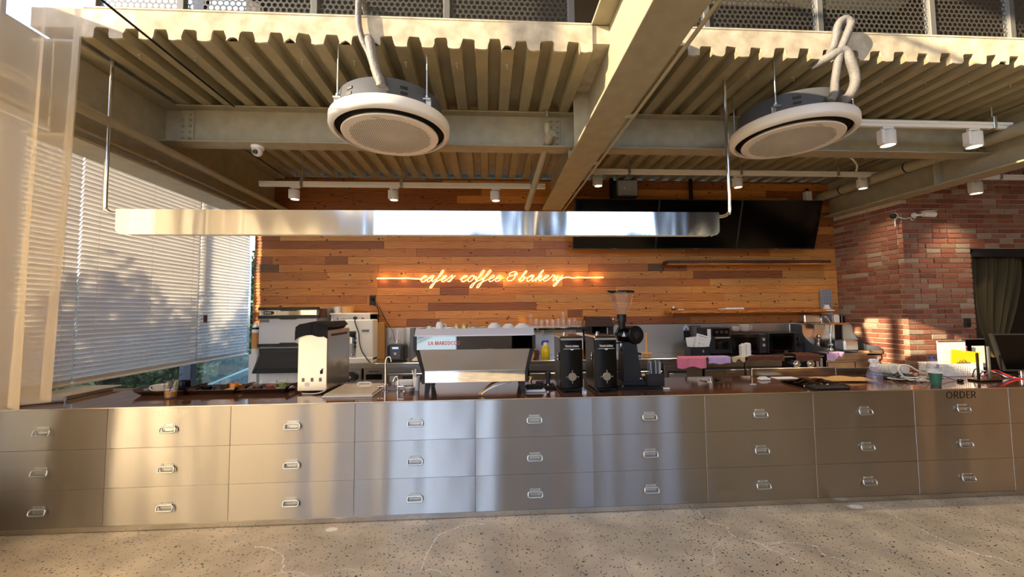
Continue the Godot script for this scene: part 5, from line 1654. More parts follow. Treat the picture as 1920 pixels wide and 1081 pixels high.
	part(ek, "hopper_lid", MB.new().lathe([Vector2(0.0, 0.872), Vector2(0.115, 0.870), Vector2(0.121, 0.864), Vector2(0.121, 0.852), Vector2(0.114, 0.852)], Vector3(-0.06, 0, 0), 36).bb(Vector3(-0.19, 0.862, -0.02), Vector3(-0.165, 0.874, 0.02), 0.003), M.black_gloss)
	part(ek, "spout", MB.new().cyl(Vector3(-0.085, 0.40, 0.03), Vector3(-0.09, 0.36, 0.04), 0.022, 0.016, 16), M.zinc)
	part(ek, "bag_clamp", MB.new().tube([Vector3(-0.06, 0.40, 0.045), Vector3(-0.14, 0.395, 0.06)], 0.007, 8).bb(Vector3(-0.10, 0.32, 0.04), Vector3(-0.075, 0.345, 0.06), 0.003), M.black_metal)
	part(ek, "knob", MB.new().ball(Vector3(0.075, 0.075, 0.075), 0.011, 12), M.chrome)
	for x in [-0.10, 0.13]:
		part(ek, "foot", MB.new().cyl(Vector3(x, 0.006, 0.09), Vector3(x, 0.02, 0.104), 0.009, 0.009, 10), M.zinc)
	part(ek, "side_lever", MB.new().tube([Vector3(-0.10, 0.6, 0.02), Vector3(-0.145, 0.61, 0.03)], 0.006, 8).ball(Vector3(-0.148, 0.611, 0.03), 0.010, 10), M.zinc)
	var cr := solo("wooden_scoop", MB.new().bb(Vector3(-0.035, 0, -0.02), Vector3(0.035, 0.05, 0.02), 0.006), M.dark_wood, "small brown wooden block at the foot of the hopper grinder", "block", 1.135, H + 0.0125, -3.535)
	cr.rotation.z = -0.2
	cr.position.y += 0.007
	var jg := thing("measuring_jug", "stack of steel and white jugs behind the hopper grinder", "jug", 1.13, H, -3.80)
	part(jg, "lower_jug", MB.new().lathe([Vector2(0, 0), Vector2(0.04, 0), Vector2(0.042, 0.17), Vector2(0.038, 0.172)], Vector3.ZERO, 20), M.zinc)
	part(jg, "upper_jug", MB.new().lathe([Vector2(0.03, 0.17), Vector2(0.036, 0.18), Vector2(0.036, 0.27), Vector2(0.03, 0.275), Vector2(0, 0.27)], Vector3.ZERO, 20), M.white_plastic)
	# straws
	var sb := thing("straw_box", "black box of wrapped drinking straws beside the hopper grinder", "box", 1.48, H + 0.0125, -3.54)
	part(sb, "box_body", MB.new().bb(Vector3(-0.08, 0, -0.05), Vector3(0.08, 0.006, 0.05)).bb(Vector3(-0.08, 0, 0.046), Vector3(0.08, 0.112, 0.05), 0.001).bb(Vector3(-0.08, 0, -0.05), Vector3(0.08, 0.112, -0.046), 0.001).bb(Vector3(-0.08, 0, -0.05), Vector3(-0.076, 0.112, 0.05), 0.001).bb(Vector3(0.076, 0, -0.05), Vector3(0.08, 0.112, 0.05), 0.001), M.black_plastic)
	for k in 44:
		var x := rng.randf_range(-0.035, 0.068)
		var z := rng.randf_range(-0.038, 0.038)
		var tp := rng.randf_range(0.195, 0.222)
		var o := solo("drinking_straw", MB.new().cyl(Vector3.ZERO, Vector3(rng.randf_range(-0.012, 0.008), tp, rng.randf_range(-0.006, 0.006)), 0.0048, 0.0048, 7), [M.drum_grey, M.post_grey, M.grey_plastic][k % 3], "paper wrapped straw standing in the black box beside the hopper grinder", "straw", 1.48 + x, H + 0.019, -3.54 + z, "wrapped straws in the black box")
	solo("wooden_clip", MB.new().bb(Vector3(-0.05, 0, -0.012), Vector3(0.05, 0.02, 0.012), 0.004), M.pale_wood, "brown stick bundle leaning in the left of the straw box", "stick", 1.425, H + 0.10, -3.54)
	solo("binder_clip", MB.new().bb(Vector3(-0.03, 0, -0.008), Vector3(0.03, 0.014, 0.008), 0.005), M.white_plastic, "small white clip on the counter in front of the straw box", "clip", 1.545, H, -3.42)
	solo("lid_cover", MB.new().cyl(Vector3.ZERO, Vector3(0, 0.006, 0), 0.10, 0.10, 32).cyl(Vector3(0, 0.006, 0), Vector3(0, 0.018, 0), 0.018, 0.016, 16), M.steel_top, "flat round steel lid set in the countertop right of the straws", "lid", 2.16, H, -3.80)
	solo("crumb_tray", MB.new().bb(Vector3(-0.03, 0, -0.006), Vector3(0.03, 0.006, 0.006), 0.002), M.white_plastic, "tiny white stick on the bare countertop", "stick", 2.42, H, -3.55)


func counter_right() -> void:
	# steel upstand of the recess behind the counter
	var ub := thing("steel_upstand", "low stainless upstand box along the rear edge of the countertop", "upstand", 3.15, H, -3.96)
	part(ub, "front_plate", MB.new().bb(Vector3(-0.46, 0, -0.03), Vector3(0.44, 0.082, 0.0), 0.003), M.satin_steel)
	part(ub, "side_plate", MB.new().bb(Vector3(0.445, 0, -0.03), Vector3(1.0, 0.070, 0.0), 0.003), M.satin_steel)
	# bag of black mats and paper
	var bp := MB.new()
	bp.sheet(func(u: float, v: float):
		var n := sin(u * 17.0 + v * 5.0) * 0.006 + sin(v * 21.0 + u * 7.0) * 0.006
		var e := sin(clampf(u, 0, 1) * PI) * sin(clampf(v, 0, 1) * PI)
		return Vector3(lerpf(-0.21, 0.21, u), 0.006 + 0.034 * pow(maxf(e, 0.0), 0.35) + n * minf(1.0, e * 3.0), lerpf(-0.15, 0.15, v)), 30, 24, 0.004)
	solo("black_bag", bp, M.black_gloss, "flat glossy black bag bundle lying on the counter", "bag", 2.96, H, -3.50)
	solo("black_pouch", MB.new().bb(Vector3(-0.16, 0, -0.07), Vector3(0.16, 0.022, 0.07), 0.009), M.black_plastic, "slim black pouch in front of the glossy bag bundle", "pouch", 2.93, H, -3.325)
	var kp := MB.new()
	kp.sheet(func(u: float, v: float):
		var e := sin(u * PI) * sin(v * PI)
		return Vector3(lerpf(-0.24, 0.24, u), 0.012 + 0.02 * pow(maxf(e, 0.0), 0.5) + 0.007 * sin(u * 11.0 + v * 9.0) * minf(1.0, e * 4.0), lerpf(-0.10, 0.10, v) + 0.05 * u), 24, 14, 0.006)
	solo("paper_bags", kp, M.kraft_paper, "crumpled tan paper bags lying behind the black bag", "paper bag", 3.38, H, -3.68)
	solo("paper_sheet", MB.new().bb(Vector3(-0.11, 0, -0.05), Vector3(0.11, 0.004, 0.05)), M.paper, "white paper slip at the back of the counter near the upstand", "paper", 2.95, H, -3.85)
	var wr := MB.new()
	wr.bb(Vector3(-0.055, 0, -0.03), Vector3(0.055, 0.02, 0.03), 0.008)
	wr.bb(Vector3(-0.04, 0.02, -0.02), Vector3(0.03, 0.03, 0.02), 0.005)
	solo("wipe_pack", wr, M.paper, "small white wipe pack left of the black bag", "pack", 2.68, H, -3.77)
	# spray bottle
	var sb := thing("spray_bottle", "clear spray bottle with white pump head on the counter", "spray bottle", 3.55, H, -3.50)
	part(sb, "body", MB.new().lathe([Vector2(0, 0), Vector2(0.056, 0.0), Vector2(0.059, 0.008), Vector2(0.058, 0.08), Vector2(0.046, 0.115), Vector2(0.026, 0.14), Vector2(0.022, 0.155)], Vector3.ZERO, 28), M.bottle_clear)
	part(sb, "collar", MB.new().cyl(Vector3(0, 0.15, 0), Vector3(0, 0.182, 0), 0.024, 0.022, 20), M.white_plastic)
	part(sb, "pump_head", MB.new().bb(Vector3(-0.034, 0.182, -0.016), Vector3(0.024, 0.222, 0.016), 0.006).bb(Vector3(-0.045, 0.196, -0.01), Vector3(-0.03, 0.214, 0.01), 0.003), M.white_plastic)
	part(sb, "trigger", MB.new().tube(smooth([Vector3(0.012, 0.19, 0), Vector3(0.038, 0.20, 0), Vector3(0.052, 0.225, 0), Vector3(0.058, 0.238, 0)], 4), 0.009, 8), M.white_plastic)
	# pager rack
	var pr := thing("pager_charger", "dark charging base for the row of pale pagers", "charger", 3.98, H, -3.76)
	part(pr, "base", MB.new().bb(Vector3(-0.24, 0.0, -0.10), Vector3(0.24, 0.016, 0.10), 0.005), M.black_plastic)
	for r in 3:
		part(pr, "cradle", MB.new().bb(Vector3(-0.09 + r * 0.105 - 0.045, 0.016, -0.09), Vector3(-0.09 + r * 0.105 + 0.045, 0.045, 0.085), 0.01), M.drum_grey)
	for r in 2:
		for k in 9:
			if r == 1 and k > 6:
				continue
			var pg := MB.new()
			pg.xf = Transform3D(Basis(Vector3.RIGHT, PI / 2), Vector3.ZERO)
			pg.lathe([Vector2(0, -0.006), Vector2(0.040, -0.006), Vector2(0.046, -0.002), Vector2(0.046, 0.004), Vector2(0.040, 0.007), Vector2(0, 0.007)], Vector3.ZERO, 8, true)
			solo("pager", pg, M.wire_white, ["foremost", "second", "third", "fourth", "fifth", "sixth", "seventh", "eighth", "ninth"][k] + " pale pager from the front in the %s row of the charging rack" % ["left", "right"][r], "pager", 3.935 + r * 0.125 - k * 0.007, H + 0.092, -3.685 - k * 0.018, "pale pagers in the charging rack")
	# green cup and bottle
	var gc := thing("paper_cup", "green paper cup near the counter edge above the ORDER lettering", "cup", 3.985, H, -3.36)
	part(gc, "cup_wall", MB.new().lathe([Vector2(0, 0.006), Vector2(0.032, 0.006), Vector2(0.032, 0.0), Vector2(0.047, 0.108), Vector2(0.044, 0.108), Vector2(0.030, 0.01)], Vector3.ZERO, 28), M.green_cup)
	part(gc, "rim", MB.new().lathe([Vector2(0.046, 0.106), Vector2(0.050, 0.110), Vector2(0.046, 0.114), Vector2(0.042, 0.110)], Vector3.ZERO, 28), M.paper, "white rolled rim")
	var bt := thing("water_bottle", "clear plastic bottle with blue cap behind the green cup", "bottle", 4.25, H, -3.60)
	part(bt, "body", MB.new().lathe([Vector2(0, 0), Vector2(0.046, 0.0), Vector2(0.048, 0.01), Vector2(0.048, 0.12), Vector2(0.038, 0.17), Vector2(0.018, 0.19), Vector2(0.018, 0.20)], Vector3.ZERO, 24), M.bottle_clear)
	part(bt, "paper_label", MB.new().cyl(Vector3(0, 0.03, 0), Vector3(0, 0.11, 0), 0.0485, 0.0485, 24, false), M.paper)
	part(bt, "cap", MB.new().cyl(Vector3(0, 0.20, 0), Vector3(0, 0.222, 0), 0.021, 0.021, 20), M.blue_plastic)
	# coil of cables
	var loops := [["wire_white", 0.0, 0.145, 0.055, "thick white cable rising in a loop from the cable heap"], ["wire_white", 0.03, 0.035, 0.12, "white charging cable lying at the front of the heap"], ["wire_black", -0.03, 0.02, 0.13, "black cable at the bottom of the heap"], ["wire_white", 0.05, 0.05, 0.10, "white charging cable at the back of the heap"], ["wire_black", 0.06, 0.035, 0.11, "black cable crossing over the heap"], ["wire_white", -0.01, 0.024, 0.14, "white flat cable under the other cables"]]
	for k in loops.size():
		var q = loops[k]
		var pts := []
		if k == 0:
			pts = [Vector3(3.99, H + 0.008, -3.50), Vector3(3.90, H + 0.02, -3.50), Vector3(3.83, H + 0.06, -3.50), Vector3(3.80, H + 0.12, -3.51), Vector3(3.85, H + 0.155, -3.52), Vector3(3.93, H + 0.145, -3.53), Vector3(4.02, H + 0.10, -3.54), Vector3(4.13, H + 0.06, -3.56), Vector3(4.30, H + 0.02, -3.64)]
		else:
			for j in 12:
				var a: float = TAU * j / 6.0 + k
				pts.append(Vector3(3.97 + q[1] + cos(a) * (0.10 + 0.03 * sin(a * 1.7 + k)), H + 0.008 + q[2] * 0.5 * (1.0 + sin(a * 2.3 + k * 1.3)) * 0.5, -3.52 - 0.02 * k + sin(a) * q[3] * 0.55))
			pts.append(Vector3(4.18, H + 0.008, -3.60 - 0.02 * k))
			pts.append(Vector3(4.45, H + 0.008, -3.62 - 0.03 * k))
		solo("cable", MB.new().tube(smooth(pts, 5), 0.009 if k == 0 else 0.0045, 7), M[q[0]], q[4], "cable", 0, 0, 0, "cables heaped behind the green cup")
	# white basket with papers
	var bk := thing("plastic_basket", "white perforated plastic basket holding folders", "basket", 4.70, H, -3.83)
	var wm := MB.new()
	for side in [[Vector3(-0.235, 0.0, 0.09), Vector3(1, 0, 0), 0.47], [Vector3(-0.235, 0.0, -0.09), Vector3(1, 0, 0), 0.47], [Vector3(-0.235, 0.0, -0.09), Vector3(0, 0, 1), 0.18], [Vector3(0.235, 0.0, -0.09), Vector3(0, 0, 1), 0.18]]:
		var d: Vector3 = side[1]
		var L: float = side[2]
		var nb := int(L / 0.0225)
		for k in nb + 1:
			var c: Vector3 = side[0] + d * (L * k / nb) + Vector3(0, 0.062, 0)
			wm.box(c, Vector3(0.012, 0.124, 0.012) if true else Vector3.ONE, 0.002)
		for r in 6:
			var c2: Vector3 = side[0] + d * (L * 0.5) + Vector3(0, 0.008 + r * 0.0225, 0)
			wm.box(c2, d * L + Vector3(0, 0.011, 0) + (Vector3.ONE - d - Vector3.UP) * 0.011, 0.002)
	part(bk, "mesh_wall", wm, M.white_plastic)
	part(bk, "base", MB.new().bb(Vector3(-0.235, 0, -0.09), Vector3(0.235, 0.006, 0.09), 0.002), M.white_plastic)
	part(bk, "end_plate", MB.new().bb(Vector3(0.12, 0.004, 0.092), Vector3(0.245, 0.135, 0.102), 0.005), M.white_plastic)
	var pb := solo("document_board", MB.new().bb(Vector3(-0.155, 0, -0.006), Vector3(0.155, 0.335, 0.006), 0.002), M.paper, "white document board standing in the basket behind the yellow folder", "document", 4.80, H + 0.008, -3.88)
	part(pb, "clip_bar", MB.new().bb(Vector3(-0.155, 0.322, 0.006), Vector3(0.155, 0.335, 0.009), 0.001), M.brown_cloth)
	var yf := solo("yellow_folder", MB.new().bb(Vector3(-0.155, 0, -0.004), Vector3(0.155, 0.205, 0.004), 0.002), M.yellow_card, "bright yellow folder leaning in the white basket", "folder", 4.83, H + 0.042, -3.80)
	yf.rotation.z = -0.11
	var gn := solo("grey_notice", MB.new().bb(Vector3(-0.075, 0, -0.003), Vector3(0.075, 0.105, 0.003), 0.001), M.post_grey, "small grey notice card in front of the yellow folder", "card", 4.80, H + 0.028, -3.78)
	var gm := MB.new()
	for k in 3:
		gm.xf = Transform3D(Basis(Vector3(0, 0, 1), 0.6 - k * 0.6), Vector3(-0.03 + k * 0.03, 0.055, 0.0035))
		gm.bb(Vector3(-0.025, -0.004, 0), Vector3(0.025, 0.004, 0.001))
	part(gn, "chevron_mark", gm, M.white_print)
	var nt := MB.new()
	nt.tube(smooth([Vector3(-0.045, 0.105, 0), Vector3(-0.03, 0.125, 0.0), Vector3(-0.01, 0.11, 0), Vector3(0.0, 0.128, 0), Vector3(0.02, 0.125, 0.0), Vector3(0.03, 0.106, 0)], 4), 0.0022, 6)
	part(gn, "wire_hook", nt, M.black_metal)
	# tablet stand
	var ts := thing("card_stand", "black upright stand on a flat rectangular foot before the basket", "stand", 4.62, H, -3.48)
	part(ts, "foot", MB.new().bb(Vector3(-0.11, 0, -0.055), Vector3(0.11, 0.016, 0.05), 0.004), M.black_metal)
	part(ts, "upright", MB.new().bb(Vector3(-0.055, 0.016, -0.02), Vector3(-0.033, 0.26, -0.008), 0.003), M.black_metal)
	part(ts, "upright", MB.new().bb(Vector3(0.058, 0.016, -0.02), Vector3(0.082, 0.32, -0.008), 0.003), M.post_grey)
	var m2 := thing("display_screen", "glossy flat display seen behind the till screen at the right edge", "screen", 5.10, H, -3.98)
	part(m2, "panel", MB.new().bb(Vector3(-0.06, 0.04, -0.02), Vector3(0.22, 0.35, 0.0), 0.004), M.drum_grey)
	part(m2, "glass_face", MB.new().bb(Vector3(-0.052, 0.05, 0.0), Vector3(0.212, 0.345, 0.002)), M.screen)
	part(m2, "paper_notice", MB.new().bb(Vector3(0.055, 0.05, 0.002), Vector3(0.20, 0.275, 0.004)), M.paper)
	part(m2, "pink_notice", MB.new().bb(Vector3(-0.04, 0.12, 0.002), Vector3(0.0, 0.275, 0.004)), M.pink_cloth)
	part(m2, "foot", MB.new().bb(Vector3(-0.02, 0.0, -0.06), Vector3(0.18, 0.042, 0.03), 0.004), M.black_plastic)
	var mo := thing("till_screen", "black till screen turned away at the right edge of the photo", "till screen", 5.12, H, -3.58, "", -0.12)
	var mm := MB.new()
	mm.xf = Transform3D(Basis(Vector3.RIGHT, -0.1), Vector3(0, 0.07, 0))
	mm.prism(PackedVector2Array([Vector2(-0.135, 0.0), Vector2(0.25, 0.0), Vector2(0.25, 0.36), Vector2(-0.185, 0.36)]), -0.035, 0.0)
	part(mo, "casing", mm, M.rubber)
	mm = MB.new()
	mm.xf = Transform3D(Basis(Vector3.RIGHT, -0.1), Vector3(0, 0.07, 0))
	mm.prism(PackedVector2Array([Vector2(-0.12, 0.015), Vector2(0.235, 0.015), Vector2(0.235, 0.345), Vector2(-0.168, 0.345)]), 0.0, 0.002)
	part(mo, "display", mm, M.screen)
	part(mo, "stand", MB.new().bb(Vector3(-0.02, 0.0, -0.10), Vector3(0.2, 0.012, 0.06), 0.004).bb(Vector3(0.05, 0.012, -0.06), Vector3(0.13, 0.2, -0.035), 0.004), M.chrome)
	var wires := [["wire_red", 0.0, "red cable running from the stand to the till screen"], ["wire_blue", 0.03, "blue cable running from the stand to the till screen"], ["wire_white", 0.055, "white cable running from the stand to the till screen"], ["wire_black", 0.08, "black cable running from the basket to the till screen"]]
	for k in 4:
		var z: float = -3.56 - wires[k][1]
		solo("till_cable", MB.new().tube(smooth([Vector3(4.70, H + 0.006, z), Vector3(4.74, H + 0.05 + 0.012 * k, z), Vector3(4.84, H + 0.085 - 0.01 * k, z), Vector3(4.94, H + 0.05, z - 0.01), Vector3(5.02, H + 0.008, z + 0.02), Vector3(5.2, H + 0.008, z - 0.02)], 6), 0.005, 7), M[wires[k][0]], wires[k][2], "cable")
	solo("computer_mouse", MB.new().ball(Vector3(0, 0.012, 0), 0.03, 14, Vector3(1, 0.5, 0.7)), M.black_gloss, "small black mouse left of the stand's foot", "mouse", 4.36, H, -3.47)
	solo("mouse_cable", MB.new().tube(smooth([Vector3(4.385, H + 0.008, -3.48), Vector3(4.37, H + 0.01, -3.54), Vector3(4.30, H + 0.06, -3.62), Vector3(4.20, H + 0.075, -3.66), Vector3(4.1, H + 0.05, -3.66)], 6), 0.003, 6), M.wire_black, "thin black cable arching behind the small mouse", "cable")
	solo("drink_glass", tumbler(0.035, 0.04, 0.11), M.clear, "clear glass under the till screen at the right edge", "glass", 5.05, H, -3.42)


const HB := 0.961


func steel_unit(label: String, x0: float, x1: float, style: int) -> Node3D:
	var w := x1 - x0
	var o := thing("under_counter_unit", label, "counter unit", (x0 + x1) * 0.5, 0.0, -5.16, "steel units of the back counter")
	part(o, "body", MB.new().bb(Vector3(-w * 0.5, 0.08, -0.6), Vector3(w * 0.5, 0.90, 0.0), 0.004), M.satin_steel)
	for x in [-w * 0.5 + 0.05, w * 0.5 - 0.05]:
		part(o, "leg", MB.new().cyl(Vector3(x, 0, -0.05), Vector3(x, 0.08, -0.05), 0.02, 0.02, 12), M.chrome)
	if style == 0:      # two doors; a black strip puts in the shadow of the gap under the worktop
		for s in [-1.0, 1.0]:
			var d := part(o, "door", MB.new().bb(Vector3(minf(s * 0.004, s * (w * 0.5 - 0.006)), 0.12, 0.0), Vector3(maxf(s * 0.004, s * (w * 0.5 - 0.006)), 0.80, 0.022), 0.006), M.satin_steel)
			part(d, "handle", MB.new().bb(Vector3(s * 0.03 - 0.01, 0.765, 0.022), Vector3(s * 0.03 + s * 0.12 + 0.01, 0.79, 0.03), 0.003), M.mirror_steel)
		part(o, "gap_shadow_strip", MB.new().bb(Vector3(-w * 0.5 + 0.004, 0.805, 0.0), Vector3(w * 0.5 - 0.004, 0.83, 0.004), 0.001), M.black_plastic)
		part(o, "upper_rail", MB.new().bb(Vector3(-w * 0.5 + 0.004, 0.835, 0.0), Vector3(w * 0.5 - 0.004, 0.895, 0.014), 0.003), M.satin_steel)
	return o


func back_counter() -> void:
	solo("back_worktop", MB.new().bb(Vector3(-1.88, 0.90, -5.795), Vector3(3.96, HB - 0.001, -5.14), 0.005), M.satin_steel, "long stainless worktop of the back counter under the timber wall", "worktop")
	var spl := thing("steel_splashback", "stainless splashback sheets between back counter and timber wall", "splashback", 0, 0, -5.775)
	for q in [[-1.80, 0.55], [0.553, 2.95], [2.953, 4.275], [4.278, 4.485], [4.488, 4.70]]:
		part(spl, "sheet_panel", MB.new().bb(Vector3(q[0], HB, 0.0), Vector3(q[1], 1.385, 0.006), 0.001), M.splash_steel)
	# units below
	var ku := steel_unit("steel dough machine unit with a round black dial, right of the water boiler", -1.86, -1.60, 1)
	part(ku, "front_plate", MB.new().bb(Vector3(-0.12, 0.60, 0.0), Vector3(0.115, 0.885, 0.012), 0.006), M.satin_steel)
	part(ku, "dial", MB.new().cyl(Vector3(0.015, 0.795, 0.012), Vector3(0.015, 0.795, 0.05), 0.075, 0.07, 28).cyl(Vector3(0.015, 0.795, 0.05), Vector3(0.015, 0.795, 0.075), 0.05, 0.045, 24), M.black_plastic)
	part(ku, "dial_cap", MB.new().cyl(Vector3(0.005, 0.80, 0.075), Vector3(0.005, 0.80, 0.082), 0.024, 0.022, 20).lathe([Vector2(0, 0)], Vector3.ZERO, 4), M.chrome)
	var du := steel_unit("steel fridge unit with a black display panel behind the pale board", -1.58, -1.31, 1)
	part(du, "control_panel", MB.new().bb(Vector3(-0.125, 0.70, 0.0), Vector3(0.128, 0.895, 0.012), 0.004), M.satin_steel)
	part(du, "display_window", MB.new().bb(Vector3(-0.10, 0.755, 0.012), Vector3(0.10, 0.825, 0.015), 0.001), M.black_gloss)
	text(du, "lettering", "EVERZEN", 0.12, 0.026, Vector3(0.0, 0.858, 0.0125), M.black_print, 0.002, "Droid Sans", true)
	var hu := steel_unit("steel fridge unit with a grey badge behind the two taps", -1.29, -0.55, 1)
	part(hu, "drawer", MB.new().bb(Vector3(-0.365, 0.55, 0.0), Vector3(0.365, 0.825, 0.014), 0.005), M.satin_steel)
	part(hu, "badge", MB.new().prism(PackedVector2Array([Vector2(-0.33, 0.80), Vector2(-0.25, 0.80), Vector2(-0.25, 0.735), Vector2(-0.29, 0.705), Vector2(-0.33, 0.735)]), 0.014, 0.017), M.grey_plastic)
	part(hu, "grip_recess", MB.new().bb(Vector3(-0.17, 0.745, 0.014), Vector3(0.30, 0.80, 0.017), 0.001), M.black_plastic)
	part(hu, "upper_rail", MB.new().bb(Vector3(-0.37, 0.84, 0.0), Vector3(0.37, 0.895, 0.012), 0.003), M.satin_steel)
	steel_unit("steel two door unit behind the espresso machine", -0.53, 0.50, 0)
	steel_unit("steel two door unit behind the two tall black grinders", 0.52, 1.45, 0)
	steel_unit("steel two door unit behind the hopper grinder and straws", 1.47, 2.28, 0)
	var ru := steel_unit("steel unit with a recessed handle under the pink cloth", 2.30, 2.83, 1)
	part(ru, "door", MB.new().bb(Vector3(-0.26, 0.12, 0.0), Vector3(0.255, 0.86, 0.014), 0.005), M.satin_steel)
	part(ru, "grip_recess", MB.new().bb(Vector3(-0.22, 0.69, 0.014), Vector3(0.04, 0.80, 0.017), 0.002), M.black_plastic)
	part(ru, "grip_plate", MB.new().bb(Vector3(-0.20, 0.70, 0.017), Vector3(0.035, 0.765, 0.022), 0.002), M.zinc)
	steel_unit("steel two door unit under the lilac cloth", 2.86, 3.40, 0)
	steel_unit("steel two door unit under the microwaves", 3.42, 3.93, 0)

	# ice machine at the window end
	var im := thing("ice_machine", "white ice machine with black bands and a dark slanted bin door", "ice machine", -2.48, 0.0, -5.12)
	part(im, "bin_body", MB.new().bb(Vector3(-0.36, 0.0, -0.66), Vector3(0.36, 1.18, -0.02), 0.01), M.white_paint)
	part(im, "head_body", MB.new().bb(Vector3(-0.365, 1.18, -0.66), Vector3(0.34, 1.672, -0.004), 0.006), M.grey_plastic)
	part(im, "head_front", MB.new().bb(Vector3(-0.362, 1.21, -0.004), Vector3(0.332, 1.535, 0.004), 0.003), M.ice_grey)
	part(im, "silver_strip", MB.new().bb(Vector3(-0.362, 1.575, -0.004), Vector3(0.332, 1.64, 0.006), 0.002), M.fixture_steel)
	var bands := [[1.640, 1.676, -1.0], [1.535, 1.572, -1.0], [1.19, 1.225, 1.0]]
	for q in bands:
		var a: float = q[0]
		var b: float = q[1]
		var P := PackedVector2Array([Vector2(-0.37, a), Vector2(-0.12, a), Vector2(-0.09, a - 0.012), Vector2(0.08, a - 0.012), Vector2(0.11, a), Vector2(0.358, a), Vector2(0.358, b), Vector2(-0.37, b)])
		if q[2] > 0.0:
			P = PackedVector2Array([Vector2(-0.37, b), Vector2(-0.12, b), Vector2(-0.09, b + 0.012), Vector2(0.08, b + 0.012), Vector2(0.11, b), Vector2(0.358, b), Vector2(0.358, a), Vector2(-0.37, a)])
		part(im, "black_band", MB.new().prism(P, -0.02, 0.018), M.black_plastic)
	var bp := PackedVector2Array()
	for k in 6:
		var an := PI / 2 + PI * k / 5.0
		bp.append(Vector2(-0.285 + 0.022 * cos(an), 1.607 + 0.022 * sin(an)))
	for k in 6:
		var an := -PI / 2 + PI * k / 5.0
		bp.append(Vector2(-0.205 + 0.022 * cos(an), 1.607 + 0.022 * sin(an)))
	part(im, "badge", MB.new().prism(bp, 0.006, 0.010), M.black_gloss)
	text(im, "lettering", "KAISER", 0.075, 0.017, Vector3(-0.255, 1.607, 0.0105), M.white_print, 0.002, "Droid Sans", true)
	part(im, "rating_plate", MB.new().bb(Vector3(-0.355, 1.49, 0.004), Vector3(-0.24, 1.525, 0.006), 0.001), M.post_grey)
	part(im, "side_vent", MB.new().bb(Vector3(0.35, 1.54, -0.10), Vector3(0.42, 1.655, -0.05), 0.003), M.brown_cloth)
	var dp := MB.new()
	var D := [Vector3(-0.345, 1.18, 0.02), Vector3(0.345, 1.18, 0.02), Vector3(0.375, 0.90, 0.16), Vector3(-0.375, 0.90, 0.16)]
	dp.sheet(func(u: float, v: float):
		var p: Vector3 = D[0].lerp(D[1], u).lerp(D[3].lerp(D[2], u), v)
		var e := minf(minf(u, 1 - u) * 12.0, minf(v, 1 - v) * 7.0)
		return p + Vector3(0, -0.02, -0.06) * (1.0 - minf(1.0, e)) , 40, 24, 0.01)
	part(im, "bin_door", dp, M.black_plastic)
	part(im, "bin_cheek", MB.new().bb(Vector3(-0.34, 0.93, -0.03), Vector3(0.34, 1.17, 0.03), 0.01), M.black_plastic)
	solo("brown_board", MB.new().bb(Vector3(0.045, 0, -0.01), Vector3(0.085, 0.72, 0.01), 0.002), M.kraft_paper, "plain brown board standing behind the ice machine and the white oven", "board", -2.15, 0.955, -5.74)
	var sy := thing("syrup_bottle", "slim bottle with orange label beside the ice machine at the window", "bottle", -2.955, 0.0, -5.25)
	part(sy, "pedestal", MB.new().bb(Vector3(-0.05, 0, -0.05), Vector3(0.05, 1.09, 0.05), 0.005), M.white_paint)
	part(sy, "bottle_body", MB.new().lathe([Vector2(0, 1.09), Vector2(0.042, 1.09), Vector2(0.042, 1.42), Vector2(0.03, 1.45), Vector2(0.02, 1.46)], Vector3.ZERO, 24), M.white_plastic)
	part(sy, "label_band", MB.new().cyl(Vector3(0, 1.16, 0), Vector3(0, 1.36, 0), 0.043, 0.043, 24, false), M.orange_label)
	part(sy, "blue_band", MB.new().cyl(Vector3(0, 1.40, 0), Vector3(0, 1.425, 0), 0.043, 0.043, 24, false), M.ceramic_navy)
	part(sy, "cap", MB.new().cyl(Vector3(0, 1.455, 0), Vector3(0, 1.485, 0), 0.022, 0.02, 18), M.white_plastic)
	# white warming oven
	var ov := thing("warming_oven", "white open warming oven with a black knob behind the white drink machine", "oven", -1.80, HB, -5.52)
	part(ov, "case", MB.new().bb(Vector3(-0.27, 0.0, -0.2), Vector3(-0.235, 0.62, 0.16), 0.004).bb(Vector3(0.20, 0.0, -0.2), Vector3(0.235, 0.62, 0.16), 0.004).bb(Vector3(-0.27, 0.50, -0.2), Vector3(0.235, 0.62, 0.15), 0.004).bb(Vector3(-0.27, 0.0, -0.2), Vector3(0.235, 0.04, 0.16), 0.004).bb(Vector3(-0.27, 0.0, -0.2), Vector3(0.235, 0.62, -0.18), 0.004), M.white_paint)
	part(ov, "lid", MB.new().bb(Vector3(-0.28, 0.612, -0.21), Vector3(0.245, 0.635, 0.18), 0.006), M.white_paint)
	for y in [0.17, 0.35]:
		part(ov, "shelf", MB.new().bb(Vector3(-0.235, y, -0.18), Vector3(0.20, y + 0.012, 0.15), 0.003), M.white_plastic)
	part(ov, "knob", MB.new().cyl(Vector3(0.045, 0.565, 0.15), Vector3(0.045, 0.565, 0.18), 0.025, 0.023, 22), M.black_gloss)
	part(ov, "switch", MB.new().bb(Vector3(0.125, 0.556, 0.15), Vector3(0.155, 0.574, 0.157), 0.002), M.red_print)
	part(ov, "print_mark", MB.new().prism(PackedVector2Array([Vector2(-0.20, 0.552), Vector2(-0.17, 0.552), Vector2(-0.185, 0.578)]), 0.15, 0.1515).bb(Vector3(-0.14, 0.560, 0.15), Vector3(-0.08, 0.566, 0.1512)).bb(Vector3(-0.06, 0.560, 0.15), Vector3(0.0, 0.566, 0.1512)), M.grey_print)
	var cn := thing("plastic_tub", "pair of white plastic tubs on top of the white oven", "tub", -1.99, HB + 0.636, -5.53)
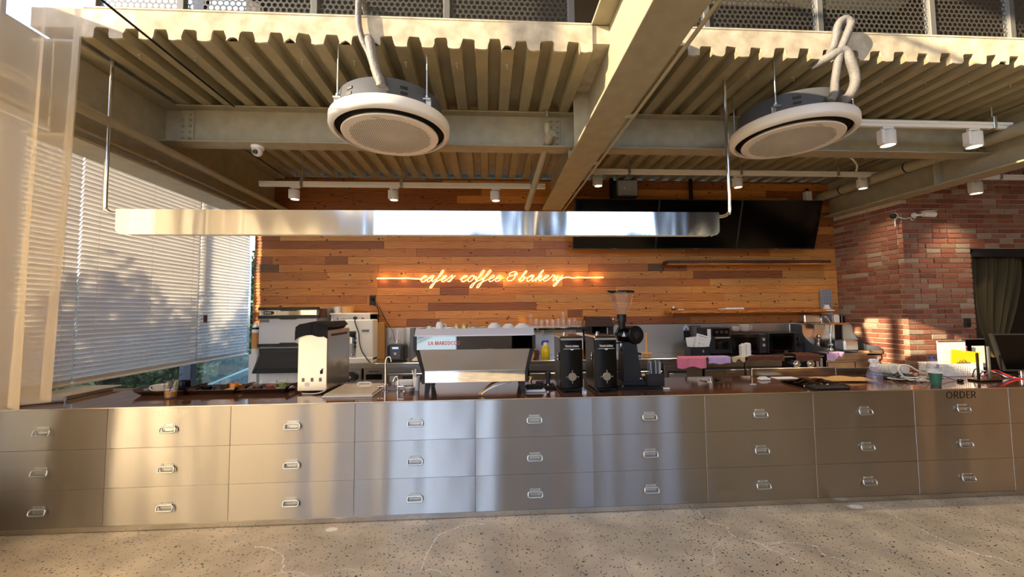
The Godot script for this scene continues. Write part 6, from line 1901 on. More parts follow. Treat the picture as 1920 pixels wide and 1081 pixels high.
	part(cn, "tub", MB.new().lathe([Vector2(0, 0), Vector2(0.06, 0.0), Vector2(0.075, 0.085), Vector2(0.08, 0.09), Vector2(0.07, 0.088), Vector2(0.055, 0.006), Vector2(0, 0.006)], Vector3(-0.05, 0, 0), 4, true), M.white_plastic)
	part(cn, "tub", MB.new().lathe([Vector2(0, 0), Vector2(0.08, 0.0), Vector2(0.10, 0.085), Vector2(0.106, 0.09), Vector2(0.095, 0.088), Vector2(0.075, 0.006), Vector2(0, 0.006)], Vector3(0.07, 0, 0), 4, true), M.pale_wood)
	solo("cardboard_box", MB.new().bb(Vector3(-0.05, 0, -0.04), Vector3(0.05, 0.50, 0.04), 0.003), M.kraft_paper, "narrow brown carton right of the white oven against the timber wall", "carton", -1.50, HB, -5.66)
	# white drink machine in front of it
	var dm := thing("drink_machine", "white drink machine with nozzle column and grey cup guide on the back counter", "drink machine", -1.65, HB, -5.20)
	part(dm, "tower", MB.new().bb(Vector3(-0.025, 0.03, -0.16), Vector3(0.19, 0.55, 0.06), 0.012), M.white_paint)
	part(dm, "head", MB.new().bb(Vector3(-0.165, 0.40, -0.14), Vector3(0.0, 0.55, 0.058), 0.010), M.white_paint)
	part(dm, "foot_box", MB.new().bb(Vector3(-0.17, 0.0, -0.14), Vector3(0.19, 0.075, 0.07), 0.010), M.white_paint)
	part(dm, "grip_slot", MB.new().bb(Vector3(0.05, 0.395, 0.058), Vector3(0.14, 0.425, 0.064), 0.002).bb(Vector3(0.056, 0.40, 0.062), Vector3(0.134, 0.42, 0.066), 0.001), M.post_grey)
	part(dm, "nozzle_group", MB.new().bb(Vector3(-0.13, 0.345, -0.03), Vector3(-0.02, 0.40, 0.05), 0.006).cyl(Vector3(-0.075, 0.33, 0.03), Vector3(-0.075, 0.345, 0.03), 0.03, 0.03, 16).cyl(Vector3(-0.115, 0.355, 0.05), Vector3(-0.03, 0.385, 0.055), 0.012, 0.012, 10), M.black_metal)
	part(dm, "upper_cylinder", MB.new().cyl(Vector3(-0.085, 0.25, 0.01), Vector3(-0.085, 0.345, 0.01), 0.042, 0.042, 22), M.zinc)
	part(dm, "lower_cylinder", MB.new().cyl(Vector3(-0.085, 0.125, 0.015), Vector3(-0.085, 0.25, 0.015), 0.05, 0.05, 24), M.grey_plastic)
	part(dm, "shaft", MB.new().cyl(Vector3(-0.085, 0.075, 0.015), Vector3(-0.085, 0.13, 0.015), 0.012, 0.012, 12).cyl(Vector3(-0.085, 0.10, 0.015), Vector3(-0.085, 0.115, 0.015), 0.025, 0.025, 14), M.chrome)
	for y in [0.32, 0.26, 0.21]:
		part(dm, "side_knob", MB.new().cyl(Vector3(-0.03, y, 0.04), Vector3(-0.03, y, 0.075), 0.018, 0.015, 14), M.black_plastic)
	solo("mains_cable", MB.new().tube(smooth([Vector3(-1.66, HB + 0.57, -5.13), Vector3(-1.68, HB + 0.54, -5.115), Vector3(-1.665, HB + 0.48, -5.115), Vector3(-1.63, HB + 0.38, -5.115), Vector3(-1.62, HB + 0.27, -5.115), Vector3(-1.59, HB + 0.16, -5.115), Vector3(-1.53, HB + 0.07, -5.11), Vector3(-1.48, HB + 0.01, -5.105)], 6), 0.0065, 7), M.wire_black, "black cord hanging down the front of the white drink machine", "cord")
	# blender
	var bl := thing("blender", "black blender with a clear jar and sound cover beside the white drink machine", "blender", -1.215, HB, -5.40)
	part(bl, "base", MB.new().bb(Vector3(-0.115, 0, -0.12), Vector3(0.115, 0.215, 0.09), 0.02), M.black_plastic)
	part(bl, "control_face", MB.new().prism(PackedVector2Array([Vector2(-0.07, 0.03), Vector2(0.055, 0.03), Vector2(0.065, 0.20), Vector2(-0.075, 0.20)]), 0.09, 0.095), M.drum_grey)
	part(bl, "display", MB.new().bb(Vector3(-0.045, 0.16, 0.095), Vector3(0.035, 0.185, 0.0965)), M.display_white, "small lit display")
	part(bl, "dial", MB.new().cyl(Vector3(-0.005, 0.10, 0.095), Vector3(-0.005, 0.10, 0.104), 0.02, 0.018, 18), M.zinc)
	for q in [[-0.04, 0.12], [0.03, 0.12], [-0.045, 0.085], [0.035, 0.085], [-0.03, 0.06], [0.02, 0.06]]:
		part(bl, "key", MB.new().cyl(Vector3(q[0], q[1], 0.095), Vector3(q[0], q[1], 0.098), 0.009, 0.008, 12), M.post_grey)
	part(bl, "jar", MB.new().lathe([Vector2(0.05, 0.22), Vector2(0.075, 0.40), Vector2(0.072, 0.40), Vector2(0.047, 0.22)], Vector3(-0.005, 0, 0), 20).cyl(Vector3(-0.005, 0.215, 0), Vector3(-0.005, 0.24, 0), 0.05, 0.045, 20), M.clear)
	part(bl, "blade", MB.new().cyl(Vector3(-0.005, 0.24, 0), Vector3(-0.005, 0.27, 0), 0.014, 0.01, 10).bb(Vector3(-0.04, 0.262, -0.006), Vector3(0.03, 0.268, 0.006), 0.001), M.chrome)
	part(bl, "sound_cover", MB.new().bb(Vector3(-0.10, 0.215, -0.11), Vector3(-0.096, 0.43, 0.085)).bb(Vector3(0.096, 0.215, -0.11), Vector3(0.10, 0.43, 0.085)).bb(Vector3(-0.10, 0.43, -0.11), Vector3(0.10, 0.434, 0.085)).bb(Vector3(-0.10, 0.215, 0.081), Vector3(0.10, 0.43, 0.085)), M.clear)
	solo("clear_sheet", MB.new().bb(Vector3(-0.03, 0, -0.14), Vector3(0.03, 0.42, 0.0), 0.004), M.post_grey, "grey cover standing behind the right side of the blender", "cover", -1.05, HB, -5.55)
	var ir := MB.new()
	ir.sheet(func(u: float, v: float):
		var e := sin(u * PI) * sin(v * PI)
		return Vector3(lerpf(-0.11, 0.10, u) + 0.03 * v, 0.01 + 0.055 * pow(maxf(e, 0.0), 0.7), lerpf(-0.06, 0.06, v)), 20, 14, 0.008)
	solo("folded_cloth", ir, M.beige_cloth, "folded cream cloth lying between the blender and the espresso machine", "cloth", -0.90, HB, -5.28)
	# wall outlet with leads
	var wo := thing("wall_outlet", "black wall outlet with two leads on the timber wall", "outlet", -1.65, 1.775, -5.774)
	part(wo, "plate", MB.new().bb(Vector3(-0.042, -0.07, 0), Vector3(0.042, 0.07, 0.012), 0.003), M.black_plastic)
	part(wo, "plug", MB.new().cyl(Vector3(0.0, 0.02, 0.012), Vector3(0.012, 0.0, 0.045), 0.022, 0.018, 16), M.black_gloss)
	solo("power_lead", MB.new().tube(smooth([Vector3(-1.64, 1.775, -5.72), Vector3(-1.59, 1.69, -5.73), Vector3(-1.56, 1.62, -5.75), Vector3(-1.56, 1.45, -5.75), Vector3(-1.55, 1.2, -5.75), Vector3(-1.55, 0.97, -5.74)], 6), 0.006, 6), M.wire_black, "dark lead hanging straight down from the wall outlet", "cord")
	solo("power_lead", MB.new().tube(smooth([Vector3(-1.63, 1.77, -5.72), Vector3(-1.55, 1.67, -5.74), Vector3(-1.49, 1.55, -5.75), Vector3(-1.42, 1.43, -5.72), Vector3(-1.33, 1.34, -5.62), Vector3(-1.28, 1.22, -5.52)], 6), 0.006, 6), M.wire_black, "dark lead slanting from the wall outlet to the blender", "cord")
	# shelf of glasses
	var gs := thing("glass_shelf", "stainless wall shelf carrying the row of glasses", "shelf", 0.98, 1.358, -5.62)
	part(gs, "shelf_board", MB.new().bb(Vector3(-0.42, -0.018, -0.155), Vector3(0.43, 0.0, 0.12), 0.003), M.satin_steel)
	part(gs, "front_lip", MB.new().bb(Vector3(-0.42, -0.022, 0.115), Vector3(0.43, 0.002, 0.122), 0.002), M.mirror_steel)
	for x in [-0.2, 0.25]:
		part(gs, "bracket", MB.new().prism(PackedVector2Array([Vector2(x - 0.005, -0.12), Vector2(x + 0.005, -0.12), Vector2(x + 0.005, -0.02), Vector2(x - 0.005, -0.02)]), -0.155, 0.02), M.zinc)
	var gm := tumbler(0.034, 0.038, 0.125)
	var first: Node3D = null
	for r in 2:
		for k in 8:
			var x := 0.66 + k * 0.079 + 0.02 * r
			if r == 0 and k == 7:
				continue
			solo("shelf_glass", tumbler(0.031, 0.036, rng.randf_range(0.115, 0.135)), M.clear, ["first", "second", "third", "fourth", "fifth", "sixth", "seventh", "eighth"][k] + " clear tumbler from the left in the %s row on the steel wall shelf" % ["front", "back"][r], "glass", x, 1.359, -5.555 - r * 0.10, "clear tumblers on the steel wall shelf")
	solo("tall_glass", tumbler(0.03, 0.034, 0.20), M.clear, "tall clear glass at the left end of the steel wall shelf", "glass", 0.595, 1.359, -5.60)
	var st := thing("glass_stack", "stack of clear glasses rising above the row on the steel wall shelf", "glass", 1.045, 1.359, -5.54)
	for k in 3:
		var tm := tumbler(0.034, 0.042, 0.10)
		var pp := part(st, "tumbler", tm, M.clear)
		pp.position.y = 0.003 + k * 0.058
	part(st, "white_base", MB.new().cyl(Vector3.ZERO, Vector3(0, 0.003, 0), 0.045, 0.045, 24), M.white_plastic)
	for k in 5:
		solo("small_glass", tumbler(0.022, 0.025, 0.085), M.clear, ["first", "second", "third", "fourth", "fifth"][k] + " narrow small glass from the left at the right end of the steel wall shelf", "glass", 1.15 + k * 0.052, 1.370, -5.60 - 0.02 * (k % 2), "small glasses at the right end of the shelf")
	solo("dark_coaster", MB.new().bb(Vector3(-0.06, 0, -0.05), Vector3(0.06, 0.010, 0.05), 0.003), M.black_plastic, "dark coaster under the small glasses on the wall shelf", "coaster", 1.19, 1.359, -5.58)
	solo("wooden_coasters", MB.new().bb(Vector3(-0.06, 0.0, -0.05), Vector3(0.06, 0.010, 0.05), 0.003), M.dark_wood, "brown coaster at the right end of the wall shelf", "coaster", 1.34, 1.359, -5.58)
	# dish soap, brush, cup
	var dsb := thing("soap_bottle", "yellow dish soap bottle with a blue pump cap on the back counter", "bottle", 0.785, HB, -5.50)
	part(dsb, "body", MB.new().lathe([Vector2(0, 0.0), Vector2(0.05, 0.0), Vector2(0.062, 0.03), Vector2(0.058, 0.09), Vector2(0.044, 0.15), Vector2(0.025, 0.17)], Vector3.ZERO, 26), M.soap_yellow)
	part(dsb, "cap", MB.new().cyl(Vector3(0, 0.17, 0), Vector3(0, 0.205, 0), 0.024, 0.022, 18), M.white_plastic)
	part(dsb, "pump", MB.new().bb(Vector3(-0.05, 0.20, -0.015), Vector3(0.045, 0.232, 0.015), 0.008).cyl(Vector3(-0.045, 0.21, 0), Vector3(-0.05, 0.17, 0), 0.012, 0.010, 10), M.blue_plastic)
	var wb2 := thing("wooden_bowl", "pale wooden pestle bowl beside the espresso machine's right edge", "bowl", 0.56, HB, -5.30)
	part(wb2, "bowl", MB.new().lathe([Vector2(0, 0), Vector2(0.03, 0), Vector2(0.05, 0.05), Vector2(0.035, 0.11), Vector2(0.0, 0.118)], Vector3.ZERO, 22), M.pale_wood)
	part(wb2, "dark_half", MB.new().lathe([Vector2(0, 0), Vector2(0.03, 0), Vector2(0.045, 0.06), Vector2(0.02, 0.12), Vector2(0, 0.125)], Vector3(0.05, 0, -0.02), 20), M.brown_cloth)
	solo("sponge_rack", MB.new().bb(Vector3(-0.09, 0.04, -0.04), Vector3(0.09, 0.06, 0.04), 0.005).tube([Vector3(-0.08, 0.06, 0.03), Vector3(-0.05, 0.13, 0.0), Vector3(0.02, 0.08, 0.02), Vector3(0.08, 0.07, 0.0)], 0.018, 8).bb(Vector3(-0.08, 0, -0.03), Vector3(-0.07, 0.05, 0.03)).bb(Vector3(0.07, 0, -0.03), Vector3(0.08, 0.05, 0.03)), M.brown_cloth, "brown brush rack left of the yellow soap bottle", "rack", 0.62, HB, -5.60)
	var gb := thing("golden_jar", "golden filled jar between the two tall black grinders", "jar", 1.23, HB, -5.30)
	part(gb, "jar_wall", MB.new().cyl(Vector3.ZERO, Vector3(0, 0.12, 0), 0.05, 0.045, 20), M.brass)
	part(gb, "paper_sleeve", MB.new().bb(Vector3(-0.05, 0.12, -0.03), Vector3(0.03, 0.34, 0.03), 0.006), M.paper)
	# black brewer on the shelf end
	var bx := thing("black_brewer", "black roofed brewer box at the right of the glass shelf", "brewer", 1.56, HB, -5.58)
	var roof := PackedVector2Array([Vector2(-0.195, 0.415), Vector2(-0.165, 0.55), Vector2(0.13, 0.55), Vector2(0.195, 0.415)])
	part(bx, "hood", MB.new().prism(roof, -0.19, 0.12), M.dark_wood, "brown hood")
	part(bx, "body", MB.new().bb(Vector3(-0.185, 0.0, -0.19), Vector3(-0.12, 0.42, 0.10), 0.006).bb(Vector3(0.10, 0.0, -0.19), Vector3(0.185, 0.42, 0.10), 0.006).bb(Vector3(-0.185, 0.0, -0.19), Vector3(0.185, 0.42, -0.12), 0.006).bb(Vector3(-0.185, 0.0, -0.19), Vector3(0.185, 0.22, 0.10), 0.006), M.black_plastic)
	part(bx, "glass_pot", MB.new().lathe([Vector2(0, 0.225), Vector2(0.06, 0.225), Vector2(0.065, 0.33), Vector2(0.04, 0.38)], Vector3(-0.02, 0, 0), 20), M.black_gloss)
	part(bx, "handle", MB.new().bb(Vector3(0.085, 0.24, 0.10), Vector3(0.10, 0.40, 0.115), 0.003), M.zinc)


func back_right() -> void:
	# timber wall shelves
	var s1 := thing("timber_shelf", "long upper timber wall shelf under the screens", "shelf", 3.86, 2.262, -5.775)
	part(s1, "shelf_board", MB.new().bb(Vector3(-1.25, 0.006, 0.0), Vector3(1.255, 0.055, 0.17), 0.003), M.dark_wood)
	part(s1, "lip", MB.new().bb(Vector3(-1.25, -0.006, 0.10), Vector3(1.255, 0.006, 0.172), 0.002), M.plank_0, "lower lip with its lit edge put into a pale colour")  # pale timber stands in for the light caught on the lower edge
	var s2 := thing("timber_shelf", "long lower timber wall shelf above the microwaves", "shelf", 3.85, 1.545, -5.775)
	part(s2, "shelf_board", MB.new().bb(Vector3(-1.24, 0.0, 0.0), Vector3(1.24, 0.045, 0.18), 0.003), M.plank_1)
	var pc := thing("pin_cushion", "small black and white object at the left end of the lower timber shelf", "ornament", 2.70, 1.591, -5.66)
	part(pc, "base", MB.new().cyl(Vector3.ZERO, Vector3(0, 0.022, 0), 0.03, 0.028, 16), M.black_plastic)
	part(pc, "ball_top", MB.new().ball(Vector3(0, 0.040, 0), 0.02, 12), M.white_plastic)
	solo("white_pen", MB.new().cyl(Vector3(-0.04, 0.01, 0), Vector3(0.04, 0.01, 0), 0.009, 0.006, 10), M.white_plastic, "short white stick beside the small ornament on the lower timber shelf", "pen", 2.80, 1.591, -5.63)
	var th := MB.new()
	th.bb(Vector3(-0.1, 0, -0.02), Vector3(0.17, 0.03, 0.02), 0.008)
	th.cyl(Vector3(-0.1, 0.014, 0), Vector3(-0.22, 0.010, 0), 0.010, 0.005, 10)
	solo("white_tool", th, M.white_plastic, "long white handled tool in the middle of the lower timber shelf", "tool", 3.58, 1.591, -5.64)
	# towel holder, outlet, papers
	var ph := thing("paper_towel_stand", "turned pale wooden paper towel stand, empty", "stand", 2.165, HB, -5.38)
	part(ph, "plate_base", MB.new().lathe([Vector2(0, 0), Vector2(0.05, 0.0), Vector2(0.035, 0.02), Vector2(0.075, 0.045), Vector2(0.072, 0.055), Vector2(0, 0.05)], Vector3.ZERO, 28), M.pale_wood)
	part(ph, "spindle", MB.new().cyl(Vector3(0, 0.05, 0), Vector3(0, 0.29, 0), 0.019, 0.017, 18).ball(Vector3(0, 0.305, 0), 0.018, 14), M.pale_wood)
	solo("dark_ladle", MB.new().tube(smooth([Vector3(-0.12, 0.05, 0), Vector3(-0.02, 0.045, 0), Vector3(0.06, 0.03, 0)], 4), 0.018, 10), M.black_plastic, "dark handle poking out left of the wooden towel stand", "utensil", 2.04, HB, -5.42)
	var bo := thing("wall_outlet", "black outlet with a blue and white sticker on the steel splashback", "outlet", 2.93, 1.18, -5.766)
	part(bo, "plate", MB.new().bb(Vector3(-0.04, -0.03, 0), Vector3(0.045, 0.11, 0.012), 0.003), M.black_plastic)
	part(bo, "sticker", MB.new().prism(PackedVector2Array([Vector2(-0.045, 0.11), Vector2(0.045, 0.11), Vector2(0.045, 0.14), Vector2(0.01, 0.185), Vector2(-0.02, 0.185), Vector2(-0.045, 0.14)]), 0.0, 0.004), M.white_plastic)
	part(bo, "sticker_print", MB.new().prism(PackedVector2Array([Vector2(-0.02, 0.115), Vector2(0.02, 0.115), Vector2(0.0, 0.15)]), 0.004, 0.005), M.blue_plastic)
	var pb := thing("paper_box", "low black box holding leaning paper sheets", "box", 2.90, HB, -5.40)
	part(pb, "box_body", MB.new().bb(Vector3(-0.14, 0, -0.09), Vector3(0.125, 0.006, 0.09)).bb(Vector3(-0.14, 0, 0.084), Vector3(0.125, 0.125, 0.09), 0.002).bb(Vector3(-0.14, 0, -0.09), Vector3(0.125, 0.125, -0.084), 0.002).bb(Vector3(-0.14, 0, -0.09), Vector3(-0.134, 0.125, 0.09), 0.002).bb(Vector3(0.119, 0, -0.09), Vector3(0.125, 0.125, 0.09), 0.002), M.black_plastic)
	part(pb, "label_plate", MB.new().bb(Vector3(0.02, 0.05, 0.09), Vector3(0.042, 0.085, 0.092), 0.001), M.zinc)
	var labs := ["white printed sheet leaning at the front of the black paper box", "white sheet behind the printed sheet in the black paper box", "white sheet standing left in the black paper box"]
	for k in 3:
		var sh := MB.new()
		sh.bb(Vector3(-0.085, 0, -0.001), Vector3(0.085, 0.22, 0.001))
		var p := solo("paper_sheet", sh, M.paper, labs[k], "paper", 2.92 + [0.0, 0.04, -0.05][k], HB + 0.075 - k * 0.02, -5.375 - k * 0.03)
		p.rotation.z = [-0.28, -0.34, 0.1][k]
		p.rotation.x = -0.12
		if k == 0:
			part(p, "print", MB.new().bb(Vector3(-0.06, 0.19, 0.001), Vector3(0.06, 0.198, 0.0016)).bb(Vector3(-0.06, 0.15, 0.001), Vector3(0.04, 0.153, 0.0016)).bb(Vector3(-0.03, 0.03, 0.001), Vector3(-0.027, 0.13, 0.0016)).bb(Vector3(-0.05, 0.09, 0.001), Vector3(0.05, 0.093, 0.0016)), M.grey_print)
	solo("steel_pillar", MB.new().cyl(Vector3.ZERO, Vector3(0, 0.40, 0), 0.07, 0.07, 24), M.drum_grey, "dark round canister between the outlet and the toaster oven", "canister", 3.02, HB, -5.66)
	# toaster oven
	var to := thing("toaster_oven", "black toaster oven with three silver knobs above its glass door", "toaster oven", 3.20, HB, -5.58)
	part(to, "body", MB.new().bb(Vector3(-0.20, 0.015, -0.18), Vector3(0.20, 0.375, 0.13), 0.010), M.black_plastic)
	part(to, "control_panel", MB.new().bb(Vector3(-0.05, 0.265, 0.13), Vector3(0.195, 0.365, 0.138), 0.003), M.grinder_black)
	for x in [-0.005, 0.065, 0.135]:
		part(to, "knob", MB.new().cyl(Vector3(x, 0.318, 0.138), Vector3(x, 0.318, 0.165), 0.026, 0.022, 20), M.chrome)
	part(to, "door_frame", MB.new().bb(Vector3(-0.05, 0.04, 0.13), Vector3(0.195, 0.25, 0.138), 0.003), M.black_plastic)
	part(to, "door_glass", MB.new().bb(Vector3(-0.02, 0.075, 0.138), Vector3(0.175, 0.215, 0.140)), M.black_gloss)
	part(to, "door_handle", MB.new().cyl(Vector3(-0.03, 0.238, 0.16), Vector3(0.18, 0.238, 0.16), 0.009, 0.009, 12).cyl(Vector3(-0.02, 0.238, 0.138), Vector3(-0.02, 0.238, 0.16), 0.006, 0.006, 8).cyl(Vector3(0.17, 0.238, 0.138), Vector3(0.17, 0.238, 0.16), 0.006, 0.006, 8), M.zinc)
	part(to, "paper_note", MB.new().bb(Vector3(-0.125, 0.23, 0.13), Vector3(-0.075, 0.36, 0.133)), M.paper)
	for x in [-0.16, 0.16]:
		part(to, "foot", MB.new().cyl(Vector3(x, 0, 0.08), Vector3(x, 0.018, 0.08), 0.015, 0.015, 12), M.rubber)
	# cloths over the edge
	var cl := func(nm: String, label: String, m: Material, x0: float, x1: float, drop: float, ragged: float) -> void:
		var b := MB.new()
		b.sheet(func(u: float, v: float):
			var x := lerpf(x0, x1, u)
			var s := v * (0.10 + drop)
			var wv := 0.004 * sin(u * 23.0 + v * 2.0)
			if s < 0.10:
				return Vector3(x + ragged * (1.0 - v) * 0.8, HB + 0.010 + absf(wv), -5.235 + s)
			var hang := (s - 0.10)
			hang = hang * (1.0 + ragged * (sin(u * 9.0) * 1.8))
			return Vector3(x, HB + 0.006 - hang, -5.128 + wv * minf(1.0, hang * 30.0)), 36, 28, 0.005)
		solo(nm, b, m, label, "cloth")
	cl.call("hanging_cloth", "bright pink towel hanging over the edge of the back counter", M.pink_cloth, 2.47, 2.865, 0.13, 0.06)
	cl.call("hanging_cloth", "lilac towel hanging over the back counter right of the pink one", M.lilac_cloth, 2.90, 3.20, 0.085, -0.05)
	cl.call("hanging_cloth", "cream rag on the back counter edge right of the lilac towel", M.beige_cloth, 3.22, 3.40, 0.05, 0.25)
	cl.call("hanging_cloth", "brown rag on the back counter edge under the microwaves", M.brown_cloth, 3.43, 3.92, 0.05, 0.12)
	# cups box
	var wcs := thing("paper_cup_stack", "short white stacks of cup sleeves in front of the left microwave", "cup stack", 3.45, HB, -5.20)
	part(wcs, "stack", MB.new().bb(Vector3(-0.065, 0, -0.04), Vector3(-0.004, 0.16, 0.04), 0.012).bb(Vector3(-0.035, 0.15, -0.03), Vector3(-0.01, 0.175, 0.03), 0.006), M.paper)
	part(wcs, "stack", MB.new().bb(Vector3(0.004, 0, -0.04), Vector3(0.068, 0.182, 0.04), 0.014), M.paper)
	# microwaves
	var mws := [["black microwave with a brown cloth and white bowls on top", 3.66, 0.26, 0.29], ["black microwave right of the one with bowls on top", 4.19, 0.25, 0.30]]
	for k in 2:
		var q = mws[k]
		var mw := thing("microwave", q[0], "microwave", q[1], HB, -5.58, "black microwaves on the back counter")
		part(mw, "case", MB.new().bb(Vector3(-q[2], 0.015, -0.19), Vector3(q[2], q[3], 0.16), 0.010), M.black_plastic)
		part(mw, "door", MB.new().bb(Vector3(-q[2] + 0.006, 0.022, 0.16), Vector3(q[2] - 0.12, q[3] - 0.008, 0.176), 0.004), M.black_gloss)
		part(mw, "window", MB.new().bb(Vector3(-q[2] + 0.05, 0.06, 0.176), Vector3(q[2] - 0.16, q[3] - 0.05, 0.178), 0.002), M.screen)
		part(mw, "control_panel", MB.new().bb(Vector3(q[2] - 0.115, 0.022, 0.16), Vector3(q[2] - 0.006, q[3] - 0.008, 0.172), 0.003), M.black_plastic)
		for y in [0.13, 0.21]:
			part(mw, "dial", MB.new().cyl(Vector3(q[2] - 0.06, y, 0.172), Vector3(q[2] - 0.06, y, 0.19), 0.024, 0.021, 20).bb(Vector3(q[2] - 0.064, y - 0.02, 0.188), Vector3(q[2] - 0.056, y + 0.02, 0.195), 0.002), M.zinc if k == 0 else M.black_gloss)
		part(mw, "badge", MB.new().bb(Vector3(-0.03, 0.036, 0.176), Vector3(0.03, 0.044, 0.1775)), M.grey_print)
		for x in [-q[2] + 0.04, q[2] - 0.04]:
			part(mw, "foot", MB.new().cyl(Vector3(x, 0, 0.1), Vector3(x, 0.018, 0.1), 0.015, 0.015, 12), M.rubber)
	var bc := MB.new()
	bc.sheet(func(u: float, v: float):
		var x := lerpf(-0.36, 0.20, u)
		var over := maxf(0.0, -0.265 - x)
		return Vector3(maxf(x, -0.268) - over * 0.15, 0.006 - over * 1.0 + 0.004 * absf(sin(u * 15.0 + v * 7.0)), lerpf(-0.14, 0.13, v)), 36, 14, 0.005)
	solo("brown_cloth", bc, M.brown_cloth, "brown cloth draped over the left microwave under the bowls", "cloth", 3.66, HB + 0.290, -5.56)
	var bm := MB.new().lathe([Vector2(0, 0), Vector2(0.035, 0), Vector2(0.075, 0.032), Vector2(0.078, 0.036), Vector2(0.072, 0.034), Vector2(0.033, 0.005), Vector2(0, 0.005)], Vector3.ZERO, 26)
	var bms := bm.mesh()
	for st in 3:
		for k in [4, 6, 4][st]:
			solo("white_bowl", bms, M.ceramic, ["lowest", "second", "third", "fourth", "fifth", "topmost"][k] + " white bowl from the bottom in the %s stack on the left microwave" % ["left", "middle", "right"][st], "bowl", 3.60 + st * 0.085, HB + 0.308 + k * 0.0145, -5.56 - (0.05 if st != 1 else -0.02), "stacked white bowls on the microwave")
	# range
	var ra := thing("gas_range", "stainless gas range with two large silver knobs under the wok ring", "range", 4.24, 0.0, -5.16)
	part(ra, "body", MB.new().bb(Vector3(-0.29, 0.05, -0.6), Vector3(0.29, 0.945, 0.0), 0.006), M.grinder_black)
	part(ra, "top_plate", MB.new().bb(Vector3(-0.295, 0.945, -0.61), Vector3(0.295, 0.96, 0.01), 0.004), M.satin_steel)
	part(ra, "oven_door", MB.new().bb(Vector3(-0.28, 0.12, 0.0), Vector3(0.28, 0.74, 0.02), 0.006), M.satin_steel)
	for x in [-0.135, 0.055]:
		var kb := part(ra, "knob", MB.new().cyl(Vector3(x, 0.855, 0.0), Vector3(x, 0.855, 0.05), 0.062, 0.055, 26).ball(Vector3(x, 0.855, 0.05), 0.05, 16, Vector3(1, 1, 0.5)), M.chrome)
	part(ra, "steel_bracket", MB.new().bb(Vector3(0.16, 0.78, 0.0), Vector3(0.20, 0.93, 0.02), 0.003).bb(Vector3(0.215, 0.78, 0.0), Vector3(0.23, 0.93, 0.025), 0.003).bb(Vector3(0.24, 0.78, 0.0), Vector3(0.25, 0.93, 0.02), 0.003), M.zinc)
	part(ra, "foot", MB.new().bb(Vector3(-0.27, 0.0, -0.55), Vector3(0.27, 0.05, -0.05), 0.004), M.black_plastic)
	var rg := MB.new()
	rg.sheet(func(u: float, v: float): return Vector3(lerpf(-0.17, 0.17, u), 0.014 + 0.014 * absf(sin(u * 11.0 + v * 3.0)) - maxf(0.0, v - 0.72) * 0.32, minf(lerpf(-0.12, 0.19, v), 0.108) + 0.0), 30, 20, 0.006)
	solo("brown_rag", rg, M.brown_cloth, "ragged brown cloth hanging over the front edge of the gas range", "cloth", 4.28, HB, -5.24)
	solo("griddle_plate", MB.new().bb(Vector3(-0.22, 0, -0.12), Vector3(0.22, 0.014, 0.12), 0.004), M.black_metal, "dark flat griddle plate at the back of the gas range", "griddle", 4.22, HB, -5.52)
	# sink counter
	var sk := thing("sink_counter", "stainless sink counter with a high curved side guard beside the brick pier", "sink", 4.92, 0.0, -5.16)
	part(sk, "body", MB.new().bb(Vector3(-0.36, 0.08, -0.6), Vector3(0.40, 0.90, 0.0), 0.006), M.satin_steel)
	part(sk, "top_rim", MB.new().bb(Vector3(-0.37, 0.90, 0.0), Vector3(0.405, 0.985, 0.03), 0.006).bb(Vector3(-0.37, 0.955, -0.61), Vector3(0.405, 0.985, -0.42), 0.004).bb(Vector3(-0.37, 0.955, -0.61), Vector3(-0.31, 0.985, 0.03), 0.004).bb(Vector3(0.20, 0.955, -0.61), Vector3(0.405, 0.985, 0.03), 0.004), M.satin_steel)
	part(sk, "basin", MB.new().bb(Vector3(-0.31, 0.90, -0.42), Vector3(0.20, 0.91, 0.0), 0.002), M.steel_top)
	part(sk, "back_splash", MB.new().bb(Vector3(-0.38, 0.985, -0.615), Vector3(0.33, 1.37, -0.60), 0.003), M.satin_steel)
	var gp := PackedVector2Array([Vector2(0.05, 0.985), Vector2(0.055, 1.01), Vector2(0.045, 1.05), Vector2(0.015, 1.068), Vector2(-0.08, 1.075), Vector2(-0.19, 1.09), Vector2(-0.29, 1.15), Vector2(-0.36, 1.215), Vector2(-0.375, 1.25), Vector2(-0.375, 1.345), Vector2(-0.40, 1.365), Vector2(-0.615, 1.37), Vector2(-0.615, 0.985)])
	var gq := MB.new()
	gq.xf = Transform3D(Basis(Vector3.UP, -PI / 2), Vector3.ZERO)
	var gp2 := PackedVector2Array()
	for p in gp:
		gp2.append(Vector2(p.x, p.y))
	gq.prism(gp2, -0.402, -0.394)
	for i in gq.v.size():
		pass
	part(sk, "side_guard", gq, M.satin_steel)
	gq = MB.new()
	gq.xf = Transform3D(Basis(Vector3.UP, -PI / 2), Vector3.ZERO)
	gq.prism(gp2, 0.368, 0.376)
	part(sk, "side_guard", gq, M.drum_grey)
	part(sk, "drawer", MB.new().bb(Vector3(-0.35, 0.62, 0.0), Vector3(0.03, 0.87, 0.016), 0.005), M.satin_steel)
	part(sk, "drawer", MB.new().bb(Vector3(0.04, 0.62, 0.0), Vector3(0.395, 0.87, 0.016), 0.005), M.satin_steel)
	part(sk, "top_shelf", MB.new().bb(Vector3(0.06, 1.355, -0.60), Vector3(0.43, 1.38, -0.45), 0.004), M.plank_0, "timber shelf piece")
	for x in [-0.3, 0.34]:
		part(sk, "leg", MB.new().cyl(Vector3(x, 0, -0.06), Vector3(x, 0.09, -0.06), 0.02, 0.02, 12), M.chrome)
	var fa := thing("sink_faucet", "chrome pull-down spray faucet arching over the sink counter", "faucet", 5.03, 0.986, -5.60)
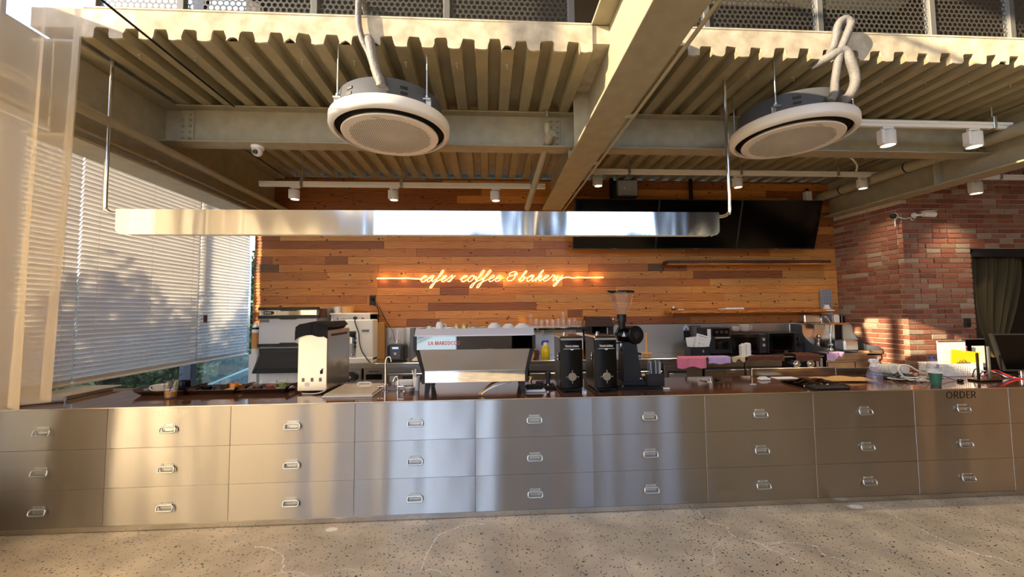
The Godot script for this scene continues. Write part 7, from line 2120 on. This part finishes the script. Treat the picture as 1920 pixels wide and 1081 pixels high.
	part(fa, "base", MB.new().cyl(Vector3.ZERO, Vector3(0, 0.03, 0), 0.045, 0.03, 20).ball(Vector3(0, 0.075, 0), 0.035, 16).cyl(Vector3(0, 0.03, 0), Vector3(0, 0.06, 0), 0.015, 0.015, 12), M.chrome)
	part(fa, "riser", MB.new().tube(smooth([Vector3(0, 0.10, 0), Vector3(0.005, 0.22, 0), Vector3(0.02, 0.34, 0), Vector3(0.0, 0.41, 0), Vector3(-0.06, 0.48, 0.01), Vector3(-0.11, 0.50, 0.02), Vector3(-0.15, 0.47, 0.03), Vector3(-0.15, 0.40, 0.03)], 6), 0.012, 10), M.chrome)
	part(fa, "spring", MB.new().cyl(Vector3(0.012, 0.24, 0), Vector3(0.022, 0.36, 0), 0.02, 0.02, 14).cyl(Vector3(-0.03, 0.45, 0.005), Vector3(-0.075, 0.49, 0.015), 0.017, 0.017, 14), M.zinc)
	part(fa, "handle", MB.new().tube([Vector3(-0.03, 0.08, 0.02), Vector3(-0.05, 0.11, 0.03)], 0.008, 8), M.chrome)
	var f2 := thing("sink_faucet", "short chrome filter faucet left of the spray faucet", "faucet", 4.84, 0.986, -5.60)
	part(f2, "base", MB.new().lathe([Vector2(0, 0), Vector2(0.05, 0), Vector2(0.014, 0.03), Vector2(0.012, 0.14)], Vector3.ZERO, 18).tube([Vector3(-0.05, 0.015, 0.02), Vector3(0.0, 0.02, 0), Vector3(0.05, 0.01, 0.03)], 0.012, 8), M.chrome)
	part(f2, "head", MB.new().ball(Vector3(0.0, 0.20, 0.01), 0.032, 14).cyl(Vector3(0, 0.14, 0), Vector3(0, 0.18, 0), 0.012, 0.012, 12), M.chrome)
	part(f2, "lever", MB.new().tube([Vector3(0, 0.13, 0.01), Vector3(-0.06, 0.09, 0.03)], 0.010, 8), M.chrome)
	solo("folded_cloth", MB.new().bb(Vector3(-0.09, 0, -0.03), Vector3(0.07, 0.03, 0.03), 0.010).bb(Vector3(-0.05, -0.06, 0.01), Vector3(0.09, 0.005, 0.03), 0.008), M.beige_cloth, "pale cloth hung on the steel splashback beside the spray faucet", "cloth", 4.92, 1.345, -5.68)
	var lc := MB.new()
	lc.sheet(func(u: float, v: float):
		var z := minf(lerpf(-0.10, 0.035, minf(v * 2.0, 1.0)), 0.036)
		return Vector3(lerpf(-0.13, 0.14, u) + 0.04 * v * sin(u * 5.0), 0.016 + 0.004 * sin(u * 20.0) - maxf(0.0, v - 0.5) * (0.20 - 0.13 * u + 0.04 * sin(u * 8.0)), z + 0.006 * sin(u * 16.0)), 30, 20, 0.005)
	solo("hanging_cloth", lc, M.lilac_cloth, "small lilac cloth hanging on the rim of the sink counter", "cloth", 4.67, 0.986, -5.16)
	var b1 := thing("steel_container", "upper steel food container on the timber ledge left of the faucet", "container", 4.80, 1.386, -5.70)
	part(b1, "body", MB.new().bb(Vector3(-0.125, 0, -0.06), Vector3(0.125, 0.125, 0.07), 0.014), M.zinc)
	solo("wall_ledge", MB.new().bb(Vector3(-0.16, 0, -0.08), Vector3(0.16, 0.012, 0.09), 0.003), M.satin_steel, "narrow steel ledge carrying the upper food container", "ledge", 4.80, 1.3735, -5.69)
	var b2 := thing("steel_container", "lower steel food container standing on the sink counter's right side", "container", 5.16, 0.986, -5.48)
	part(b2, "body", MB.new().bb(Vector3(-0.11, 0, -0.09), Vector3(0.11, 0.155, 0.09), 0.022), M.zinc)
	solo("round_lid", MB.new().cyl(Vector3.ZERO, Vector3(0, 0.02, 0), 0.06, 0.055, 24), M.pale_wood, "round pale lid lying at the front of the sink counter", "lid", 5.22, 0.986, -5.28)
	# things on the sink shelf
	solo("soap_dispenser", MB.new().bb(Vector3(-0.042, 0, -0.03), Vector3(0.042, 0.11, 0.03), 0.008).bb(Vector3(-0.02, 0.11, -0.015), Vector3(0.03, 0.125, 0.02), 0.005), M.white_plastic, "white soap dispenser on the timber piece above the sink", "dispenser", 5.20, 1.381, -5.68)
	solo("dark_jar", MB.new().cyl(Vector3.ZERO, Vector3(0, 0.10, 0), 0.035, 0.033, 18), M.black_gloss, "dark jar beside the white soap dispenser above the sink", "jar", 5.30, 1.381, -5.68)
	var ts := thing("tiled_strip", "narrow strip of small blue grey tiles between timber and brick", "tile strip", 5.13, 1.386, -5.74)
	part(ts, "backing", MB.new().bb(Vector3(-0.09, 0, -0.03), Vector3(0.09, 0.50, 0.0), 0.002), M.grey_plastic)
	for r in 11:
		for c in 4:
			part(ts, "tile", MB.new().bb(Vector3(-0.086 + c * 0.0435, 0.006 + r * 0.045, 0.0), Vector3(-0.086 + c * 0.0435 + 0.040, 0.006 + r * 0.045 + 0.041, 0.006), 0.001), M.tile_blue)
	var wl := thing("wall_cup", "white cup shaped holder mounted at the corner above the sink", "holder", 5.05, 1.56, -5.66)
	part(wl, "shade", MB.new().lathe([Vector2(0.028, 0.09), Vector2(0.05, 0.02), Vector2(0.10, 0.01), Vector2(0.10, 0.0), Vector2(0.0, 0.0)], Vector3.ZERO, 22), M.white_plastic)
	part(wl, "arm", MB.new().bb(Vector3(-0.03, -0.04, -0.13), Vector3(0.03, 0.0, 0.0), 0.006).bb(Vector3(-0.06, -0.05, -0.02), Vector3(0.06, -0.035, 0.06), 0.004), M.pale_wood)
	# velvet curtain and switch
	var vc := MB.new()
	vc.sheet(func(u: float, v: float):
		var xl := lerpf(6.36, 6.68, pow(v, 3.0))
		var xr := lerpf(7.27, 6.80, pow(v, 1.5))
		var x := lerpf(xl, xr, u)
		return Vector3(x, lerpf(2.255, 0.93, v), -4.98 + 0.045 * sin(u * TAU * 9.0 + v * 2.0) * (1.0 - 0.2 * v) + 0.03 * sin(u * 19.0)), 160, 26, 0.004)
	solo("velvet_curtain", vc, M.velvet, "dark olive velvet curtain gathered in the brick doorway", "curtain")
	solo("curtain_rail", MB.new().cyl(Vector3(6.33, 2.262, -4.98), Vector3(8.0, 2.262, -4.98), 0.012, 0.012, 12), M.black_metal, "black rail at the top of the velvet curtain", "rail")
	var sw := thing("light_switch", "square black switch on the brick wall beside the doorway", "switch", 6.155, 1.395, -4.78)
	part(sw, "plate", MB.new().bb(Vector3(-0.05, -0.055, -0.01), Vector3(0.05, 0.055, 0.012), 0.006), M.black_plastic)
	part(sw, "rocker", MB.new().bb(Vector3(-0.03, -0.035, 0.012), Vector3(0.03, 0.035, 0.016), 0.003), M.black_gloss)


func outdoors() -> void:
	struct("ground_outside", MB.new().bb(Vector3(-60, -0.6, -60), Vector3(-4.25, -0.3, 60)).bb(Vector3(-60, -0.6, 6.3), Vector3(60, -0.3, 60)).bb(Vector3(-60, -0.6, -60), Vector3(60, -0.3, -7.4)), M.paving, "grey paved ground outside the windows", "ground")
	var lf := MB.new()
	lf.quad(Vector3(-0.5, 0, 0), Vector3(0, 0.16, 0.28), Vector3(0.5, 0, 0), Vector3(0, 0.16, -0.28), Vector3.UP)
	var lm := lf.mesh()
	var spots := [[-7.0, -8.2, 1.5, 2.0, "bushy shrub outside the window, just left of the dark mullion"], [-6.4, -10.4, 1.5, 2.3, "bushy shrub outside the window, right of the dark mullion"], [-7.6, -13.0, 2.0, 4.0, "bushy tree outside behind the half open blind"], [-5.6, -13.4, 1.6, 2.7, "tall shrub outside beside the timber wall edge"], [-9.8, -9.6, 2.2, 2.9, "broad shrub outside further from the wide blind"], [-10.5, -14.5, 2.8, 4.0, "tree outside at the far corner"], [-7.4, -6.0, 1.4, 1.7, "low shrub outside under the wide blind"], [-6.6, -17.0, 2.6, 4.0, "tree outside far behind the tall shrub"], [-8.9, -2.6, 1.9, 4.0, "round tree added unseen outside to shade the wide blind"], [-9.4, -4.6, 1.7, 3.9, "second round tree added unseen outside to shade the wide blind"]]  # the last two are added out of view to cast shade on the blind
	for k in spots.size():
		var q = spots[k]
		var o := thing("garden_tree" if q[3] > 3.3 else "garden_shrub", q[4], "tree" if q[3] > 3.3 else "shrub", q[0], -0.32, q[1])
		part(o, "trunk", MB.new().tube(smooth([Vector3(0, 0, 0), Vector3(0.05, q[3] * 0.3, 0.03), Vector3(-0.02, q[3] * 0.6, 0)], 5), 0.09, 8, 0.03), M.bark)
		var mm := MultiMesh.new()
		mm.transform_format = MultiMesh.TRANSFORM_3D
		mm.use_colors = true
		mm.mesh = lm
		mm.instance_count = 11000
		for i in 11000:
			var d := Vector3(rng.randfn(), rng.randfn(), rng.randfn()).normalized()
			var lump := 0.82 + 0.22 * sin(d.x * 5.0 + k) * cos(d.z * 6.0 + d.y * 4.0)
			var rr := pow(rng.randf(), 0.28) * lump
			var p := Vector3(d.x * q[2] * rr, q[3] * 0.55 + d.y * q[3] * 0.52 * rr, d.z * q[2] * rr)
			var b := Basis.from_euler(Vector3(rng.randf() * TAU, rng.randf() * TAU, rng.randf() * TAU)).scaled(Vector3.ONE * rng.randf_range(0.09, 0.19))
			mm.set_instance_transform(i, Transform3D(b, p))
			var g := rng.randf()
			mm.set_instance_color(i, Color(0.55 + 0.9 * g, 0.75 + 0.75 * g, 0.45 + 0.5 * rng.randf()))
		var mi := MultiMeshInstance3D.new()
		mi.name = "foliage"
		mi.multimesh = mm
		mi.material_override = M.leaf
		mi.set_meta("kind", "stuff")
		o.add_child(mi)
	var aw := thing("garden_awning", "pale teal sloping canopy outside below the half open blind", "canopy", -5.4, 0.0, -9.0)
	part(aw, "canopy_sheet", MB.new().prism(PackedVector2Array([Vector2(-0.55, 0.03), Vector2(1.1, 0.70), Vector2(1.1, 0.74), Vector2(-0.55, 0.07)]), -0.6, 0.6), M.awning)
	for x in [-0.4, 1.0]:
		for z in [-0.5, 0.5]:
			part(aw, "post", MB.new().cyl(Vector3(x, -0.31, z), Vector3(x, 0.09 + (x + 0.4) * 0.4, z), 0.02, 0.02, 10), M.frame_dark)
